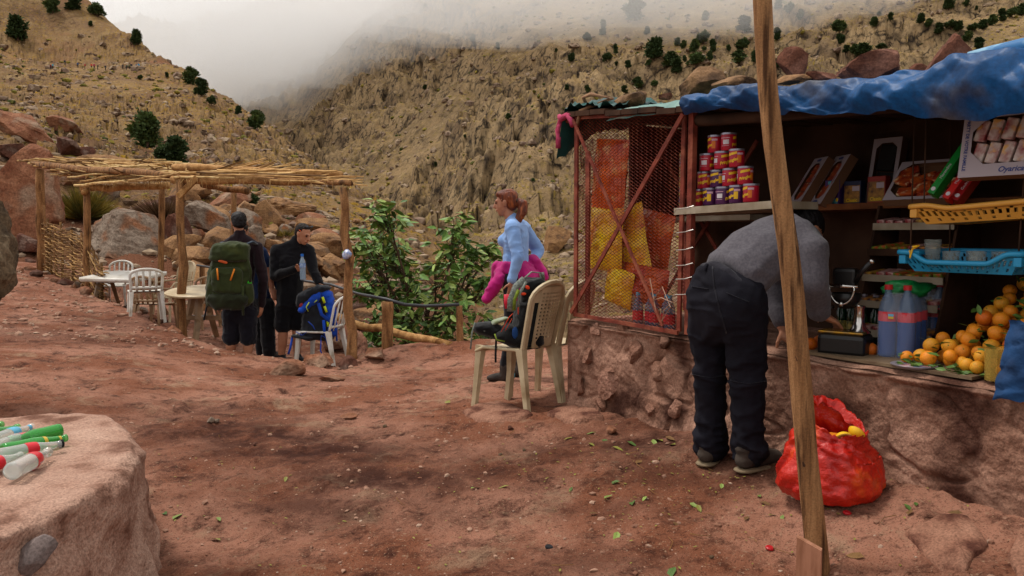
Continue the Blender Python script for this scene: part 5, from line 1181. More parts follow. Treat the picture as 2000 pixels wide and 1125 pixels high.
# hanging baskets --------------------------------------------------------
def basket(label, s0, s1, t0, t1, z0, z1, m, sag, rise=0.0):
    """perforated tray with a dipped front rim, hung on cords"""
    o = thing('hanging_basket', label, 'basket', Wl((s0 + s1) / 2, (t0 + t1) / 2, z0), SROT, 'plastic baskets hanging in the stall'); w, d, h = s1 - s0, t1 - t0, z1 - z0
    def rim(x):   # x -1..1 along the front
        e = 1 - float(sstep(.45, .85, abs(x))); return h * (1 - sag * e) + rise * (x + 1) / 2
    n = 44; b = MB()
    def side(fx, top, n, skip_row=True, flip=False):
        rows = [0, .14, .30, .42, .70, .86, 1.0]
        v = []; f = []
        for j, r in enumerate(rows):
            for i in range(n + 1): v.append(fx(i / n, r))
        for j in range(6):
            for i in range(n):
                if (j == 1 and i % 4 == 1) or (j == 3 and i % 2 == 1) or (j == 4 and i % 2 == 0 and i % 4 == 2): continue
                f.append((j * (n + 1) + i, j * (n + 1) + i + 1, (j + 1) * (n + 1) + i + 1, (j + 1) * (n + 1) + i))
        b.add(v, f)
    for ins in (0, .004):
        side(lambda u, r: ((u - .5) * (w - .10 * (1 - r)), -d / 2 + .035 * (1 - r) + ins, rim(2 * u - 1) * r + rise * u * (1 - r) * .6), None, n)
        side(lambda u, r: ((u - .5) * (w - .10 * (1 - r)), d / 2 - .035 * (1 - r) - ins, h * 1.05 * r + rise * u), None, n)
        for sx in (-1, 1): side(lambda u, r: (sx * (w / 2 - .05 * (1 - r) - ins), (u - .5) * (d - .07 * (1 - r)), h * (1 - .0) * r + (rise if sx > 0 else 0)), None, 24)
    b.grid(lambda u, v: ((u - .5) * (w - .10), (v - .5) * (d - .07), .002 + rise * u), 12, 6); b.build('tray', m, o)
    rp = [((u * 2 - 1) * w / 2, -d / 2, rim(u * 2 - 1)) for u in [i / 30 for i in range(31)]] + [(w / 2, (v - .5) * d, h + rise) for v in (.25, .5, .75, 1)] + [((.5 - u) * w, d / 2, h * 1.05 + rise * (1 - u)) for u in (.25, .5, .75, 1)] + [(-w / 2, (.5 - v) * d, h) for v in (.25, .5, .75, 1)]
    rb = MB(); rb.tube(rp, .0085, 6, flat=1.3); rb.build('rim', m, o, smooth=True)
    for sx in (-1, 1): hb = MB(); hb.box((.045, .09, .018), (sx * (w / 2 - .006), -d * .1, h + (rise if sx > 0 else 0) - .004), bev=.004); hb.box((.03, .06, .035), (sx * (w / 2 - .015), -d / 2 + .03, h * .62 + (rise if sx > 0 else 0)), bev=.004); hb.build('handle', m, o)
    for sx, sy in ((-1, -1), (1, -1), (-1, 1), (1, 1)): cb = MB(); zt = roof_z((s0 + s1) / 2) - z0 - .02; cb.tube([(sx * w * .44, sy * d * .40, h + (rise if sx > 0 else 0)), (sx * w * .46, sy * d * .36, zt)], .003, 5); cb.build('cord', M_DARKW, o)
    return o
M_BB = pm('basket_blue', '#2388b4', .4); M_BY = pm('basket_yellow', '#c98f3a', .45)
basket('bright blue plastic basket of glasses hanging above the oranges', 2.095, 2.575, .18, .52, .945, 1.022, M_BB, .50)
basket('yellow plastic basket hanging above the blue one', 2.15, 2.80, .16, .50, 1.135, 1.205, M_BY, .30, .04)
M_GLS = mat('clear_glass', '#dfe6e2', rough=.05, spec=.5, alpha=.28); M_GLSD = mat('glass_tint', '#a8aca4', rough=.06, spec=.7, alpha=.20)
gm = MB(); gm.lathe([(0, .004), (.026, .004), (.033, .10), (.031, .10), (.025, .010), (0, .010)], 16); gme = gm.mesh('drinking_glass', M_GLSD, True)
for i, (ds, dt, lab) in enumerate([(.07, .10, 'tall upright glass near the left end of the blue basket'), (.16, .08, 'short glass next to the tall one in the blue basket'), (.22, .14, 'middle glass lying toward the back of the blue basket'), (.27, .07, 'glass standing at the dip of the blue basket rim'), (.33, .12, 'fourth glass along the blue basket'), (.38, .08, 'last glass at the right end of the blue basket')]):
    o = inst('drinking_glass', gme); o.location = Wl(2.095 + ds, .20 + dt, .949); o.scale = (1, 1, 1.25 if i == 0 else .8); o.rotation_euler = (0, 0, SROT); tag(o, lab, 'glass', 'glasses in the blue basket')
mb = MB(); mb.tube([Wl(2.15, .17, 1.03), Wl(2.155, .165, 1.00), Wl(2.16, .172, 1.035), Wl(2.20, .15, 1.05), Wl(2.17, .16, 1.045)], .004, 5); o = mb.build('yellow_string', M_YEL); tag(o, 'yellow string tied round the left rim of the blue basket', 'string')
for i, (px0, py0, px1, py1, m, txt, lab) in enumerate([(1822, 382, 1893, 280, pm('green_box', '#127a2c', .35), 'Merendina', 'slim green biscuit box tilted up in the yellow basket'), (1850, 392, 1918, 300, pm('red_box', '#b81a16', .35), 'Maestro', 'slim red biscuit box tilted beside the green one'), (1868, 396, 1926, 318, pm('crimson_box', '#8f1216', .35), 'Gaufrettes', 'darker red biscuit box tucked behind the bright red one')]):
    a, c = PSw(px0, py0, .24 + .02 * i), PSw(px1, py1, .34 + .02 * i); d_ = c - a; o = thing('biscuit_box', lab, 'box', a, 0, 'biscuit boxes in the yellow basket')
    X = d_.normalized(); Yv = (SN - X * SN.dot(X)).normalized(); Z = X.cross(Yv); M = Matrix((X, Yv, Z)).transposed().to_4x4(); M.translation = a; o.rotation_euler = M.to_euler(); WM[o.name] = M
    b = MB(); b.box((d_.length, .05, .028), (d_.length / 2, 0, 0), bev=.001); b.build('box', m, o); v, f = text_geo(txt, .016); b = MB(); b.add(v, f, 0, Matrix.Translation((d_.length * .42, -.0262, 0)) @ Matrix.Rotation(PI / 2, 4, 'X')); b.build('lettering', M_WHT, o); b = MB(); b.lathe([(0, 0), (.009, 0)], 12, 0, Matrix.Translation((.02, -.0265, 0)) @ Matrix.Rotation(PI / 2, 4, 'X')); b.build('print_logo', M_WHT, o)
# sweets rack ------------------------------------------------------------
rk = thing('sweets_rack', 'stepped display rack of chocolate bars standing on the counter', 'rack', Wl(1.90, .62, TOPZ), SROT)
for sx in (-1, 1): b = MB(); b.add([(sx * .20 + e, y, z) for e in (-.006, .006) for y, z in ((-.20, 0), (.10, 0), (.14, .66), (-.02, .66))], [(0, 1, 2, 3), (4, 7, 6, 5), (0, 4, 5, 1), (1, 5, 6, 2), (2, 6, 7, 3), (3, 7, 4, 0)]); b.build('side_panel', M_DARKW, rk)
shz = [(.06, -.20), (.19, -.165), (.31, -.13), (.43, -.095), (.55, -.06)]; rs2 = random.Random(5)
SW = [pm('bar_red', '#8a1a22', .35, c2='#c8a8a0', scale=40), pm('bar_navy', '#23243f', .35, c2='#c07a1c', scale=36), pm('bar_green', '#4f8a2a', .35, c2='#b83a22', scale=30), pm('bar_brown', '#5a2a1c', .35, c2='#c89a3a', scale=36)]
for k, (z, y) in enumerate(shz):
    b = MB(); b.box((.40, .16, .008), (0, y + .08, z)); b.build('shelf', M_DARKW, rk); b = MB(); b.box((.396, .006, .032), (0, y - .002, z + .010)); b.build('shelf_front', M_SHELF if k != 3 else M_DARKW, rk)
    for j in range(8):
        lab = 'chocolate bar on the sweets rack, %s from the left on the %s step' % (['first', 'second', 'third', 'fourth', 'fifth', 'sixth', 'seventh', 'last'][j], ['lowest', 'second lowest', 'middle', 'second highest', 'highest'][k])
        o = MB(); o.box((.040, .12, .018), (0, 0, 0), bev=.004); o = o.build('chocolate_bar', SW[rs2.randrange(4)] if k != 4 or j > 3 else SW[0]); o.location = WM[rk.name] @ Vector((-.17 + .048 * j, y + .07, z + .030 + rs2.uniform(0, .01))); o.rotation_euler = (.12, rs2.uniform(-.1, .1), SROT + rs2.uniform(-.15, .15)); tag(o, lab, 'chocolate bar', 'chocolate bars on the rack')
# green beer bottles -----------------------------------------------------
M_BG = mat('green_glass', '#0f2a16', rough=.12, spec=.5, coat=.3); M_BGL = mat('green_glass_light', '#4cbc55', rough=.06, spec=.5, trans=.62, ior=1.4); M_BCL = mat('bottle_glass', '#eef1ec', rough=.05, spec=.6, trans=.72, ior=1.25); M_LAB = pm('label_red', '#c8202c', .4); M_LABB = pm('label_blue', '#5aa8c8', .4); M_LABY = pm('label_yellow', '#c8a83a', .4)
BP = [(0, 0), (.0255, .001), (.0275, .006), (.0275, .125), (.025, .145), (.0155, .178), (.0125, .20), (.0118, .228), (.0138, .230), (.0138, .238), (.0118, .240), (0, .240)]
bt = thing('beer_bottle', 'x', 'bottle', (0, 0, 0)); b = MB(); b.lathe(BP, 16); b.build('glass', M_BG, bt, smooth=True); b = MB(); b.lathe([(.0280, .05), (.0280, .105)], 16); b.build('label', pm('beer_label', '#1f3a2a', .5, c2='#b8a050', scale=50), bt); b = MB(); b.lathe([(.0145, .228), (.0150, .239), (0, .2415)], 12); b.build('cap', M_LID, bt)
for k in range(9):
    s = 1.585 + (k % 5) * .062; t = .50 + (k // 5) * .07; lab = 'green beer bottle on the counter, %s from the pole, %s row' % (ordn[k % 5], 'front' if k < 5 else 'rear')
    loc = Wl(s, t, TOPZ + .002)
    if k == 0: bt.location = loc; bt['label'] = lab; o = bt
    else: o = dup(bt, loc, k * .7, lab)
    o['group'] = 'green beer bottles on the counter'
# juicer -------------------------------------------------------------------
M_IRON = mat('cast_iron', '#1c1a1a', rough=.35, spec=.5, metal=.3); M_CHR = mat('chrome', '#b8b4b0', rough=.18, metal=1.0)
js, jz = PSl(1650, 690, .14); J = thing('orange_juicer', 'black cast iron lever juicer with a chrome hoop and column', 'juicer', Wl(js, .14, TOPZ), SROT + .35)
b = MB(); b.box((.20, .15, .095), (0, 0, .048), bev=.02); b.build('base', M_IRON, J, smooth=False); b = MB(); b.box((.19, .12, .012), (-.005, .0, .101), bev=.005); b.build('drip_tray', pm('juice_metal', '#6a5a44', .25, metal=.7, c2='#b0801c', scale=22), J)
b = MB(); b.lathe([(.05, .10), (.030, .12), (.022, .15), (.020, .20), (.026, .215)], 16, 0, Matrix.Translation((.05, .02, 0))); b.build('column', M_CHR, J, smooth=True)
b = MB(); b.lathe([(.0, .20), (.03, .205), (.055, .235), (.062, .27), (.058, .27), (.05, .235), (0, .215)], 20, 0, Matrix.Translation((.0, 0, 0))); b.build('cup', M_IRON, J, smooth=True)
b = MB(); b.tube([(-.052 * math.cos(a), -.03 - .035, .300 - .075 * math.sin(a)) for a in [PI * i / 14 for i in range(15)]], .0045, 6); b.build('hoop', M_CHR, J, smooth=True)
b = MB(); b.tube([(-.065, -.06, .302), (.065, -.06, .302)], .008, 8); b.build('crossbar', M_CHR, J, smooth=True); b = MB(); b.ell((0, -.068, .226), .012); b.build('pivot', M_CHR, J, smooth=True)
b = MB(); b.box((.10, .07, .085), (-.01, .02, .335), bev=.015); b.build('press_head', M_IRON, J); b = MB(); b.tube([(.045, -.02, .32), (.065, -.03, .36), (.11, -.05, .405)], .011, 8); b.build('lever', M_IRON, J, smooth=True); b = MB(); b.ell((.115, -.052, .41), .012); b.build('lever_knob', M_CHR, J, smooth=True)
b = MB(); b.lathe([(.035, .0), (.030, .012), (.0, .012)], 12, 0, Matrix.Translation((-.075, -.02, .21)) @ Matrix.Rotation(.3, 4, 'Y')); b.build('spout', M_CHR, J)
# water and cola packs -----------------------------------------------------
M_WAT = mat('water_plastic', '#0f4688', rough=.10, spec=.5, alpha=.92, coat=.4); M_WATC = mat('water_clear', '#5a6f8c', rough=.10, spec=.6, alpha=.50); M_FILM = mat('shrink_film', '#c8ccdb', rough=.10, spec=.9, alpha=.14, bump=.5, bscale=16); M_CAPR = pm('cap_red', '#a81a20', .4)
def water_pack(label, s, t, nx, ny, r=.041, film=True):
    o = thing('bottle_pack', label, 'bottle pack', Wl(s, t, TOPZ + .010), SROT + .30, 'shrink wrapped bottle packs')
    for i in range(nx):
        for j in range(ny):
            x, y = (i - (nx - 1) / 2) * r * 2.02, (j - (ny - 1) / 2) * r * 2.02; T = Matrix.Translation((x, y, 0)); prof = [(0, 0), (r * .9, 0), (r, .012)]
            for k in range(7): prof += [(r, .02 + k * .022), (r * .965, .031 + k * .022)]
            b = MB(); b.lathe(prof + [(r, .175)], 14, 0, T); bo = b.build('bottle', M_WAT, o, smooth=True)
            b = MB(); b.lathe([(r * 1.01, .150), (r * 1.01, .190)], 14, 0, T); b.build('label', M_LAB, bo)
            b = MB(); b.lathe([(r, .175), (r * .98, .20), (r * .8, .232), (r * .45, .262), (.0135, .275), (.0135, .286)], 14, 0, T); b.build('shoulder', M_WATC, bo, smooth=True)
            b = MB(); b.lathe([(.0165, .282), (.0165, .302), (0, .303)], 12, 0, T); b.build('cap', M_CAPR, bo)
    if film:
        w, d = r * 2.02 * nx + .004, r * 2.02 * ny + .004
        def ff(u, v):
            a = u * 2 * PI; c, s_ = math.cos(a), math.sin(a); e = .32; x = math.copysign(abs(c) ** e, c) * w / 2; y = math.copysign(abs(s_) ** e, s_) * d / 2; k = 1 - .30 * float(sstep(.62, 1, v)); wv = .004 * fold(u * 9, v * 3, 51); return (x * k * (1 + wv * 4), y * k * (1 + wv * 4), .002 + .268 * v)
        b = MB(); b.grid(ff, 60, 14); b.build('film', M_FILM, o, smooth=True)
        b = MB(); b.add([(-w / 2 * .30, -d / 2 - .004, .163), (-w / 2 * .02, -d / 2 - .004, .163), (-w / 2 * .02, -d / 2 - .004, .172), (-w / 2 * .30, -d / 2 - .004, .172), (-w / 2 * .30, -d / 2 - .004, .181), (-w / 2 * .02, -d / 2 - .004, .181)], [(0, 1, 2, 3)]); b.build('print_stripe', M_LABY, o)
        b = MB(); b.add([(-w / 2 * .30, -d / 2 - .004, .173), (-w / 2 * .02, -d / 2 - .004, .173), (-w / 2 * .02, -d / 2 - .004, .182), (-w / 2 * .30, -d / 2 - .004, .182)], [(0, 1, 2, 3)]); b.build('print_stripe', M_LABB, o)
    return o
s, z = PSl(1768, 705, .24); water_pack('shrink wrapped pack of blue water bottles with red labels beside the oranges', s - .05, .29, 2, 3, .037)
s, z = PSl(1838, 640, .60); water_pack('dim second pack of bottles with red caps at the back of the counter', s - .03, .58, 2, 2, .038)
v, f = rock_geo(911, (.085, .06, .034), 0, 3, .7); b = MB(); b.add(v, f); o = b.build('green_bag', pm('green_plastic', '#0f7a3a', .35, c2='#0a5428', scale=20, bump=.5), smooth=True); s, z = PSl(1772, 562, .30); o.location = Wl(s, .31, z); tag(o, 'crumpled bright green plastic bag on top of the water pack', 'bag')
# oranges ------------------------------------------------------------------
M_OR = [mat('orange_peel', '#e08c20', '#cf7414', scale=9, rough=.5, bump=.15, bscale=220, spec=.35, rand=.12, c3='#b8a02c', s3=6, t3=(.62, .78)), mat('orange_peel_yellow', '#e09c2a', '#d0861c', scale=9, rough=.5, bump=.15, bscale=220, spec=.35, rand=.12, c3='#8f9a3a', s3=6, t3=(.56, .75)), mat('orange_peel_deep', '#d06a14', '#b85510', scale=9, rough=.5, bump=.15, bscale=220, spec=.35, rand=.12)]
om = []
for m in M_OR: b = MB(); b.ell((0, 0, 0), 1, sub=3); om.append(b.mesh('fruit', m, True))
cal_m = MB().lathe([(0, 1.0), (.07, 1.01), (.09, .99)], 6).mesh('stem_end', pm('stem', '#4a5a24', .8))
ro = random.Random(14); PLACED = []
def heap_max(s, t): return TOPZ + .062 + .38 * min(1, max(0, (t - .11) / .46)) * min(1, max(.10, (s - 2.10) / .36))
PA = np.zeros((400, 4)); tries = 0
while len(PLACED) < 300 and tries < 20000:
    tries += 1; r = ro.uniform(.0245, .031); s = ro.uniform(2.15, 2.88); t = ro.uniform(.085, .80)
    if s < 2.24 and t > .17 or s < 2.33 and t > .40: continue
    q = PA[:len(PLACED)]; z = TOPZ + .010 + r
    if len(q):
        h2 = (q[:, 0] - s) ** 2 + (q[:, 1] - t) ** 2; R2 = (r + q[:, 3]) ** 2; m = h2 < R2 * .86
        if m.any(): z = max(z, float((q[m, 2] + np.sqrt(R2[m] - h2[m])).max()) - .006)
    if z < heap_max(s, t): PA[len(PLACED)] = (s, t, z, r); PLACED.append((s, t, z, r))
for i, (s, t, z, r) in enumerate(PLACED):
    o = thing('orange', 'ripe orange in the heap piled on the stall counter', 'orange', Wl(s, t, z), 0, 'oranges heaped on the counter', rot=(ro.uniform(-1.2, 1.2), ro.uniform(-1.2, 1.2), ro.uniform(0, 6))); o.scale = (r, r, r * ro.uniform(.92, 1.0)); inst('fruit', om[ro.choice((0, 0, 1, 2, 0, 1))], o); inst('stem_end', cal_m, o)
FRONT = sorted([i for i, q in enumerate(PLACED) if q[1] < .125 and q[2] < TOPZ + .055 and q[0] < 2.62], key=lambda i: PLACED[i][0])
obs = [q for q in bpy.data.objects if q.name.startswith('orange') and q.get('category') == 'orange']
for n_, i in enumerate(FRONT[:10]): obs[i]['label'] = 'orange in the front row of the heap, %s from the plate' % ('first second third fourth fifth sixth seventh eighth ninth tenth'.split()[n_])
LB = MB()
for i in range(640):
    s, t, z, r = ro.choice(PLACED); q = Wl(s + ro.uniform(-.04, .04), t + ro.uniform(-.05, .0), max(TOPZ + .012, z + ro.uniform(-.02, .022))); LB.add(*leaf_geo(), 0, leaf_mat(q, Vector((ro.uniform(-1, 1), ro.uniform(-1, 1), ro.uniform(-.2, .5))).normalized(), ro.uniform(.025, .05), ro.uniform(-1, 1)))
for i in range(90): LB.add(*leaf_geo(), 0, leaf_mat(Wl(ro.uniform(2.2, 2.75), ro.uniform(.04, .12), TOPZ + .014), Vector((ro.uniform(-1, 1), ro.uniform(-1, 1), ro.uniform(0, .3))).normalized(), ro.uniform(.02, .045), ro.uniform(-1, 1)))
o = LB.build('orange_leaves', M_LF[0]); tag(o, kind='stuff')
for i, (px, py, t, lab) in enumerate([(1584, 672, .12, 'whole orange on the counter between the pole and the juicer'), (1612, 664, .16, 'orange lying against the left end of the juicer'), (1600, 668, .22, 'orange behind the pair beside the juicer'), (1702, 672, .20, 'single orange between the juicer and the water pack')]):
    s, z = PSl(px, py, t); o = thing('orange', lab, 'orange', Wl(s, t, TOPZ + .030), 0, 'oranges heaped on the counter'); o.scale = (.028,) * 3; inst('fruit', om[2], o); inst('stem_end', cal_m, o)
# plate, glass, cloth
s, z = PSl(1783, 724, .05); o = thing('tin_plate', 'round tin plate with printed pattern at the counter edge below the oranges', 'plate', Wl(s, .06, TOPZ + .004), SROT + .2); b = MB(); b.lathe([(0, .006), (.06, .006), (.085, .016), (.088, .014), (.062, 0), (0, 0)], 28); b.build('dish', pm('tin', '#8f868c', .3, metal=.4), o, smooth=True); b = MB(); b.lathe([(0, .0075), (.058, .0075)], 24); b.build('print_pattern', pm('plate_print', '#b8aeb4', .4, c2='#a84a3a', scale=60, detail=2, c3='#3a5a8a', s3=40, t3=(.55, .6)), o)
s, z = PSl(1952, 752, .035); o = thing('juice_glass', 'faceted glass tumbler standing by the blue cloth at the counter edge', 'glass', Wl(s - .02, .05, TOPZ + .002), SROT); b = MB(); b.lathe([(0, .004), (.036, .004), (.041, .118), (.039, .118), (.034, .012), (0, .012)], 12); b.build('tumbler', mat('tumbler_glass', '#b89a4a', rough=.06, spec=.5, alpha=.42), o)
def cloth_fn(u, v):
    s = 2.60 + .50 * u + .05 * v; z = .80 - .26 * v + .02 * fold(u * 3, v * 2, 61); t = -.03 - .05 * v - .03 * math.sin(u * 14 + v) + .02 * fold(u * 4, v * 3, 63); return (s + .055 * (1 - v), t, z)
b = MB(); b.grid(cloth_fn, 40, 24); b.grid(lambda u, v: tuple(np.array(cloth_fn(u, v)) + (0, .012, 0)), 40, 24); o = b.build('blue_cloth', pm('blue_cloth', '#14406e', .8, c2='#0f2f54', scale=12, bump=.4), smooth=True); o.location = SA; o.rotation_euler = (0, 0, SROT); tag(o, 'dark blue cloth hanging over the right end of the counter', 'cloth')
# snack bags behind the wire ----------------------------------------------
def snack_bag(label, px, py, w, h, t, m, tilt=0.0, thick=.07, seed=1):
    s, z = PSl(px, py, t); o = thing('snack_bag', label, 'snack bag', Wl(s, t, z - h / 2), SROT, 'big snack bags behind the wire', rot=(0, tilt, SROT))
    def fn(sgn):
        def f(u, v):
            x, y = u * 2 - 1, v * 2 - 1; e = max(0, (1 - x * x)) ** .6 * max(0, (1 - y * y)) ** .5 * (.75 + .5 * fold(u * 5, v * 6, seed + 40))
            return (x * w / 2 * (1 - .06 * (1 - abs(y)) ** 2), sgn * thick * e * (1 + .25 * fold(u * 3, v * 4, seed)), v * h)
        return f
    b = MB(); b.grid(fn(-1), 22, 26); b.grid(fn(1), 22, 26); b.build('bag', m, o, smooth=True)
    b = MB(); b.box((w * .98, .004, h * .05), (0, 0, h * .985)); b.build('seam', m, o); return o
BGO = pm('foil_orange', '#f06a1c', .3, c2='#a8321a', scale=6, c3='#e0a86a', s3=9, t3=(.55, .68), bump=.4, bscale=14); BGR = pm('foil_red', '#a8281c', .3, c2='#d0601c', scale=7, bump=.4, bscale=14); BGY = pm('foil_yellow', '#ffd81c', .3, c2='#d07a1c', scale=7, c3='#b83a1c', s3=8, t3=(.58, .68), bump=.4, bscale=14); BGB = pm('foil_brown', '#5a3a24', .4, c2='#3a2418', scale=8, bump=.4); BGG = pm('sack_beige', '#b8a88a', .8, c2='#98886a', scale=14)
snack_bag('pale topped orange foil bag hanging high behind the wire', 1186, 345, .33, .44, .12, BGO, .12, .07, 1)
snack_bag('yellow foil bag behind the wire under the orange one', 1182, 468, .33, .38, .10, BGY, .05, .06, 2)
snack_bag('bright yellow foil bag slanting through the middle of the cage', 1240, 480, .36, .46, .20, BGY, -.25, .06, 3)
snack_bag('dark red foil bag between the two yellow ones', 1206, 500, .18, .42, .18, BGR, .1, .05, 4)
snack_bag('orange red foil bag low in the cage', 1256, 556, .42, .22, .16, BGR, .1, .07, 5)
snack_bag('crumpled yellow foil bag at the bottom of the cage', 1205, 560, .26, .22, .10, BGY, .2, .06, 9)
snack_bag('big red orange foil bag in the middle of the cage behind the yellow ones', 1268, 470, .34, .36, .34, BGO, .2, .06, 6)
snack_bag('small beige sack at the bottom of the cage', 1228, 582, .19, .14, .14, BGG, 0, .06, 7)
snack_bag('narrow blue and yellow packet strip hanging by the cage post', 1331, 355, .035, .30, .05, pm('strip_blue', '#23308a', .35, c2='#c8a01c', scale=26), 0, .01, 8)
sbm = thing('soda_bottle', 'x', 'bottle', (0, 0, 0)); b = MB(); b.lathe([(0, 0), (.028, 0), (.031, .01), (.031, .10), (.028, .125), (.012, .16), (.012, .175)], 14); b.build('body', M_WATC, sbm, smooth=True); b = MB(); b.lathe([(.0315, .03), (.0315, .085)], 14); b.build('label', M_LAB, sbm); b = MB(); b.lathe([(.0135, .172), (.0135, .188), (0, .189)], 10); b.build('cap', M_LABB, sbm)
for k, px in enumerate((1246, 1262, 1278, 1294, 1308)):
    s, z = PSl(px, 610, .08); lab = 'small red labelled soda bottle at the foot of the wire, %s from the left' % ordn[k]; loc = Wl(s, .08 + .03 * (k % 2), TOPZ + .004)
    if k == 0: sbm.location = loc; sbm['label'] = lab; sbm['group'] = 'soda bottles in the cage'
    else: dup(sbm, loc, k, lab)
# net sack of peel -----------------------------------------------------------
M_SACK = mat('red_net', '#a8140c', '#c42a12', scale=6, rough=.36, spec=.45, bump=.8, bscale=80, bdist=.006, c3='#d8581c', s3=7, t3=(.58, .72), coat=.1)
pz = gp(1625, 945); sk = thing('peel_sack', 'shiny red net sack stuffed with squeezed orange peel at the foot of the counter', 'sack', Vector((1.245, 3.06, gz(1.245, 3.06))))
def sack_fn(u, v):
    a = u * 2 * PI; c, s_ = math.cos(a), math.sin(a)
    prof = np.interp(v, [0, .06, .18, .35, .6, .8, .92, 1.0], [.10, .160, .188, .184, .150, .122, .124, .105]); z = np.interp(v, [0, .06, .18, .35, .6, .8, .92, 1.0], [0, .005, .045, .105, .20, .265, .315, .275])
    n = fold(c * 1.1 + 5, s_ * 1.1 + v * 1.6, 71); cr = 1 - abs(fold(c * 1.4 + 3, s_ * 1.4 + v * 2.5, 73)) * 2; n2 = fold(c * 3.5, s_ * 3.5 + v * 4, 75)
    r = prof * (1 + .14 * n + .05 * max(0, cr) + .025 * n2 + .03 * math.sin(v * 40 + 6 * n) * (v > .5)); return (c * r * 1.02, s_ * r * .88, z * (1 + .10 * c * (v > .5) * -1 + .10 * n * v + .22 * s_ * max(0, v - .6) / .4) + .004)
b = MB(); b.grid(sack_fn, 110, 60); b.build('net', M_SACK, sk, smooth=True); b = MB(); b.ell((0, 0, .18), (.115, .10, .07), sub=3); b.build('filling', M_OR[0], sk, smooth=True)
def peel(x, y, z, r, rot, lab):
    o = thing('peel', lab, 'orange peel', V0 + Vector((x, y, z)), 0, 'pieces of peel', rot=rot); b = MB(); pr = [(r * math.sin(a), r * (1 - math.cos(a))) for a in [i * 1.35 / 6 for i in range(7)]]; b.lathe(pr, 16); b.build('rind', M_YEL, o, smooth=True); b = MB(); b.lathe([(q * .90, z + r * .10) for q, z in pr] + [(r * .98, r * .8)], 16); b.build('pith', pm('pith', '#e0c060', .8), o, smooth=True)
V0 = Vector((1.245, 3.06, gz(1.245, 3.06)))
peel(.015, -.055, .262, .036, (2.3, .5, .4), 'upper yellow peel half poking out of the red sack'); peel(-.035, -.085, .245, .038, (2.7, -.4, 1.4), 'lower yellow peel half poking out of the red sack'); peel(.06, -.06, .25, .034, (.9, .2, 2.0), 'third peel half, cut side up, at the back of the red sack')

# ---------------------------------------------------------------- people
M_SKIN = mat('skin', '#a8735a', '#96624a', scale=9, rough=.5, spec=.35, sss=.08); M_SKINT = mat('skin_tanned', '#b57f62', '#a36c50', scale=9, rough=.5, spec=.35, sss=.06)
M_HAIRB = mat('hair_black', '#141012', '#0c090a', scale=40, rough=.55, bump=.8, bscale=90, stretch=(1, 1, .3)); M_HAIRR = mat('hair_auburn', '#6e331a', '#4c2012', scale=34, rough=.5, bump=.8, bscale=80, stretch=(1, 1, .25), c3='#8f4a24', s3=30, t3=(.5, .65)); M_HAIRD = mat('hair_brown', '#241a16', '#17100d', scale=40, rough=.6, bump=.8, bscale=90)
M_EYE = mat('eye', '#120d0b', rough=.2, spec=.5); M_LIP = mat('lips', '#8a4a40', rough=.5)
def fabric(name, c, c2=None, **k): k.setdefault('rough', .88); k.setdefault('bump', .35); k.setdefault('bscale', 90); k.setdefault('sheen', .12); return mat('cloth_' + name, c, c2, spec=.15, bdist=.004, **k)
def frame(f, up=(0, 0, 1)):
    f = Vector(f).normalized(); u = Vector(up); u = (u - f * u.dot(f)).normalized(); r = f.cross(u); return Matrix((r, f, u)).transposed()
def skinned(mb, voxel, name, m, parent, wr=0.0, wf=6.0, seed=0, it=4, st=(1, 1, 1), folds=None):
    v, f = remesh(mb, voxel, it)
    if wr:
        n = vnormals(v, f); x, y, z = v[:, 0] * wf * st[0], v[:, 1] * wf * st[1], v[:, 2] * wf * st[2]
        a = fbm(x + seed, y, z, 3, seed); d = wr * a + wr * .9 * np.maximum(0, 1 - 4 * np.abs(fbm(x * .8 + 9 + seed, y * .8, z * 1.1, 2, seed + 3)))
        if folds is not None: d = d * folds(v)
        v = v + n * d[:, None]
    b = MB(); b.add(v, f); return b.build(name, m, parent, smooth=True, world=True)
def E_(c, r, B=None): return (Vector(c), r, B.to_euler() if B is not None else (0, 0, 0))
def cap(b, p, r0, q, r1, sub=2): b.hull([(Vector(p), r0), (Vector(q), r1)], sub)
def add_hand(b, w, d, n, side, curl=.5, s=1.0, spread=.10):
    """palm, four bent fingers of unequal length and a thumb that leaves the side of the palm"""
    d = Vector(d).normalized(); n = Vector(n); n = (n - d * n.dot(d)).normalized(); l = d.cross(n) * side      # l points to the thumb side
    w = Vector(w); B = Matrix((d.cross(n), d, n)).transposed()
    b.hull([E_(w, (.027 * s, .022 * s, .019 * s), B), E_(w + d * .05 * s + l * .004, (.040 * s, .025 * s, .016 * s), B), E_(w + d * .085 * s, (.038 * s, .014 * s, .012 * s), B)])
    for k, (o, L_) in enumerate([(.030, .070), (.010, .078), (-.010, .072), (-.029, .056)]):
        p = w + d * .088 * s + l * o * s; dd = (d + l * o * spread * 10).normalized(); r = .0092 * s
        for j, f in enumerate((.45, .32, .25)):
            a = curl * (.55 + .5 * j); q = Quaternion(l, -a * side if False else 0); dd2 = (dd * math.cos(a) + n * math.sin(a)).normalized(); e = p + dd2 * L_ * f * s; cap(b, p, r, e, r * .9, 1); p = e; r *= .9
    p = w + d * .030 * s + l * .030 * s; e = p + (l * .75 + d * .55 + n * .35).normalized() * .042 * s; cap(b, p, .0125 * s, e, .0105 * s, 1); cap(b, e, .0105 * s, e + (d * .8 + l * .25 + n * (.3 + curl * .5)).normalized() * .034 * s, .009 * s, 1)
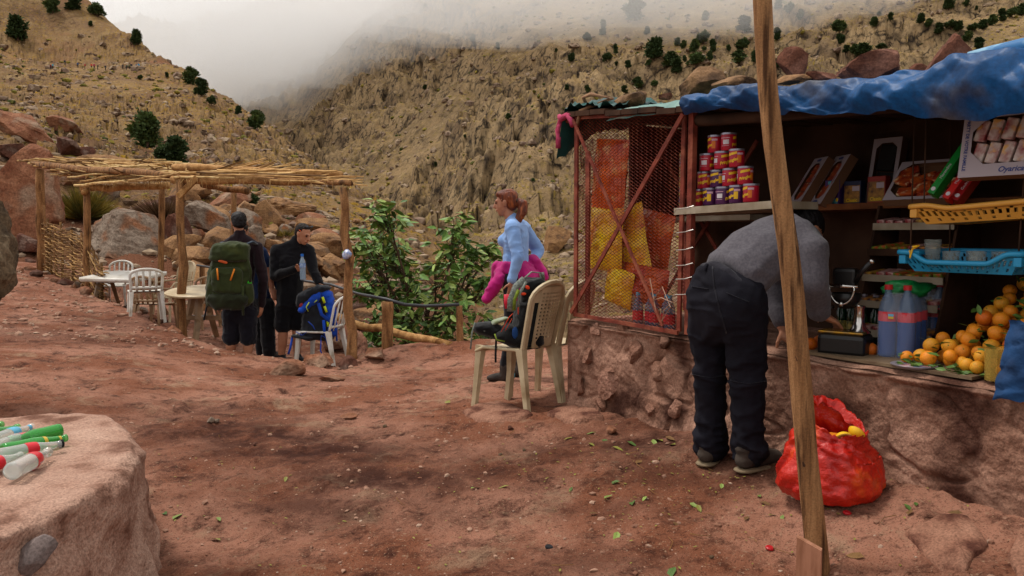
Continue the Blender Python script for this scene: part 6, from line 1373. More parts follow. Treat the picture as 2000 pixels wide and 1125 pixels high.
def add_head(b, c, f, s=1.0, up=(0, 0, 1)):
    B = frame(f, up); c = Vector(c); T = lambda *p: c + B @ (Vector(p) * s)
    rr = lambda *q: tuple(x * s for x in q)
    b.hull([E_(T(0, -.012, .035), rr(.074, .094, .082), B), E_(T(0, .022, -.035), rr(.058, .066, .06), B)]); b.hull([E_(T(0, .025, -.03), rr(.060, .062, .05), B), E_(T(0, .048, -.083), rr(.032, .034, .026), B)])
    b.hull([E_(T(0, .090, .018), rr(.009, .010, .012), B), E_(T(0, .112, -.022), rr(.012, .013, .011), B), E_(T(0, .088, -.026), rr(.017, .012, .010), B)])
    b.hull([E_(T(-.03, .080, .030), rr(.022, .012, .010), B), E_(T(.03, .080, .030), rr(.022, .012, .010), B)])
    b.hull([E_(T(-.012, .086, -.052), rr(.014, .012, .010), B), E_(T(.012, .086, -.052), rr(.014, .012, .010), B)])
    for sx in (-1, 1): b.hull([E_(T(sx * .074, -.012, .012), rr(.010, .020, .018), B), E_(T(sx * .072, -.006, -.022), rr(.008, .012, .012), B)])
    return T, B
def face_parts(T, B, par, s=1.0):
    rr = lambda *q: tuple(x * s for x in q); b = MB()
    for sx in (-1, 1): b.ell(T(sx * .031, .0845, .012), rr(.012, .008, .006), B.to_euler())
    b.build('eyes', M_EYE, par, world=True); b = MB(); b.ell(T(0, .094, -.056), rr(.022, .006, .005), B.to_euler()); b.build('mouth', M_LIP, par, world=True)
    b = MB()
    for sx in (-1, 1): b.ell(T(sx * .032, .088, .034), rr(.020, .006, .005), B.to_euler())
    b.build('eyebrows', M_HAIRD, par, world=True)
def limb(b, pts, rad):
    for i in range(len(pts) - 1): cap(b, pts[i], rad[i], pts[i + 1], rad[i + 1])
def torso(b, pel, ch, nk, fwd, w=(.15, .13, .165), d=(.10, .095, .10), shoulders=None):
    up = (Vector(ch) - Vector(pel)).normalized(); f = Vector(fwd); f = (f - up * f.dot(up)).normalized(); B = Matrix((f.cross(up), f, up)).transposed()
    wa = Vector(pel).lerp(Vector(ch), .45); a = E_(pel, (w[0], d[0], .10), B); m = E_(wa, (w[1], d[1], .08), B); c = E_(ch, (w[2], d[2], .12), B)
    b.hull([a, m]); b.hull([m, c])
    if shoulders: b.hull([E_(Vector(ch) + up * .04, (w[2] * .8, d[2] * .85, .09), B), E_(shoulders[0], .062, B), E_(shoulders[1], .062, B), E_(nk, .062, B)])
    return B, up
def shoe(b, heel, toe, r=.042, h=.035):
    heel, toe = Vector(heel), Vector(toe); d = (toe - heel).normalized(); B = frame(d)
    b.hull([E_(heel + Vector((0, 0, h)), (r * .9, r * 1.0, h), B), E_(heel.lerp(toe, .62) + Vector((0, 0, h * .85)), (r * 1.1, r, h * .85), B), E_(toe + Vector((0, 0, h * .7)) - d * .02, (r * .9, r * .9, h * .65), B)]); b.hull([E_(heel + Vector((0, 0, .09)), (r * .9, r, .03), B), E_(heel + d * .05 + Vector((0, 0, h)), (r * .9, r * 1.4, h * .8), B)])
def sole(name, heel, toe, m, par, r=.046):
    heel, toe = Vector(heel), Vector(toe); d = (toe - heel).normalized(); B = frame(d); b = MB(); b.hull([E_(heel + Vector((0, 0, .012)), (r * .95, r, .012), B), E_(heel.lerp(toe, .65) + Vector((0, 0, .012)), (r * 1.15, r, .012), B), E_(toe + Vector((0, 0, .014)) - d * .02, (r * .9, r * .9, .012), B)]); return b.build(name, m, par, smooth=True, world=True)
V = Vector

# --- woman in the light blue top
wg = gz(-.045, 6.9); wo = V((-.045, 6.9, wg)); d0 = 6.9; k = d0 / FPX
pw = thing('person', 'woman with auburn ponytail, light blue top and pink jacket tied round her waist', 'person', wo)
wf = V((-.86, .42, 0)).normalized(); wr_ = wf.cross(V((0, 0, 1)))       # her right hand side
def wp(px, py, dy=0.0): return P(px, py, d0 + dy)
pel, ch, nk, hd = wp(1008, 533), wp(1008, 462), wp(1001, 430), wp(988, 397)
shL, shR = wp(1000, 444, -.15), wp(1022, 444, .17); elL, wrL = wp(1012, 503, -.24), wp(999, 548, -.24); elR, wrR = wp(1052, 490, .26), wp(1036, 522, .10)
hipL, hipR = wp(1003, 545, -.08), wp(1014, 545, .09); knL, knR = wp(1000, 645, -.10), wp(1012, 645, .12)
anL, anR = V((wp(988, 700).x, 6.80, wg + .09)), V((wp(1018, 700).x, 7.06, wg + .09))
sk_ = MB(); torso(sk_, pel, ch, nk, wf, (.125, .105, .125), (.09, .08, .09)); cap(sk_, nk - V((0, 0, .03)), .050, hd + V((.01, 0, -.05)), .046); T_, B_ = add_head(sk_, hd, V((-.93, .22, -.12)), .97)
limb(sk_, [shL, elL, wrL], [.045, .038, .026]); limb(sk_, [shR, elR, wrR], [.045, .038, .026]); add_hand(sk_, wrL, V((-.16, 0, -1)), V((-.8, .4, 0)), -1, .35, .98)
add_hand(sk_, wrR, V((-.6, -.5, -.4)), V((-.5, -.6, 0)), 1, .4, .95); limb(sk_, [hipL, knL, anL], [.075, .050, .036]); limb(sk_, [hipR, knR, anR], [.075, .050, .036])
skinned(sk_, .0075, 'body', M_SKIN, pw, it=3); face_parts(T_, B_, pw, .97)
hb = MB(); rr = .97; hb.hull([E_(T_(0, -.024, .045), (.081, .094, .080), B_), E_(T_(0, -.055, -.015), (.068, .055, .06), B_)]); hb.hull([E_(T_(0, .035, .085), (.060, .045, .030), B_), E_(T_(0, -.02, .06), (.080, .08, .065), B_)])
skinned(hb, .008, 'hair', M_HAIRR, pw, .004, 22, 3, 2)
hb = MB(); tl = T_(0, -.105, .005); limb(hb, [tl, T_(.0, -.150, -.03), T_(-.02, -.145, -.10), T_(-.04, -.10, -.17), T_(-.05, -.05, -.24)], [.030, .044, .040, .030, .012]); skinned(hb, .008, 'ponytail', M_HAIRR, pw, .006, 26, 5, 2, (1, 1, .4))
hb = MB(); hb.lathe([(.030, -.010), (.036, 0), (.030, .010)], 14, 0, Matrix.Translation(tl) @ frame(V((.9, -.2, .2))).to_4x4() @ Matrix.Rotation(PI / 2, 4, 'X')); hb.build('hair_band', M_EYE, pw, world=True)
M_TOPB = fabric('light_blue', '#86a8d8', '#7898ca', scale=6, bump=.15)
cb = MB(); torso(cb, pel + V((0, 0, .06)), ch, nk + V((.01, 0, -.02)), wf, (.145, .130, .142), (.11, .105, .112), (shL, shR)); 
for sx in (-1, 1): cb.ell(ch + wf * .095 + wr_ * .062 * sx + V((0, 0, -.035)), (.050, .054, .056), sub=2)
limb(cb, [shL, elL, elL.lerp(wrL, .96)], [.063, .053, .040]); limb(cb, [shR, elR, wrR], [.063, .053, .040]); cap(cb, nk + V((0, 0, -.03)), .062, nk + V((-.005, 0, .012)), .056); skinned(cb, .009, 'top', M_TOPB, pw, .006, 8, 11, 4, (1, 1, 1.6))
M_PINK = fabric('magenta', '#b81a72', '#9a1460', scale=5, bump=.2, rough=.7)
cb = MB(); Bw = frame(wf); cb.hull([E_(pel + V((0, 0, .085)), (.150, .118, .03), Bw), E_(pel + V((0, 0, .02)), (.166, .132, .045), Bw)]); cb.hull([E_(pel - wf * .08 + V((0, 0, .06)), (.13, .05, .05), Bw), E_(pel - wf * .15 + V((0, 0, -.02)), (.14, .035, .05), Bw), E_(pel - wf * .14 + V((0, 0, -.20)), (.15, .03, .05), Bw), E_(pel - wf * .05 + V((0, 0, -.24)), (.14, .05, .04), Bw)])
kn = pel + wf * .15 + V((0, -.06, .04)); cb.ell(kn, (.055, .06, .05), sub=2)
limb(cb, [kn, wp(975, 545, -.12), wp(962, 565, -.14), wp(951, 584, -.14)], [.042, .050, .048, .044]); limb(cb, [kn + V((0, .06, 0)), wp(970, 520, .02), wp(969, 545, .05)], [.05, .05, .045]); limb(cb, [wp(1040, 510, .05), wp(1060, 530, .02), wp(1064, 538, 0)], [.05, .045, .035]); skinned(cb, .010, 'tied_jacket', M_PINK, pw, .014, 9, 17, 3)
M_LEG = fabric('black', '#17161a', '#0f0e12', scale=8, bump=.25)
cb = MB(); cb.hull([E_(pel + V((0, 0, .02)), (.15, .115, .07), Bw), E_(hipL + V((0, 0, -.03)), .092), E_(hipR + V((0, 0, -.03)), .092)]); limb(cb, [hipL, knL, anL + V((0, 0, .06))], [.094, .066, .050]); limb(cb, [hipR, knR, anR + V((0, 0, .06))], [.094, .066, .050]); skinned(cb, .010, 'leggings', M_LEG, pw, .006, 10, 19, 4)
M_BOOT = mat('boot', '#3c322c', '#2a2420', scale=14, rough=.8, bump=.4); M_BOOTT = mat('boot_trim', '#2f6f78', rough=.6)
for nm, an, hl, tw in (('L', anL, V((-.02, 6.80, wg)), V((-.20, 6.84, wg))), ('R', anR, V((.09, 7.04, wg)), V((-.06, 7.12, wg)))):
    cb = MB(); shoe(cb, hl, tw, .046, .045); cap(cb, an + V((0, 0, -.04)), .050, an + V((0, 0, .05)), .055); o = skinned(cb, .008, 'boot', M_BOOT, pw, .002, 30, 5, 2); cb = MB(); cb.ell(hl + V((.035, -.01, .06)), (.012, .04, .03), sub=1); cb.build('heel_trim', M_BOOTT, o, world=True)

# --- man with the green backpack, seen from behind
M_PLUM = fabric('plum', '#211318', '#180d12', scale=7, bump=.4, bscale=60); M_SHORT = fabric('navy_shorts', '#17151e', '#100e16', scale=7); d1 = 9.3; g1 = gz(P(468, 500, d1).x, d1)
m1 = thing('person', 'dark haired man in plum shirt and dark shorts, seen from behind under the green backpack', 'person', V((P(468, 500, d1).x, d1, g1)))
def q1(px, py, dy=0.0): return P(px, py, d1 + dy)
pel, ch, nk, hd = q1(468, 605), q1(470, 505), q1(468, 462), q1(466, 436); f1 = V((-.12, 1, 0)).normalized()
shL, shR = q1(438, 482), q1(501, 482); elL, wrL = q1(424, 545), q1(424, 592, .06); elR, wrR = q1(514, 545, -.02), q1(511, 596, .02); hipL, hipR = q1(453, 612), q1(484, 612); knL, knR = q1(452, 664), q1(485, 664); anL, anR = V((q1(450, 700).x, d1, g1 + .08)), V((q1(484, 700).x, d1, g1 + .08))
b = MB(); torso(b, pel, ch, nk, f1, (.14, .125, .15), (.095, .09, .095)); cap(b, nk + V((0, 0, -.03)), .058, hd + V((0, 0, -.05)), .054); T_, B_ = add_head(b, hd, V((-.45, .85, -.05)), 1.06); limb(b, [shL, elL, wrL], [.05, .042, .030]); limb(b, [shR, elR, wrR], [.05, .042, .030])
add_hand(b, wrR, V((-.15, .1, -1)), V((-1, .2, 0)), 1, .55, 1.05); add_hand(b, wrL, V((.1, .1, -1)), V((1, .2, 0)), -1, .55, 1.05); limb(b, [hipL, knL, knL.lerp(anL, .35), anL], [.085, .060, .062, .038]); limb(b, [hipR, knR, knR.lerp(anR, .35), anR], [.085, .060, .062, .038]); skinned(b, .008, 'body', M_SKINT, m1, it=3); face_parts(T_, B_, m1, 1.06)
hb = MB(); hb.hull([E_(T_(0, -.024, .048), (.088, .104, .088), B_), E_(T_(0, -.062, -.012), (.076, .055, .052), B_)]); hb.hull([E_(T_(0, .04, .095), (.068, .05, .03), B_), E_(T_(0, -.02, .06), (.086, .09, .075), B_)]); skinned(hb, .008, 'hair', M_HAIRB, m1, .005, 40, 7, 2)
b = MB(); torso(b, pel + V((0, 0, .03)), ch, nk, f1, (.165, .155, .170), (.115, .11, .115), (shL, shR)); limb(b, [shL, elL, wrL], [.070, .060, .042]); limb(b, [shR, elR, wrR], [.070, .060, .042]); cap(b, nk + V((0, 0, -.04)), .075, nk + V((0, 0, .03)), .066); skinned(b, .010, 'shirt', M_PLUM, m1, .008, 9, 23, 4)
b = MB(); b.hull([E_(pel + V((0, 0, .04)), (.165, .12, .06)), E_(hipL + V((0, 0, -.05)), .105), E_(hipR + V((0, 0, -.05)), .105)]); limb(b, [hipL, q1(452, 660)], [.112, .100]); limb(b, [hipR, q1(485, 660)], [.112, .100]); skinned(b, .010, 'shorts', M_SHORT, m1, .010, 9, 29, 3)
for an in (anL, anR): b = MB(); h_ = V((an.x, an.y - .04, g1)); shoe(b, h_, h_ + V((-.02, .26, 0)), .048, .042); skinned(b, .009, 'shoe', M_BOOT, m1, it=2)
# green backpack
M_OLV = fabric('olive', '#2f3719', '#252c14', scale=6, bump=.5, bscale=70, c3='#3c421f', s3=5, t3=(.55, .7)); M_OLVD = fabric('olive_dark', '#252a16', '#1c2011', scale=6, bump=.5); M_ORT = mat('orange_trim', '#d0781c', rough=.6); M_STRAP = fabric('strap_black', '#16161a')
d2 = 9.02
def p2(px, py, dy=0.0): return P(px, py, d2 + dy)
gp_ = thing('backpack', 'big olive green hiking backpack with orange tabs on the man seen from behind', 'backpack', p2(450, 600)); KK = d2 / FPX
b = MB(); b.hull([(p2(440, 485), (.13, .10, .06)), (p2(462, 487), (.13, .10, .06)), (p2(432, 560), (.17, .14, .10)), (p2(465, 560), (.16, .14, .10)), (p2(430, 592), (.14, .12, .06)), (p2(466, 592), (.14, .12, .06))]); body = skinned(b, .014, 'pack_body', M_OLV, gp_, .016, 7, 31, 5)
b = MB(); b.hull([(p2(438, 482, -.05), (.13, .12, .05)), (p2(468, 482, -.05), (.12, .12, .05)), (p2(430, 506, -.08), (.13, .09, .03)), (p2(466, 507, -.08), (.12, .09, .03))]); lid = skinned(b, .013, 'pack_lid', M_OLV, gp_, .014, 8, 37, 4); lid['label'] = 'rounded top lid of the green backpack'
b = MB(); b.hull([(p2(428, 535, -.12), (.09, .05, .08)), (p2(460, 535, -.12), (.09, .05, .08)), (p2(430, 566, -.12), (.09, .05, .05)), (p2(458, 566, -.12), (.09, .05, .05))]); pk = skinned(b, .013, 'front_pocket', M_OLV, gp_, .010, 9, 41, 4)
b = MB(); b.hull([(p2(424, 583, -.10), (.12, .08, .06)), (p2(466, 583, -.10), (.12, .08, .06)), (p2(430, 598, -.08), (.10, .08, .04)), (p2(462, 598, -.08), (.10, .08, .04))]); skinned(b, .013, 'lower_pocket', M_OLVD, gp_, .012, 9, 43, 4)
b = MB(); b.hull([(p2(486, 560, -.04), (.05, .07, .05)), (p2(487, 584, -.04), (.055, .07, .06))]); skinned(b, .012, 'side_pocket', M_OLV, gp_, .008, 9, 47, 3); b = MB(); b.ell(p2(487, 553, -.05), (.026, .026, .03)); b.build('green_bottle_cap', mat('neon_green', '#35c41c', rough=.4), gp_, world=True)
def ribbon(name, pts, w, m, par, seg=6): b = MB(); b.tube(pts, w, seg, flat=.35); return b.build(name, m, par, smooth=True, world=True)
for a, c in (((424, 524), (426, 547)), ((458, 525), (450, 548))): ribbon('orange_tab', [p2(*a, -.185), p2((a[0] + c[0]) / 2, (a[1] + c[1]) / 2, -.19), p2(*c, -.185)], .010, M_ORT, gp_)
b = MB(); b.hull([(p2(431, 510, -.188), (.03, .006, .012)), (p2(441, 513, -.186), (.02, .006, .014))]); b.build('emblem', mat('emblem_orange', '#b04a1c', rough=.6), gp_, world=True)
for pts in ([(474, 558, -.13), (474, 590, -.13), (475, 616, -.10)], [(421, 585, -.17), (421, 606, -.14)], [(454, 585, -.17), (452, 606, -.14)], [(414, 520, -.12), (410, 560, -.12), (404, 600, -.02)], [(482, 505, -.1), (490, 530, -.08), (488, 552, -.1)]): ribbon('strap', [p2(*q) for q in pts], .016, M_OLV, gp_)
ribbon('strap', [p2(405, 590, .0), p2(401, 612, -.02), p2(398, 625, -.02)], .012, M_STRAP, gp_); ribbon('shoulder_strap', [p2(478, 478, .06), p2(492, 472, .12), p2(500, 478, .24)], .03, fabric('strap_grey', '#3a4450'), gp_); ribbon('shoulder_strap', [p2(440, 478, .06), p2(434, 474, .14), p2(430, 480, .26)], .03, fabric('strap_grey', '#3a4450'), gp_)

# --- person mostly hidden between the two men
d3 = 9.85; g3 = gz(P(512, 500, d3).x, d3); m3 = thing('person', 'person mostly hidden between the two men, a bare forearm and black trousers showing', 'person', V((P(512, 500, d3).x, d3, g3)))
def q3(px, py, dy=0.0): return P(px, py, d3 + dy)
pel, ch, nk, hd = q3(508, 590), q3(492, 508), q3(478, 472), q3(472, 452); f3 = V((.5, .85, 0)).normalized(); shL, shR = q3(474, 486, .1), q3(512, 492, -.08); elR, wrR = q3(528, 535, -.1), q3(531, 562, -.12); elL, wrL = q3(474, 540, .2), q3(484, 575, .22)
hipL, hipR = q3(503, 596, .06), q3(520, 596, -.05); anL, anR = V((q3(510, 700).x, d3 + .08, g3 + .08)), V((q3(530, 700).x, d3 - .08, g3 + .08)); knL, knR = hipL.lerp(anL, .5), hipR.lerp(anR, .5)
b = MB(); torso(b, pel, ch, nk, f3, (.13, .115, .14), (.09, .085, .09)); cap(b, nk, .05, hd, .05); T_, B_ = add_head(b, hd, f3, .95); limb(b, [shL, elL, wrL], [.045, .038, .028]); limb(b, [shR, elR, wrR], [.045, .038, .028]); add_hand(b, wrR, V((.35, -.2, -.9)), V((-.6, .6, -.2)), 1, .3, 1.05, .2); add_hand(b, wrL, V((0, .1, -1)), V((.5, .5, 0)), -1, .5); limb(b, [hipL, knL, anL], [.08, .055, .038]); limb(b, [hipR, knR, anR], [.08, .055, .038]); skinned(b, .008, 'body', M_SKIN, m3, it=3)
hb = MB(); hb.ell(T_(0, -.02, .045), (.082, .10, .085), B_.to_euler()); skinned(hb, .01, 'hair', M_HAIRD, m3, .004, 30, 3, 2)
b = MB(); torso(b, pel + V((0, 0, .05)), ch, nk, f3, (.15, .14, .155), (.11, .105, .11), (shL, shR)); limb(b, [shR, shR.lerp(elR, .6)], [.065, .058]); limb(b, [shL, shL.lerp(elL, .6)], [.065, .058]); limb(b, [q3(536, 535, .06), q3(546, 560, .05), q3(549, 575, .04)], [.05, .06, .05]); skinned(b, .010, 'shirt', fabric('deep_blue', '#14264a', '#0f1d3a', scale=6), m3, .008, 9, 53, 4)
b = MB(); b.hull([E_(pel + V((0, 0, .03)), (.15, .12, .06)), E_(hipL, .10), E_(hipR, .10)]); limb(b, [hipL, knL, anL], [.105, .085, .075]); limb(b, [hipR, knR, anR], [.105, .088, .080]); skinned(b, .010, 'trousers', M_LEG, m3, .009, 9, 59, 3)
for an in (anL, anR): b = MB(); h_ = V((an.x, an.y, g3)); shoe(b, h_, h_ + V((.12, .22, 0)), .046, .042); skinned(b, .010, 'shoe', M_BOOT, m3, it=2)

# --- man in black with the water bottle
d4 = 9.75; g4 = gz(P(566, 500, d4).x, d4); m4 = thing('person', 'man in black jacket and shorts, sunglasses on his head, holding a water bottle', 'person', V((P(566, 500, d4).x, d4, g4)))
def q4(px, py, dy=0.0): return P(px, py, d4 + dy)
pel, ch, nk, hd = q4(566, 598), q4(568, 510), q4(578, 474), q4(592, 458, -.04); f4 = V((.75, -.62, 0)).normalized()
shR, shL = q4(540, 490, -.06), q4(602, 488, .06); elR, wrR = q4(536, 540, -.12), q4(575, 526, -.26); elL, wrL = q4(612, 528, -.02), q4(624, 552, -.14); hipR, hipL = q4(555, 605, -.03), q4(580, 605, .04); knR, knL = q4(553, 650, -.05), q4(580, 650, .02)
anR, anL = V((q4(551, 700).x, d4 - .03, g4 + .08)), V((q4(580, 700).x, d4 + .02, g4 + .08))
b = MB(); torso(b, pel, ch, nk, f4, (.14, .125, .15), (.10, .095, .10)); cap(b, nk + V((0, 0, -.03)), .056, hd + V((-.03, .02, -.04)), .052); T_, B_ = add_head(b, hd, V((.80, -.45, -.42)), 1.05); limb(b, [shL, elL, wrL], [.05, .042, .030]); limb(b, [shR, elR, wrR], [.05, .042, .030]); add_hand(b, wrR, V((.95, -.15, .12)), V((.1, -.6, -.3)), -1, 1.0, 1.1); add_hand(b, wrL, V((.5, -.5, -.6)), V((-.3, -.2, -1)), 1, .4, 1.05)
limb(b, [hipL, knL, knL.lerp(anL, .35), anL], [.085, .058, .060, .038]); limb(b, [hipR, knR, knR.lerp(anR, .35), anR], [.085, .058, .060, .038]); skinned(b, .0075, 'body', M_SKINT, m4, it=3); face_parts(T_, B_, m4, 1.05)
hb = MB(); hb.hull([E_(T_(0, -.026, .044), (.082, .096, .080), B_), E_(T_(0, -.06, -.01), (.070, .05, .05), B_)]); hb.hull([E_(T_(0, .012, .092), (.060, .045, .026), B_), E_(T_(0, -.03, .06), (.080, .078, .07), B_)]); skinned(hb, .008, 'hair', M_HAIRD, m4, .004, 40, 9, 2)
sg = MB(); sg.tube([T_(-.082, -.02, .045), T_(-.080, .02, .085), T_(-.045, .050, .122), T_(.045, .050, .122), T_(.080, .02, .085), T_(.082, -.02, .045)], .004, 6); so_ = sg.build('sunglasses', M_EYE, m4, smooth=True, world=True)
for sx in (-1, 1): sg = MB(); sg.ell(T_(sx * .036, .056, .122), (.027, .006, .014), B_.to_euler()); sg.build('lens', mat('lens', '#4a5a68', rough=.1, spec=.6, metal=.4), so_, world=True)
sg = MB(); sg.ell(T_(.083, .01, .055), (.004, .022, .006), B_.to_euler()); sg.build('temple_tip', mat('temple_orange', '#d0501c', rough=.5), so_, world=True)
M_JKT = fabric('black_jacket', '#111015', '#0b0a0e', scale=6, bump=.3); b = MB(); torso(b, pel + V((0, 0, .02)), ch, nk, f4, (.170, .165, .180), (.135, .135, .130), (shL, shR)); limb(b, [shL, elL, wrL], [.074, .060, .046]); limb(b, [shR, elR, wrR], [.074, .062, .046]); cap(b, nk + V((0, 0, -.05)), .082, nk + V((.005, 0, .035)), .068); skinned(b, .010, 'jacket', M_JKT, m4, .008, 9, 61, 4)
b = MB(); b.hull([E_(pel + V((0, 0, .02)), (.155, .13, .06)), E_(hipL + V((0, 0, -.04)), .10), E_(hipR + V((0, 0, -.04)), .10)]); limb(b, [hipL, q4(580, 632, .02)], [.112, .105]); limb(b, [hipR, q4(553, 636, -.04)], [.112, .105]); skinned(b, .010, 'shorts', M_JKT, m4, .008, 9, 67, 3)
for an in (anL, anR): b = MB(); h_ = V((an.x, an.y, g4)); shoe(b, h_, h_ + V((.16, -.16, 0)), .048, .042); skinned(b, .009, 'shoe', M_STRAP, m4, it=2)
def drink(label, base, up, h, parent_cat='bottle'):
    o = thing('water_bottle', label, 'bottle', base); o.rotation_euler = V(up).to_track_quat('Z', 'Y').to_euler(); r = .036; prof = [(0, 0), (r * .9, 0), (r, .01)]
    for i in range(6): prof += [(r, .02 + i * .024), (r * .95, .032 + i * .024)]
    b = MB(); b.lathe(prof + [(r, .17), (r * .97, .21), (r * .6, .25), (.0135, .275), (.0135, .29)], 16); b.build('body', mat('pet_plastic', '#9fb4c8', rough=.08, spec=.6, alpha=.50), o, smooth=True); b = MB(); b.lathe([(r * .86, .01), (r * .86, .13), (0, .13)], 12); b.build('water', mat('water_in_bottle', '#5f7f98', rough=.05, alpha=.45), o, smooth=True); b = MB(); b.lathe([(r * 1.01, .15), (r * 1.01, .20)], 16); b.build('label', mat('label_pale', '#a8bcd8', '#3f6fb0', scale=40, rough=.5, alpha=.8), o); b = MB(); b.lathe([(.018, .28), (.018, .31), (0, .311)], 12); b.build('cap', mat('cap_blue', '#1c62b8', rough=.4), o); return o
drink('clear water bottle with a blue cap held by the man in black', q4(592, 547, -.335), (-.02, 0, 1), .31)
# blue backpack on the white chair
d5 = 9.5
def p5(px, py, dy=0.0): return P(px, py, d5 + dy)
M_BLUB = fabric('royal_blue', '#1246b0', '#0d3690', scale=7, bump=.45, bscale=60, rough=.7); M_DGR = fabric('charcoal', '#23262c', '#181a1f', scale=7, bump=.4); M_LIME = mat('lime_trim', '#b8c81c', rough=.6); bpk = thing('backpack', 'bright blue and charcoal backpack with lime straps standing on the white slatted chair', 'backpack', p5(618, 664))
b = MB(); b.hull([(p5(604, 655), (.10, .12, .06)), (p5(640, 655), (.09, .12, .06)), (p5(612, 590), (.10, .12, .06)), (p5(640, 585), (.08, .11, .06))]); skinned(b, .013, 'pack_body', M_DGR, bpk, .012, 8, 71, 4)
b = MB(); b.hull([(p5(640, 575, -.05), (.06, .08, .05)), (p5(646, 610, -.05), (.07, .08, .06)), (p5(650, 650, -.04), (.05, .09, .05))]); b.hull([(p5(628, 566, -.04), (.08, .07, .04)), (p5(642, 590, -.04), (.06, .07, .06))]); skinned(b, .012, 'side_panel', M_BLUB, bpk, .012, 9, 73, 3)
b = MB(); b.hull([(p5(595, 578, -.03), (.09, .12, .05)), (p5(630, 562, -.03), (.10, .13, .04)), (p5(588, 594, -.04), (.06, .10, .04))]); lid = skinned(b, .012, 'pack_lid', M_DGR, bpk, .014, 9, 79, 3)
b = MB(); b.hull([(p5(590, 606, -.12), (.05, .05, .03)), (p5(614, 585, -.12), (.06, .05, .05)), (p5(622, 572, -.10), (.05, .05, .04))]); skinned(b, .011, 'lid_edge', M_BLUB, bpk, .010, 10, 83, 3)
for pts, m, w in (([(604, 590, -.17), (598, 600, -.18), (602, 608, -.17)], M_LIME, .016), ([(619, 586, -.17), (614, 591, -.17)], M_LIME, .014), ([(630, 580, -.16), (634, 592, -.16)], M_LIME, .016), ([(634, 598, -.15), (638, 610, -.15)], M_LIME, .016), ([(640, 628, -.15), (641, 638, -.15)], M_LIME, .016), ([(622, 592, -.16), (628, 614, -.17), (650, 632, -.15)], M_BLUB, .022), ([(602, 628, -.16), (611, 636, -.17), (615, 644, -.16)], M_BLUB, .014), ([(632, 625, -.17), (634, 650, -.17), (640, 662, -.15)], M_BLUB, .020), ([(655, 600, -.06), (656, 640, -.08), (658, 666, -.08)], M_BLUB, .012), ([(626, 666, -.14), (628, 655, -.18), (636, 660, -.16), (640, 675, -.16)], M_BLUB, .008), ([(627, 664, -.16), (626, 685, -.16), (631, 696, -.16)], M_BLUB, .008), ([(578, 648, -.14), (590, 655, -.14), (600, 648, -.14)], M_BLUB, .010)): ribbon('strap', [p5(*q) for q in pts], w, m, bpk)
b = MB(); b.hull([(p5(576, 656, -.10), (.05, .06, .02)), (p5(600, 660, -.10), (.08, .07, .02))]); skinned(b, .011, 'hip_belt', M_DGR, bpk, it=3); ribbon('strap', [p5(571, 658, -.12), p5(567, 680, -.12), p5(563, 692, -.12)], .014, M_BLUB, bpk)
b = MB(); b.ell(p5(588, 596, -.14), (.02, .012, .03), (0, .5, 0)); b.build('emblem', mat('emblem_red', '#8a2430', rough=.6), bpk, world=True)
# black backpack with a camera pouch on the cream chair
d6 = 5.2
def p6(px, py, dy=0.0): return P(px - 6, py, d6 + dy)
M_BLKN = fabric('black_nylon', '#121214', '#0b0b0d', scale=8, bump=.5, bscale=70, rough=.65); M_MESH = mat('grey_mesh', '#8d948c', '#5f665f', scale=90, rough=.8, bump=.4); M_LIMED = mat('lime_mesh', '#7d8f2a', '#5f6e20', scale=60, rough=.8); M_ORE = mat('orange_red', '#d8421c', rough=.55)
kp = thing('backpack', 'black backpack with grey harness and orange tabs leaning in the cream chair', 'backpack', p6(1030, 680))
b = MB(); b.hull([(p6(1018, 660), (.05, .14, .05)), (p6(1055, 665), (.05, .14, .05)), (p6(1030, 600), (.06, .13, .05)), (p6(1062, 600), (.04, .12, .05)), (p6(1052, 555), (.05, .11, .035)), (p6(1070, 560), (.03, .10, .03))]); skinned(b, .009, 'pack_body', M_BLKN, kp, .010, 12, 91, 3)
b = MB(); b.hull([(p6(1038, 552, -.02), (.05, .10, .035)), (p6(1060, 552, -.02), (.04, .10, .03)), (p6(1030, 585, -.04), (.03, .08, .05))]); skinned(b, .009, 'pack_lid', M_BLKN, kp, .010, 12, 93, 3)
for pts, m, w in (([(1003, 608, -.14), (1004, 585, -.15), (1014, 560, -.15), (1030, 545, -.13)], M_MESH, .026), ([(1010, 606, -.165), (1011, 586, -.175), (1019, 566, -.175)], M_LIMED, .012), ([(1018, 600, -.16), (1020, 575, -.17), (1034, 550, -.15)], M_MESH, .010), ([(1028, 545, -.12), (1044, 531, -.10), (1062, 533, -.08), (1068, 545, -.06)], M_MESH, .012), ([(1064, 532, -.06), (1066, 546, -.06)], M_MESH, .018)): ribbon('harness', [p6(*q) for q in pts], w, m, kp)
b = MB(); b.ell(p6(1036, 561, -.15), (.018, .012, .012), (0, .6, 0)); b.ell(p6(1028, 574, -.15), (.020, .012, .010)); b.build('orange_tab', M_ORE, kp, world=True)
for pts, m, w in (([(985, 648, -.16), (1000, 620, -.17), (1008, 612, -.16)], M_ORE, .007), ([(993, 646, -.16), (1006, 622, -.17)], M_ORE, .006), ([(1045, 576, -.14), (1046, 606, -.14)], M_ORE, .005), ([(1018, 584, -.16), (1018, 614, -.16)], M_ORE, .004), ([(972, 652, -.16), (976, 664, -.17), (992, 667, -.17)], M_LIMED, .005)): ribbon('piping', [p6(*q) for q in pts], w, m, kp)
b = MB(); b.hull([(p6(1000, 640, -.06), (.04, .09, .03)), (p6(985, 655, -.06), (.05, .10, .04)), (p6(1010, 668, -.06), (.05, .10, .03))]); skinned(b, .009, 'hip_pad', M_BLKN, kp, .008, 12, 95, 3); b = MB(); b.ell(p6(1012, 650, -.16), (.02, .012, .04)); b.build('blue_pocket', mat('blue_patch', '#14386a', rough=.8), kp, world=True)
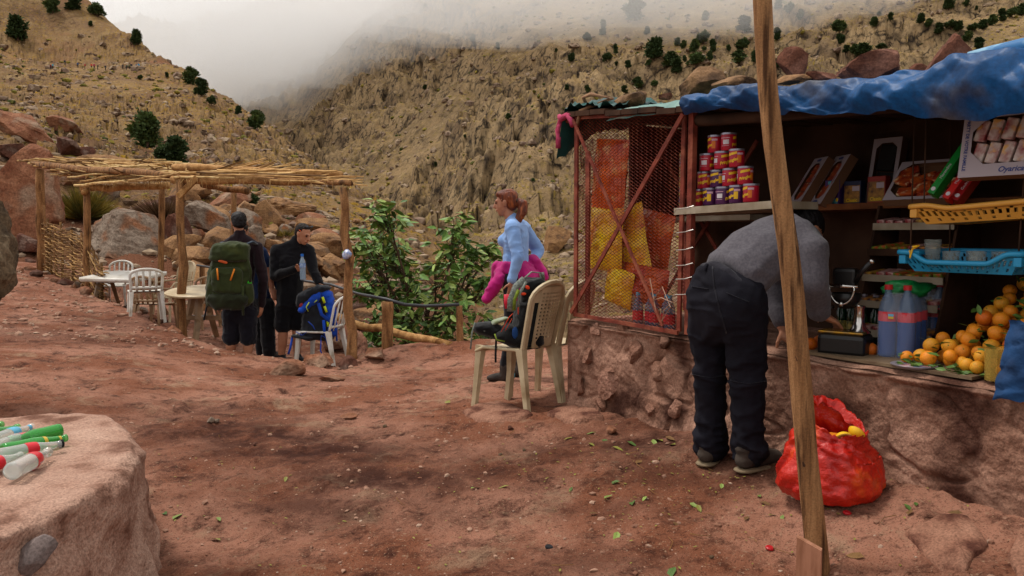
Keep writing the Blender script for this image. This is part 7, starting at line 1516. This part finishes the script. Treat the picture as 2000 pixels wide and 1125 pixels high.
ribbon('red_bottle', [p6(1001, 602, .06), p6(999, 590, .06), p6(999, 575, .06)], .030, mat('red_flask', '#c8243a', rough=.4), kp, 12)
cp = thing('camera_pouch', 'black rounded camera pouch with a grey green flap on the seat beside the black backpack', 'bag', p6(952, 668)); b = MB(); b.hull([(p6(940, 640, -.04), (.030, .06, .035)), (p6(962, 640, -.04), (.035, .07, .04)), (p6(985, 652, -.04), (.03, .07, .05))]); skinned(b, .008, 'pouch', M_BLKN, cp, .005, 14, 97, 3)
b = MB(); b.hull([(p6(975, 627, -.05), (.03, .05, .012)), (p6(992, 622, -.05), (.03, .05, .012)), (p6(970, 632, -.05), (.02, .05, .012))]); skinned(b, .007, 'flap', mat('flap_olive', '#6f7a4a', '#8f968a', scale=20, rough=.8), cp, it=2); ribbon('strap', [p6(934, 630, -.06), p6(928, 650, -.06), p6(925, 682, -.06)], .006, M_MESH, cp); ribbon('strap', [p6(975, 664, -.08), p6(974, 690, -.10), p6(974, 708, -.10)], .008, M_BLKN, cp)
b = MB(); b.ell(p6(953, 646, -.10), (.012, .004, .005)); b.build('emblem', M_MESH, cp, world=True)

# --- man bending over the counter
d7 = 3.5
vm = thing('person', 'man in grey sweater and dark trousers bending over the stall counter', 'person', V((.98, 3.58, gz(.98, 3.58))))
hipC = P(1408, 562, 3.46); hipL, hipR = P(1384, 580, 3.55), P(1446, 584, 3.40); gL, gR = gz(.915, 3.66), gz(1.06, 3.50)
anL, anR = V((P(1388, 880, 3.68).x, 3.68, gL + .10)), V((P(1464, 895, 3.50).x, 3.50, gR + .10)); knL, knR = P(1388, 728, 3.62), P(1458, 735, 3.46)
ch = P(1538, 480, 3.56); nk = P(1572, 470, 3.66); hd = P(1570, 456, 3.80); fwd = V((.80, .42, -.75)); fv = V((.75, .30, -.60))
shR, shL = P(1584, 490, 3.40), P(1545, 470, 3.80); elR, wrR = P(1588, 552, 3.36), P(1600, 612, 3.48); elL, wrL = P(1520, 560, 3.84), P(1528, 635, 3.72)
b = MB(); cap(b, hipC + V((.03, 0, -.02)), .08, ch, .10); cap(b, nk, .055, hd, .055); T_, B_ = add_head(b, hd, V((.75, .35, -.75)), 1.04, (.4, .2, 1)); limb(b, [shR, elR, wrR], [.05, .042, .030]); limb(b, [shL, elL, wrL], [.05, .042, .030]); add_hand(b, wrR, V((.75, .3, -.35)), V((0, .3, -1)), 1, .6, 1.08); add_hand(b, wrL, V((.3, -.2, -.5)), V((.4, 0, -1)), -1, .8, 1.08); limb(b, [hipL, knL, anL], [.085, .055, .04]); limb(b, [hipR, knR, anR], [.085, .055, .04]); skinned(b, .008, 'body', M_SKINT, vm, it=3); face_parts(T_, B_, vm, 1.04)
hb = MB(); hb.hull([E_(T_(0, -.026, .044), (.085, .102, .084), B_), E_(T_(0, -.06, -.015), (.073, .055, .05), B_)]); skinned(hb, .008, 'hair', M_HAIRB, vm, .004, 40, 9, 2)
M_GRY = fabric('grey_marl', '#565257', '#48444a', scale=90, detail=2, bump=.15, bscale=200)
ax = (ch - hipC).normalized(); side = V((.45, -.85, 0)); side = (side - ax * side.dot(ax)).normalized(); Bt = Matrix((side, ax.cross(side) * -1, ax)).transposed()
if Bt.determinant() < 0: Bt = Matrix((side, ax.cross(side), ax)).transposed()
b = MB(); b.hull([E_(hipC + ax * .06 + V((0, 0, .012)), (.172, .124, .045), Bt), E_(hipC.lerp(ch, .5) + V((0, 0, .045)), (.175, .135, .10), Bt)]); b.hull([E_(hipC.lerp(ch, .5) + V((0, 0, .045)), (.175, .135, .10), Bt), E_(ch + V((0, 0, .025)), (.19, .13, .10), Bt)]); b.hull([E_(ch + V((0, 0, .02)), (.18, .12, .09), Bt), (shR, .072), (shL, .075), (nk, .075)])
limb(b, [shR, elR, elR.lerp(wrR, .88)], [.078, .064, .050]); limb(b, [shL, elL, elL.lerp(wrL, .88)], [.078, .064, .050]); skinned(b, .0085, 'sweater', M_GRY, vm, .008, 5, 101, 6, (1, 1, 1.6))
M_TRS = fabric('slate_trousers', '#191820', '#121118', sheen=0.0, scale=6, bump=.3, bscale=110, c3='#25242c', s3=3, t3=(.5, .7))
b = MB(); b.hull([E_(hipC + V((-.01, 0, .0)), (.164, .118, .045), Bt), (hipL + V((.01, -.01, .015)), .110), (hipR + V((-.005, -.01, .015)), .110)]); b.hull([(hipL + V((.01, -.02, -.01)), .111), (hipR + V((-.01, -.02, -.01)), .111), (P(1386, 650, 3.60), .096)]); b.hull([(hipR + V((-.01, -.02, -.01)), .112), (P(1456, 650, 3.43), .098)])
limb(b, [P(1386, 650, 3.60), knL, P(1388, 800, 3.66), anL + V((0, 0, -.02))], [.090, .074, .069, .070]); limb(b, [P(1456, 650, 3.43), knR, P(1460, 810, 3.48), anR + V((0, 0, -.02))], [.092, .077, .072, .074])
def leg_folds(v): return .55 + 1.5 * np.exp(-((v[:, 2] - .14) / .10) ** 2) + .7 * np.exp(-((v[:, 2] - .48) / .07) ** 2)
skinned(b, .0085, 'trousers', M_TRS, vm, .011, 8, 107, 4, (1, 1, 1.7), leg_folds)
b = MB(); b.hull([E_(hipC + ax * .030 + V((-.008, 0, .0)), (.168, .122, .022), Bt), E_(hipC + ax * .005 + V((-.008, 0, .0)), (.169, .123, .018), Bt)]); skinned(b, .008, 'waistband', fabric('slate_dark', '#1e1c24'), vm, .003, 10, 3, 3)
vb = [o_ for o_ in vm.children if o_.name.startswith('trousers')][0]
from mathutils.bvhtree import BVHTree
def stuck(o, pts, w, name, m, par, off=.004, n=24):
    """a narrow strip laid on the surface along a drawn line"""
    A = WM[par.name]; bv = BVHTree.FromPolygons([A @ q.co for q in o.data.vertices], [tuple(p.vertices) for p in o.data.polygons]); out = []
    for i in range(n):
        t = i / (n - 1) * (len(pts) - 1); k_ = min(int(t), len(pts) - 2); x_ = pts[k_][0] + (pts[k_ + 1][0] - pts[k_][0]) * (t - k_); y_ = pts[k_][1] + (pts[k_ + 1][1] - pts[k_][1]) * (t - k_)
        h = bv.ray_cast(V((0, 0, CZ)), ray(x_, y_).normalized(), 9)
        if h[0] is not None: out.append(h[0] + h[1] * off)
    if len(out) > 2: ribbon(name, out, w, m, par, 5)
M_SEAM = fabric('seam', '#1a1820')
stuck(vb, [(1392, 516), (1396, 560), (1408, 610), (1420, 650)], .0028, 'seam', M_SEAM, vm); stuck(vb, [(1352, 560), (1385, 564)], .003, 'pocket_edge', M_SEAM, vm); stuck(vb, [(1420, 572), (1462, 590)], .003, 'pocket_edge', M_SEAM, vm)
stuck(vb, [(1352, 730), (1385, 738), (1418, 732)], .003, 'knee_seam', M_SEAM, vm); stuck(vb, [(1428, 742), (1460, 750), (1496, 744)], .003, 'knee_seam', M_SEAM, vm); stuck(vb, [(1384, 512), (1380, 522), (1378, 530)], .008, 'belt_loop', M_TRS, vm, .006)
M_SHOE = mat('suede_shoe', '#4a4038', '#3a322c', scale=12, rough=.9, bump=.4); M_SOLE = mat('shoe_sole', '#8f7c60', '#6f604c', scale=14, rough=.85)
for an, hl, tw in ((anL, V((.905, 3.66, gL)), V((1.02, 3.86, gL))), (anR, V((1.03, 3.47, gR)), V((1.235, 3.60, gR)))): b = MB(); shoe(b, hl + V((0, 0, .015)), tw + V((0, 0, .015)), .046, .042); cap(b, hl + V((.01, .01, .06)), .045, an, .048); o = skinned(b, .007, 'shoe', M_SHOE, vm, .002, 30, 3, 2); sole('sole', hl, tw, M_SOLE, o, .050)

# --- distant hikers on the trail
HK = [(99, 132, '#6a2430', 'hiker in a dark red jacket at the left end of the far trail'), (103, 130, '#4aa0b8', 'hiker in a pale blue jacket beside the dark red one on the far trail'), (127, 126, '#23303a', 'dark figure standing slightly above the others on the far trail'), (152, 128, '#2a4a78', 'hiker in blue alone on the far trail'), (166, 130, '#a82a34', 'hiker in bright red on the far trail'), (179, 130, '#c04438', 'first of three bunched hikers on the far trail, in orange red'), (184, 131, '#a03a50', 'middle of three bunched hikers on the far trail, in crimson'), (191, 132, '#2a2f2a', 'last of three bunched hikers on the far trail, in black'), (206, 134, '#22303c', 'hiker walking alone right of the bunch on the far trail'), (240, 132, '#4a4440', 'grey clad hiker leading the right hand group on the far trail'), (247, 132, '#3a5040', 'hiker in dark green in the right hand group'), (253, 131, '#6a6a40', 'hiker in olive in the right hand group'), (257, 132, '#23283a', 'navy clad hiker in the right hand group'), (266, 131, '#3a5a80', 'hiker in mid blue near the right end of the far trail'), (271, 130, '#2a90c0', 'hiker in vivid blue at the right end of the far trail')]
hkb = MB(); limb(hkb, [V((-.08, 0, .08)), V((-.09, 0, .5)), V((-.08, 0, .9))], [.07, .08, .10]); limb(hkb, [V((.10, .12, .08)), V((.09, .06, .5)), V((.08, 0, .9))], [.07, .08, .10]); hv = hkb.mesh('legs', M_STRAP)
hkt = MB(); hkt.hull([(V((0, 0, .95)), (.18, .13, .12)), (V((0, 0, 1.38)), (.22, .14, .10))]); limb(hkt, [V((-.22, 0, 1.38)), V((-.28, .05, 1.1)), V((-.24, .18, .92))], [.07, .06, .05]); limb(hkt, [V((.22, 0, 1.38)), V((.28, .0, 1.1)), V((.25, .1, .9))], [.07, .06, .05]); hkt.hull([(V((0, -.18, 1.05)), (.16, .10, .12)), (V((0, -.18, 1.40)), (.15, .09, .10))])
hkh = MB(); hkh.ell((0, 0, 1.62), (.10, .11, .13)); hhm = hkh.mesh('head', M_SKINT)
for i, (px, py, c, lab) in enumerate(HK):
    q = march(px, py + 4, hill_full, 120, 460); o = thing('person', lab, 'person', q - V((0, 0, .1)), i * 2.1, 'hikers on the far trail'); inst('legs', hv, o); inst('head', hhm, o); hkt.build('jacket', mat('hiker_%d' % i, c, rough=.8), o)

# ---------------------------------------------------------------- mud plinth with empty bottles, litter on the path
def on_z(px, py, z):
    d = ray(px, py); k = (z - CZ) / d.z; return V((0, 0, CZ)) + d * k
PZ = .27
outl = [on_z(*q, PZ) for q in [(-330, 835), (-150, 822), (0, 818), (70, 812), (150, 806), (195, 810), (228, 826), (246, 856), (246, 880), (222, 918), (165, 958), (100, 992), (30, 1022), (-60, 1060), (-250, 1130)]] + [V((-2.2, 1.6, PZ)), V((-2.9, 2.1, PZ)), V((-3.1, 3.0, PZ))]
def resample(poly, n):
    p = np.array([q[:2] for q in poly] + [poly[0][:2]]); d = np.r_[0, np.cumsum(np.hypot(*np.diff(p, axis=0).T))]; t = np.linspace(0, d[-1], n, endpoint=False)
    return np.c_[np.interp(t, d, p[:, 0]), np.interp(t, d, p[:, 1])]
o2 = resample(outl, 260)
for _ in range(3): o2 = (np.roll(o2, 1, 0) + o2 * 2 + np.roll(o2, -1, 0)) / 4
cen = o2.mean(0); tan = np.roll(o2, -1, 0) - np.roll(o2, 1, 0); nrm = np.c_[tan[:, 1], -tan[:, 0]]; nrm /= np.linalg.norm(nrm, axis=1, keepdims=True)
if ((o2 - cen) * nrm).sum() < 0: nrm = -nrm
rings = []
for k in [.02, .15, .3, .45, .58, .7, .8, .88, .94, .98]: q = cen + (o2 - cen) * k; rings.append(np.c_[q, np.full(len(q), PZ)])
for a in (.15, .35, .6, .85): q = o2 + nrm * .03 * math.sin(a * PI / 2); rings.append(np.c_[q, np.full(len(q), PZ - .035 * (1 - math.cos(a * PI / 2)))])
for i in range(34): u = i / 33; q = o2 + nrm * (.034 + .11 * u ** 1.4); rings.append(np.c_[q, np.full(len(q), PZ - .04 - .56 * u)])
RV = np.array(rings); x, y, z = RV[..., 0], RV[..., 1], RV[..., 2]
sidew = sstep(PZ - .01, PZ - .07, z); N3 = np.repeat(nrm[None], len(RV), 0)
cv, c1, c2 = cells((x + y * .6) * 4.2 + 40, z * 6 + .5 * fbm(x * 3, y * 3, 0, 2, 3), 703)
dd = sidew * (.050 * fbm(x * 3.4, y * 3.4, z * 3.4, 4, 701) + .040 * (sstep(0, .25, c2 - c1) * (.4 + .6 * cv) - .5) * (fbm(x * 2, y * 2, z * 2, 2, 707) > -.1)) + sidew * .018 * fbm(x * 14, y * 14, z * 14, 3, 709)
edge = np.exp(-((np.arange(len(RV))[:, None] - 10.5) / 2.2) ** 2); dd = dd + edge * .022 * fbm(x * 7, y * 7, 0, 3, 711)
RV[..., 0] += N3[..., 0] * dd; RV[..., 1] += N3[..., 1] * dd; RV[..., 2] += (1 - sidew) * (.010 * fbm(x * 4, y * 4, 0, 4, 713) + .004 * fbm(x * 18, y * 18, 0, 3, 715)) - edge * .02 * np.maximum(0, fbm(x * 5 + 3, y * 5, 0, 3, 717) - .1)
n = len(o2); m_ = len(RV); ii = np.arange(n * m_).reshape(m_, n); F = np.stack([ii[:-1], ii[1:], np.roll(ii[1:], -1, 1), np.roll(ii[:-1], -1, 1)], -1).reshape(-1, 4)
M_PLIN = mat('plinth_mud', '#b08f7d', '#94705f', scale=5, detail=9, rough=.95, bump=.9, bscale=40, bdist=.02, c3='#6a493b', s3=5, t3=(.57, .70), spec=.12, grit=0.42, gscale=120)
pl = thing('mud_plinth', 'rounded mud plastered stone plinth with empty bottles lying on top', 'plinth', V((cen[0], cen[1], -.2))); b = MB(); b.add(RV.reshape(-1, 3), [tuple(q) for q in F.tolist()]); b.build('mud_block', M_PLIN, pl, smooth=True, world=True)
M_STG = mat('stone_slate', '#786a66', '#5c4f4b', scale=8, rough=.9, bump=.5, bscale=30, grit=0.42, gscale=120)
BV = BVHTree.FromPolygons([V(q) for q in RV.reshape(-1, 3)], [tuple(q) for q in F.tolist()])
for i, (px, py, Y, w, h, m, rz) in enumerate([(72, 1075, 2.52, 66, 84, M_STG, .3)]):
    hh_ = BV.ray_cast(V((0, 0, CZ)), ray(px, py).normalized(), 9)
    if hh_[0] is None: continue
    Y = hh_[0].y; sc_ = hh_[1].to_track_quat('Y', 'Z').to_matrix().to_4x4()
    k = Y / FPX; v, f = rock_geo(760 + i, (w * k * .55, .045, h * k * .55), 12, 3, .08); b = MB(); b.add(v, f, 0, Matrix.Translation(hh_[0] - hh_[1] * .038) @ sc_ @ Matrix.Rotation(rz, 4, 'Y')); b.build('stone', m, pl, world=True)
# empty bottles
def glass_bottle(label, tip, base, kind, r=.026, lab=None, cap=None, text=None):
    a, c = on_z(*base, PZ + .012 + r), on_z(*tip, PZ + .016 + r * .6); d = (c - a); L_ = min(.27, max(.20, d.length)); d = d.normalized(); a = c - d * L_
    o = thing('glass_bottle', label, 'bottle', a, 0, 'empty bottles lying on the plinth'); Z = d; X = Z.cross(V((0, 0, 1))).normalized(); Y_ = Z.cross(X); M = Matrix((X, Y_, Z)).transposed().to_4x4(); M.translation = a; o.rotation_euler = M.to_euler(); WM[o.name] = M
    pr = [(0, .006), (r * .6, .002), (r * .95, .003), (r, .012), (r * .96, L_ * .30), (r, L_ * .46), (r * .96, L_ * .56), (r * .62, L_ * .74), (r * .46, L_ * .88), (r * .44, L_ * .955), (r * .56, L_ * .96), (r * .56, L_ * .995), (r * .40, L_)]
    b = MB(); b.lathe(pr, 20); b.build('glass', M_BGL if kind == 'green' else M_BCL, o, smooth=True)
    for (z0, z1, m) in (lab or []):
        f = lambda q: float(np.interp(q * L_, [p[1] for p in pr[1:]], [p[0] for p in pr[1:]])) * 1.03
        b = MB(); b.lathe([(f(z0 + (z1 - z0) * i / 5), (z0 + (z1 - z0) * i / 5) * L_) for i in range(6)], 20, 0, None, -PI * .62, PI * .62); b.build('label', m, o)
        if text and m is M_LAB:
            v, fc = text_geo(text, .014, shear=.2, bold=.0004); rr_ = f((z0 + z1) / 2) * 1.02; b = MB(); vv = []
            for x, y, *_ in v: ang = y / rr_ + (0.35); vv.append((rr_ * math.cos(ang), rr_ * math.sin(ang), (z0 + z1) / 2 * L_ + x * .5))
            b.add(vv, fc); b.build('lettering', M_WHT, o)
    if cap: b = MB(); b.lathe([(r * .60, L_ * .958), (r * .60, L_ * .998), (0, L_)], 12); b.build('lip', cap, o)
    return o
glass_bottle('green glass bottle farthest back with only its round end in view', (3, 829), (-60, 850), 'green')
glass_bottle('green bottle with a bare neck second from the back of the plinth', (36, 834), (-70, 862), 'green')
glass_bottle('clear bottle with two pale blue labels near the back of the plinth', (63, 833), (-40, 870), 'clear', .026, [(.42, .62, M_LABB), (.86, .94, M_LABB)])
glass_bottle('clear bottle with a faded red neck label beside the blue labelled one', (68, 845), (-36, 884), 'clear', .026, [(.60, .80, mat('label_faded', '#d86a70', rough=.5))])
glass_bottle('green bottle turned the other way with its base toward the middle of the plinth', (14, 864), (100, 844), 'green', .027)
glass_bottle('long green bottle with yellow neck bands reaching farthest across the plinth', (130, 855), (4, 880), 'green', .026, [(.60, .66, M_LABY), (.86, .90, M_LABY)])
glass_bottle('clear bottle with a red label and dark rim beside the long green one', (122, 866), (-10, 892), 'clear', .027, [(.42, .60, M_LAB)], M_STRAP, 'Coca-Cola')
glass_bottle('short clear bottle with a red label at the left picture edge', (42, 889), (-60, 922), 'clear', .026, [(.40, .56, M_LAB)])
glass_bottle('nearest and largest clear bottle with a red label on the plinth', (95, 882), (-12, 940), 'clear', .030, [(.46, .66, M_LAB)], None, 'Coca-Cola')
# flat stones set in the path
M_FLAG = mat('flag_stone', '#99705c', '#7d5544', scale=6, detail=8, rough=.95, bump=1.0, bscale=34, bdist=.02, c3='#55342a', s3=6, t3=(.54, .66), spec=.12, grit=0.42, gscale=120)
def flag(label, px_poly, seed, m=M_FLAG, lift=.016):
    pts = [gp(*q) for q in px_poly]; c = sum(pts, V()) / len(pts); b = MB(); rr_ = resample([(p.x - c.x, p.y - c.y) for p in pts], 40); v = []; f = []
    zz = ground_full(rr_[:, 0] + c.x, rr_[:, 1] + c.y) - c.z
    for k, (s, h) in enumerate([(1.08, -.03), (1.0, lift * .6), (.94, lift), (.7, lift + .004), (.4, lift + .005), (.02, lift + .004)]):
        q = rr_ * s; v += [(x, y, float(z_) * min(1, s) + h + .005 * float(fbm(np.array([x * 9]), np.array([y * 9]), seed, 3)[0])) for (x, y), z_ in zip(q, zz)]
    for k in range(5): f += [(k * 40 + i, k * 40 + (i + 1) % 40, (k + 1) * 40 + (i + 1) % 40, (k + 1) * 40 + i) for i in range(40)]
    b.add(v, f); o = b.build('flat_stone', m, smooth=True); o.location = c; return tag(o, label, 'stone')
flag('flat pinkish stone set in the dirt in front of the right end of the counter', [(1768, 1046), (1830, 1018), (1888, 1014), (1912, 1040), (1930, 1072), (1900, 1092), (1885, 1122), (1830, 1112)], 3)
flag('flat worn stone at the right picture edge on the ground', [(1968, 1090), (1990, 1052), (2040, 1040), (2090, 1080), (2060, 1140), (1990, 1140)], 4)
flag('low flat stone half buried in the path near the chair legs', [(905, 806), (960, 790), (1010, 800), (1040, 812), (1010, 826), (940, 826)], 5, lift=.022)
flag('thin flat stone half buried at the foot of the stall wall', [(1070, 812), (1120, 800), (1165, 806), (1180, 822), (1120, 834)], 6, lift=.03)
# fallen leaves, twigs, caps, loose stones
M_LFY = mat('leaf_yellow', '#8a8a38', '#6a6428', scale=20, rough=.6, rand=.2); M_LFD = mat('leaf_dry', '#7a5a34', '#5c4226', scale=20, rough=.8, rand=.2)
lg = [MB().add(LV, LFc).mesh('fallen_leaf', m) for m in (mat('leaf_fallen_green', '#7f8f45', '#5f7034', scale=20, rough=.6, rand=.25), M_LFY, M_LFD, mat('leaf_fallen_dark', '#4f6a2c', '#3a5020', scale=20, rough=.6))]; rl_ = random.Random(8)
LFS = [(1235, 992, 1.2), (1207, 1042, 1.3), (1314, 1025, 1.0), (1320, 1112, 1.6), (1690, 1092, 1.5), (1348, 986, .9), (1362, 992, .9), (1212, 948, 1.1), (1262, 974, .8), (1240, 908, .9), (1180, 977, .9), (1118, 955, .8), (995, 952, .9), (920, 960, 1.0), (1102, 862, .9), (1175, 862, 1), (1196, 876, 1), (1225, 866, 1), (1275, 864, .9), (1295, 865, 1.2), (1300, 858, 1), (1320, 872, 1), (1164, 848, .9), (1485, 985, 1.1), (1486, 978, .8), (338, 1018, 1.2), (326, 1012, .9), (430, 1060, 1.2), (425, 1015, .8), (560, 935, .7), (1765, 990, 1), (1790, 994, .8), (1775, 1012, 1.1), (1880, 1006, 1), (1410, 950, .8), (1152, 1010, .8), (1455, 1020, .9), (1585, 1010, 1), (1500, 1012, .8), (1530, 1012, .8), (880, 790, .9), (1150, 868, .8)]
def ground_n(x, y): e = .02; return V((-(gz(x + e, y) - gz(x - e, y)) / (2 * e), -(gz(x, y + e) - gz(x, y - e)) / (2 * e), 1)).normalized()
for i, (px, py, s) in enumerate(LFS):
    q = gp(px, py); a = rl_.uniform(0, 6.28); n_ = ground_n(q.x, q.y); x_ = V((math.cos(a), math.sin(a), 0)); x_ = (x_ - n_ * x_.dot(n_)).normalized(); M = Matrix((x_, n_.cross(x_), n_)).transposed().to_4x4(); M.translation = q + n_ * .008; sc = .058 * s * q.y / 3.4
    ci = rl_.choice((0, 1, 1, 3, 2)); o = inst('fallen_leaf', lg[ci], None, M @ Matrix.Rotation(rl_.uniform(-.3, .3), 4, 'X') @ Matrix.Scale(sc, 4)); tag(o, '%s leaf fallen on the dirt path in front of the stall' % ('pale green', 'yellowish', 'dry brown', 'dark green')[ci], 'leaf', 'leaves fallen on the path')
tw = MB()
for i in range(26):
    px, py = rl_.choice([(rl_.uniform(900, 1560), rl_.uniform(860, 1110)), (rl_.uniform(300, 1900), rl_.uniform(800, 1120))]); q = gp(px, py); a = rl_.uniform(0, 6.28); l = rl_.uniform(.03, .10); m1_ = q + V((math.cos(a), math.sin(a), 0)) * l * .5; m2_ = m1_ + V((math.cos(a + .6), math.sin(a + .6), 0)) * l * .5
    tw.tube([q + V((0, 0, .006)), V((m1_.x, m1_.y, gz(m1_.x, m1_.y) + .010)), V((m2_.x, m2_.y, gz(m2_.x, m2_.y) + .006))], [.0018, .0014, .0008], 4)
o = tw.build('twigs', M_CANE[1]); tag(o, kind='stuff')
cr_ = MB()
for i in range(260):
    px, py = (rl_.gauss(1300, 180), rl_.gauss(930, 60)) if i % 2 else (rl_.uniform(300, 1950), rl_.uniform(790, 1120)); 
    if not (0 < px < 2000 and 780 < py < 1125): continue
    q = gp(px, py); a = rl_.uniform(0, 6.28); cr_.add(LV, LFc, 0, leaf_mat(q + V((0, 0, .007)), V((math.cos(a), math.sin(a), .1)), rl_.uniform(.008, .022), 0))
o = cr_.build('leaf_crumbs', M_LFY); tag(o, kind='stuff')
for px, py, c, lab in [(1654, 1004, M_CAPR, 'red bottle cap on the dirt in front of the red sack'), (1503, 1076, M_CAPR, 'red bottle cap on the dirt left of the wooden stake'), (1072, 1072, M_STRAP, 'black bottle cap on the bare path in front of the stall')]:
    q = gp(px, py); b = MB(); b.lathe([(.015, 0), (.0155, .005), (.012, .008), (0, .008)], 16); o = b.build('crown_cork', c); o.location = q + V((0, 0, .002)); o.rotation_euler = (.15, .1, 0); tag(o, lab, 'bottle cap')
for i, (px, py, w, h, m, lab) in enumerate([(682, 813, 34, 14, M_RR, 'flat pale stone lying alone in the middle of the path'), (412, 822, 16, 16, M_RG, 'little upright pale stone on the left of the path'), (424, 826, 18, 8, M_RG, 'little flat stone touching the upright pale one'), (996, 838, 14, 10, M_RD, 'small red brick fragment in front of the chair legs'), (752, 832, 9, 8, M_RK, 'small dark stone right of the flat pale stone'), (1192, 838, 28, 14, M_RR, 'pinkish stone at the foot of the stall wall'), (1390, 1090, 9, 8, M_RK, 'dark pebble near the bottom of the picture'), (978, 888, 10, 6, M_RK, 'dark pebble in the middle of the path'), (498, 868, 10, 7, M_RD, 'dark red pebble in the damp patch of the path'), (1024, 880, 9, 6, M_RK, 'dark pebble left of the fallen leaves')]):
    q = gp(px, py + h * .4); k = q.y / FPX; v, f = rock_geo(860 + i, (w * k * .56, w * k * .45, h * k * .56), 10, 3, .1); b = MB(); b.add(v, f); o = b.build('loose_stone', m); o.location = q + V((0, 0, h * k * .3)); o.rotation_euler = (0, 0, i); tag(o, lab, 'stone')
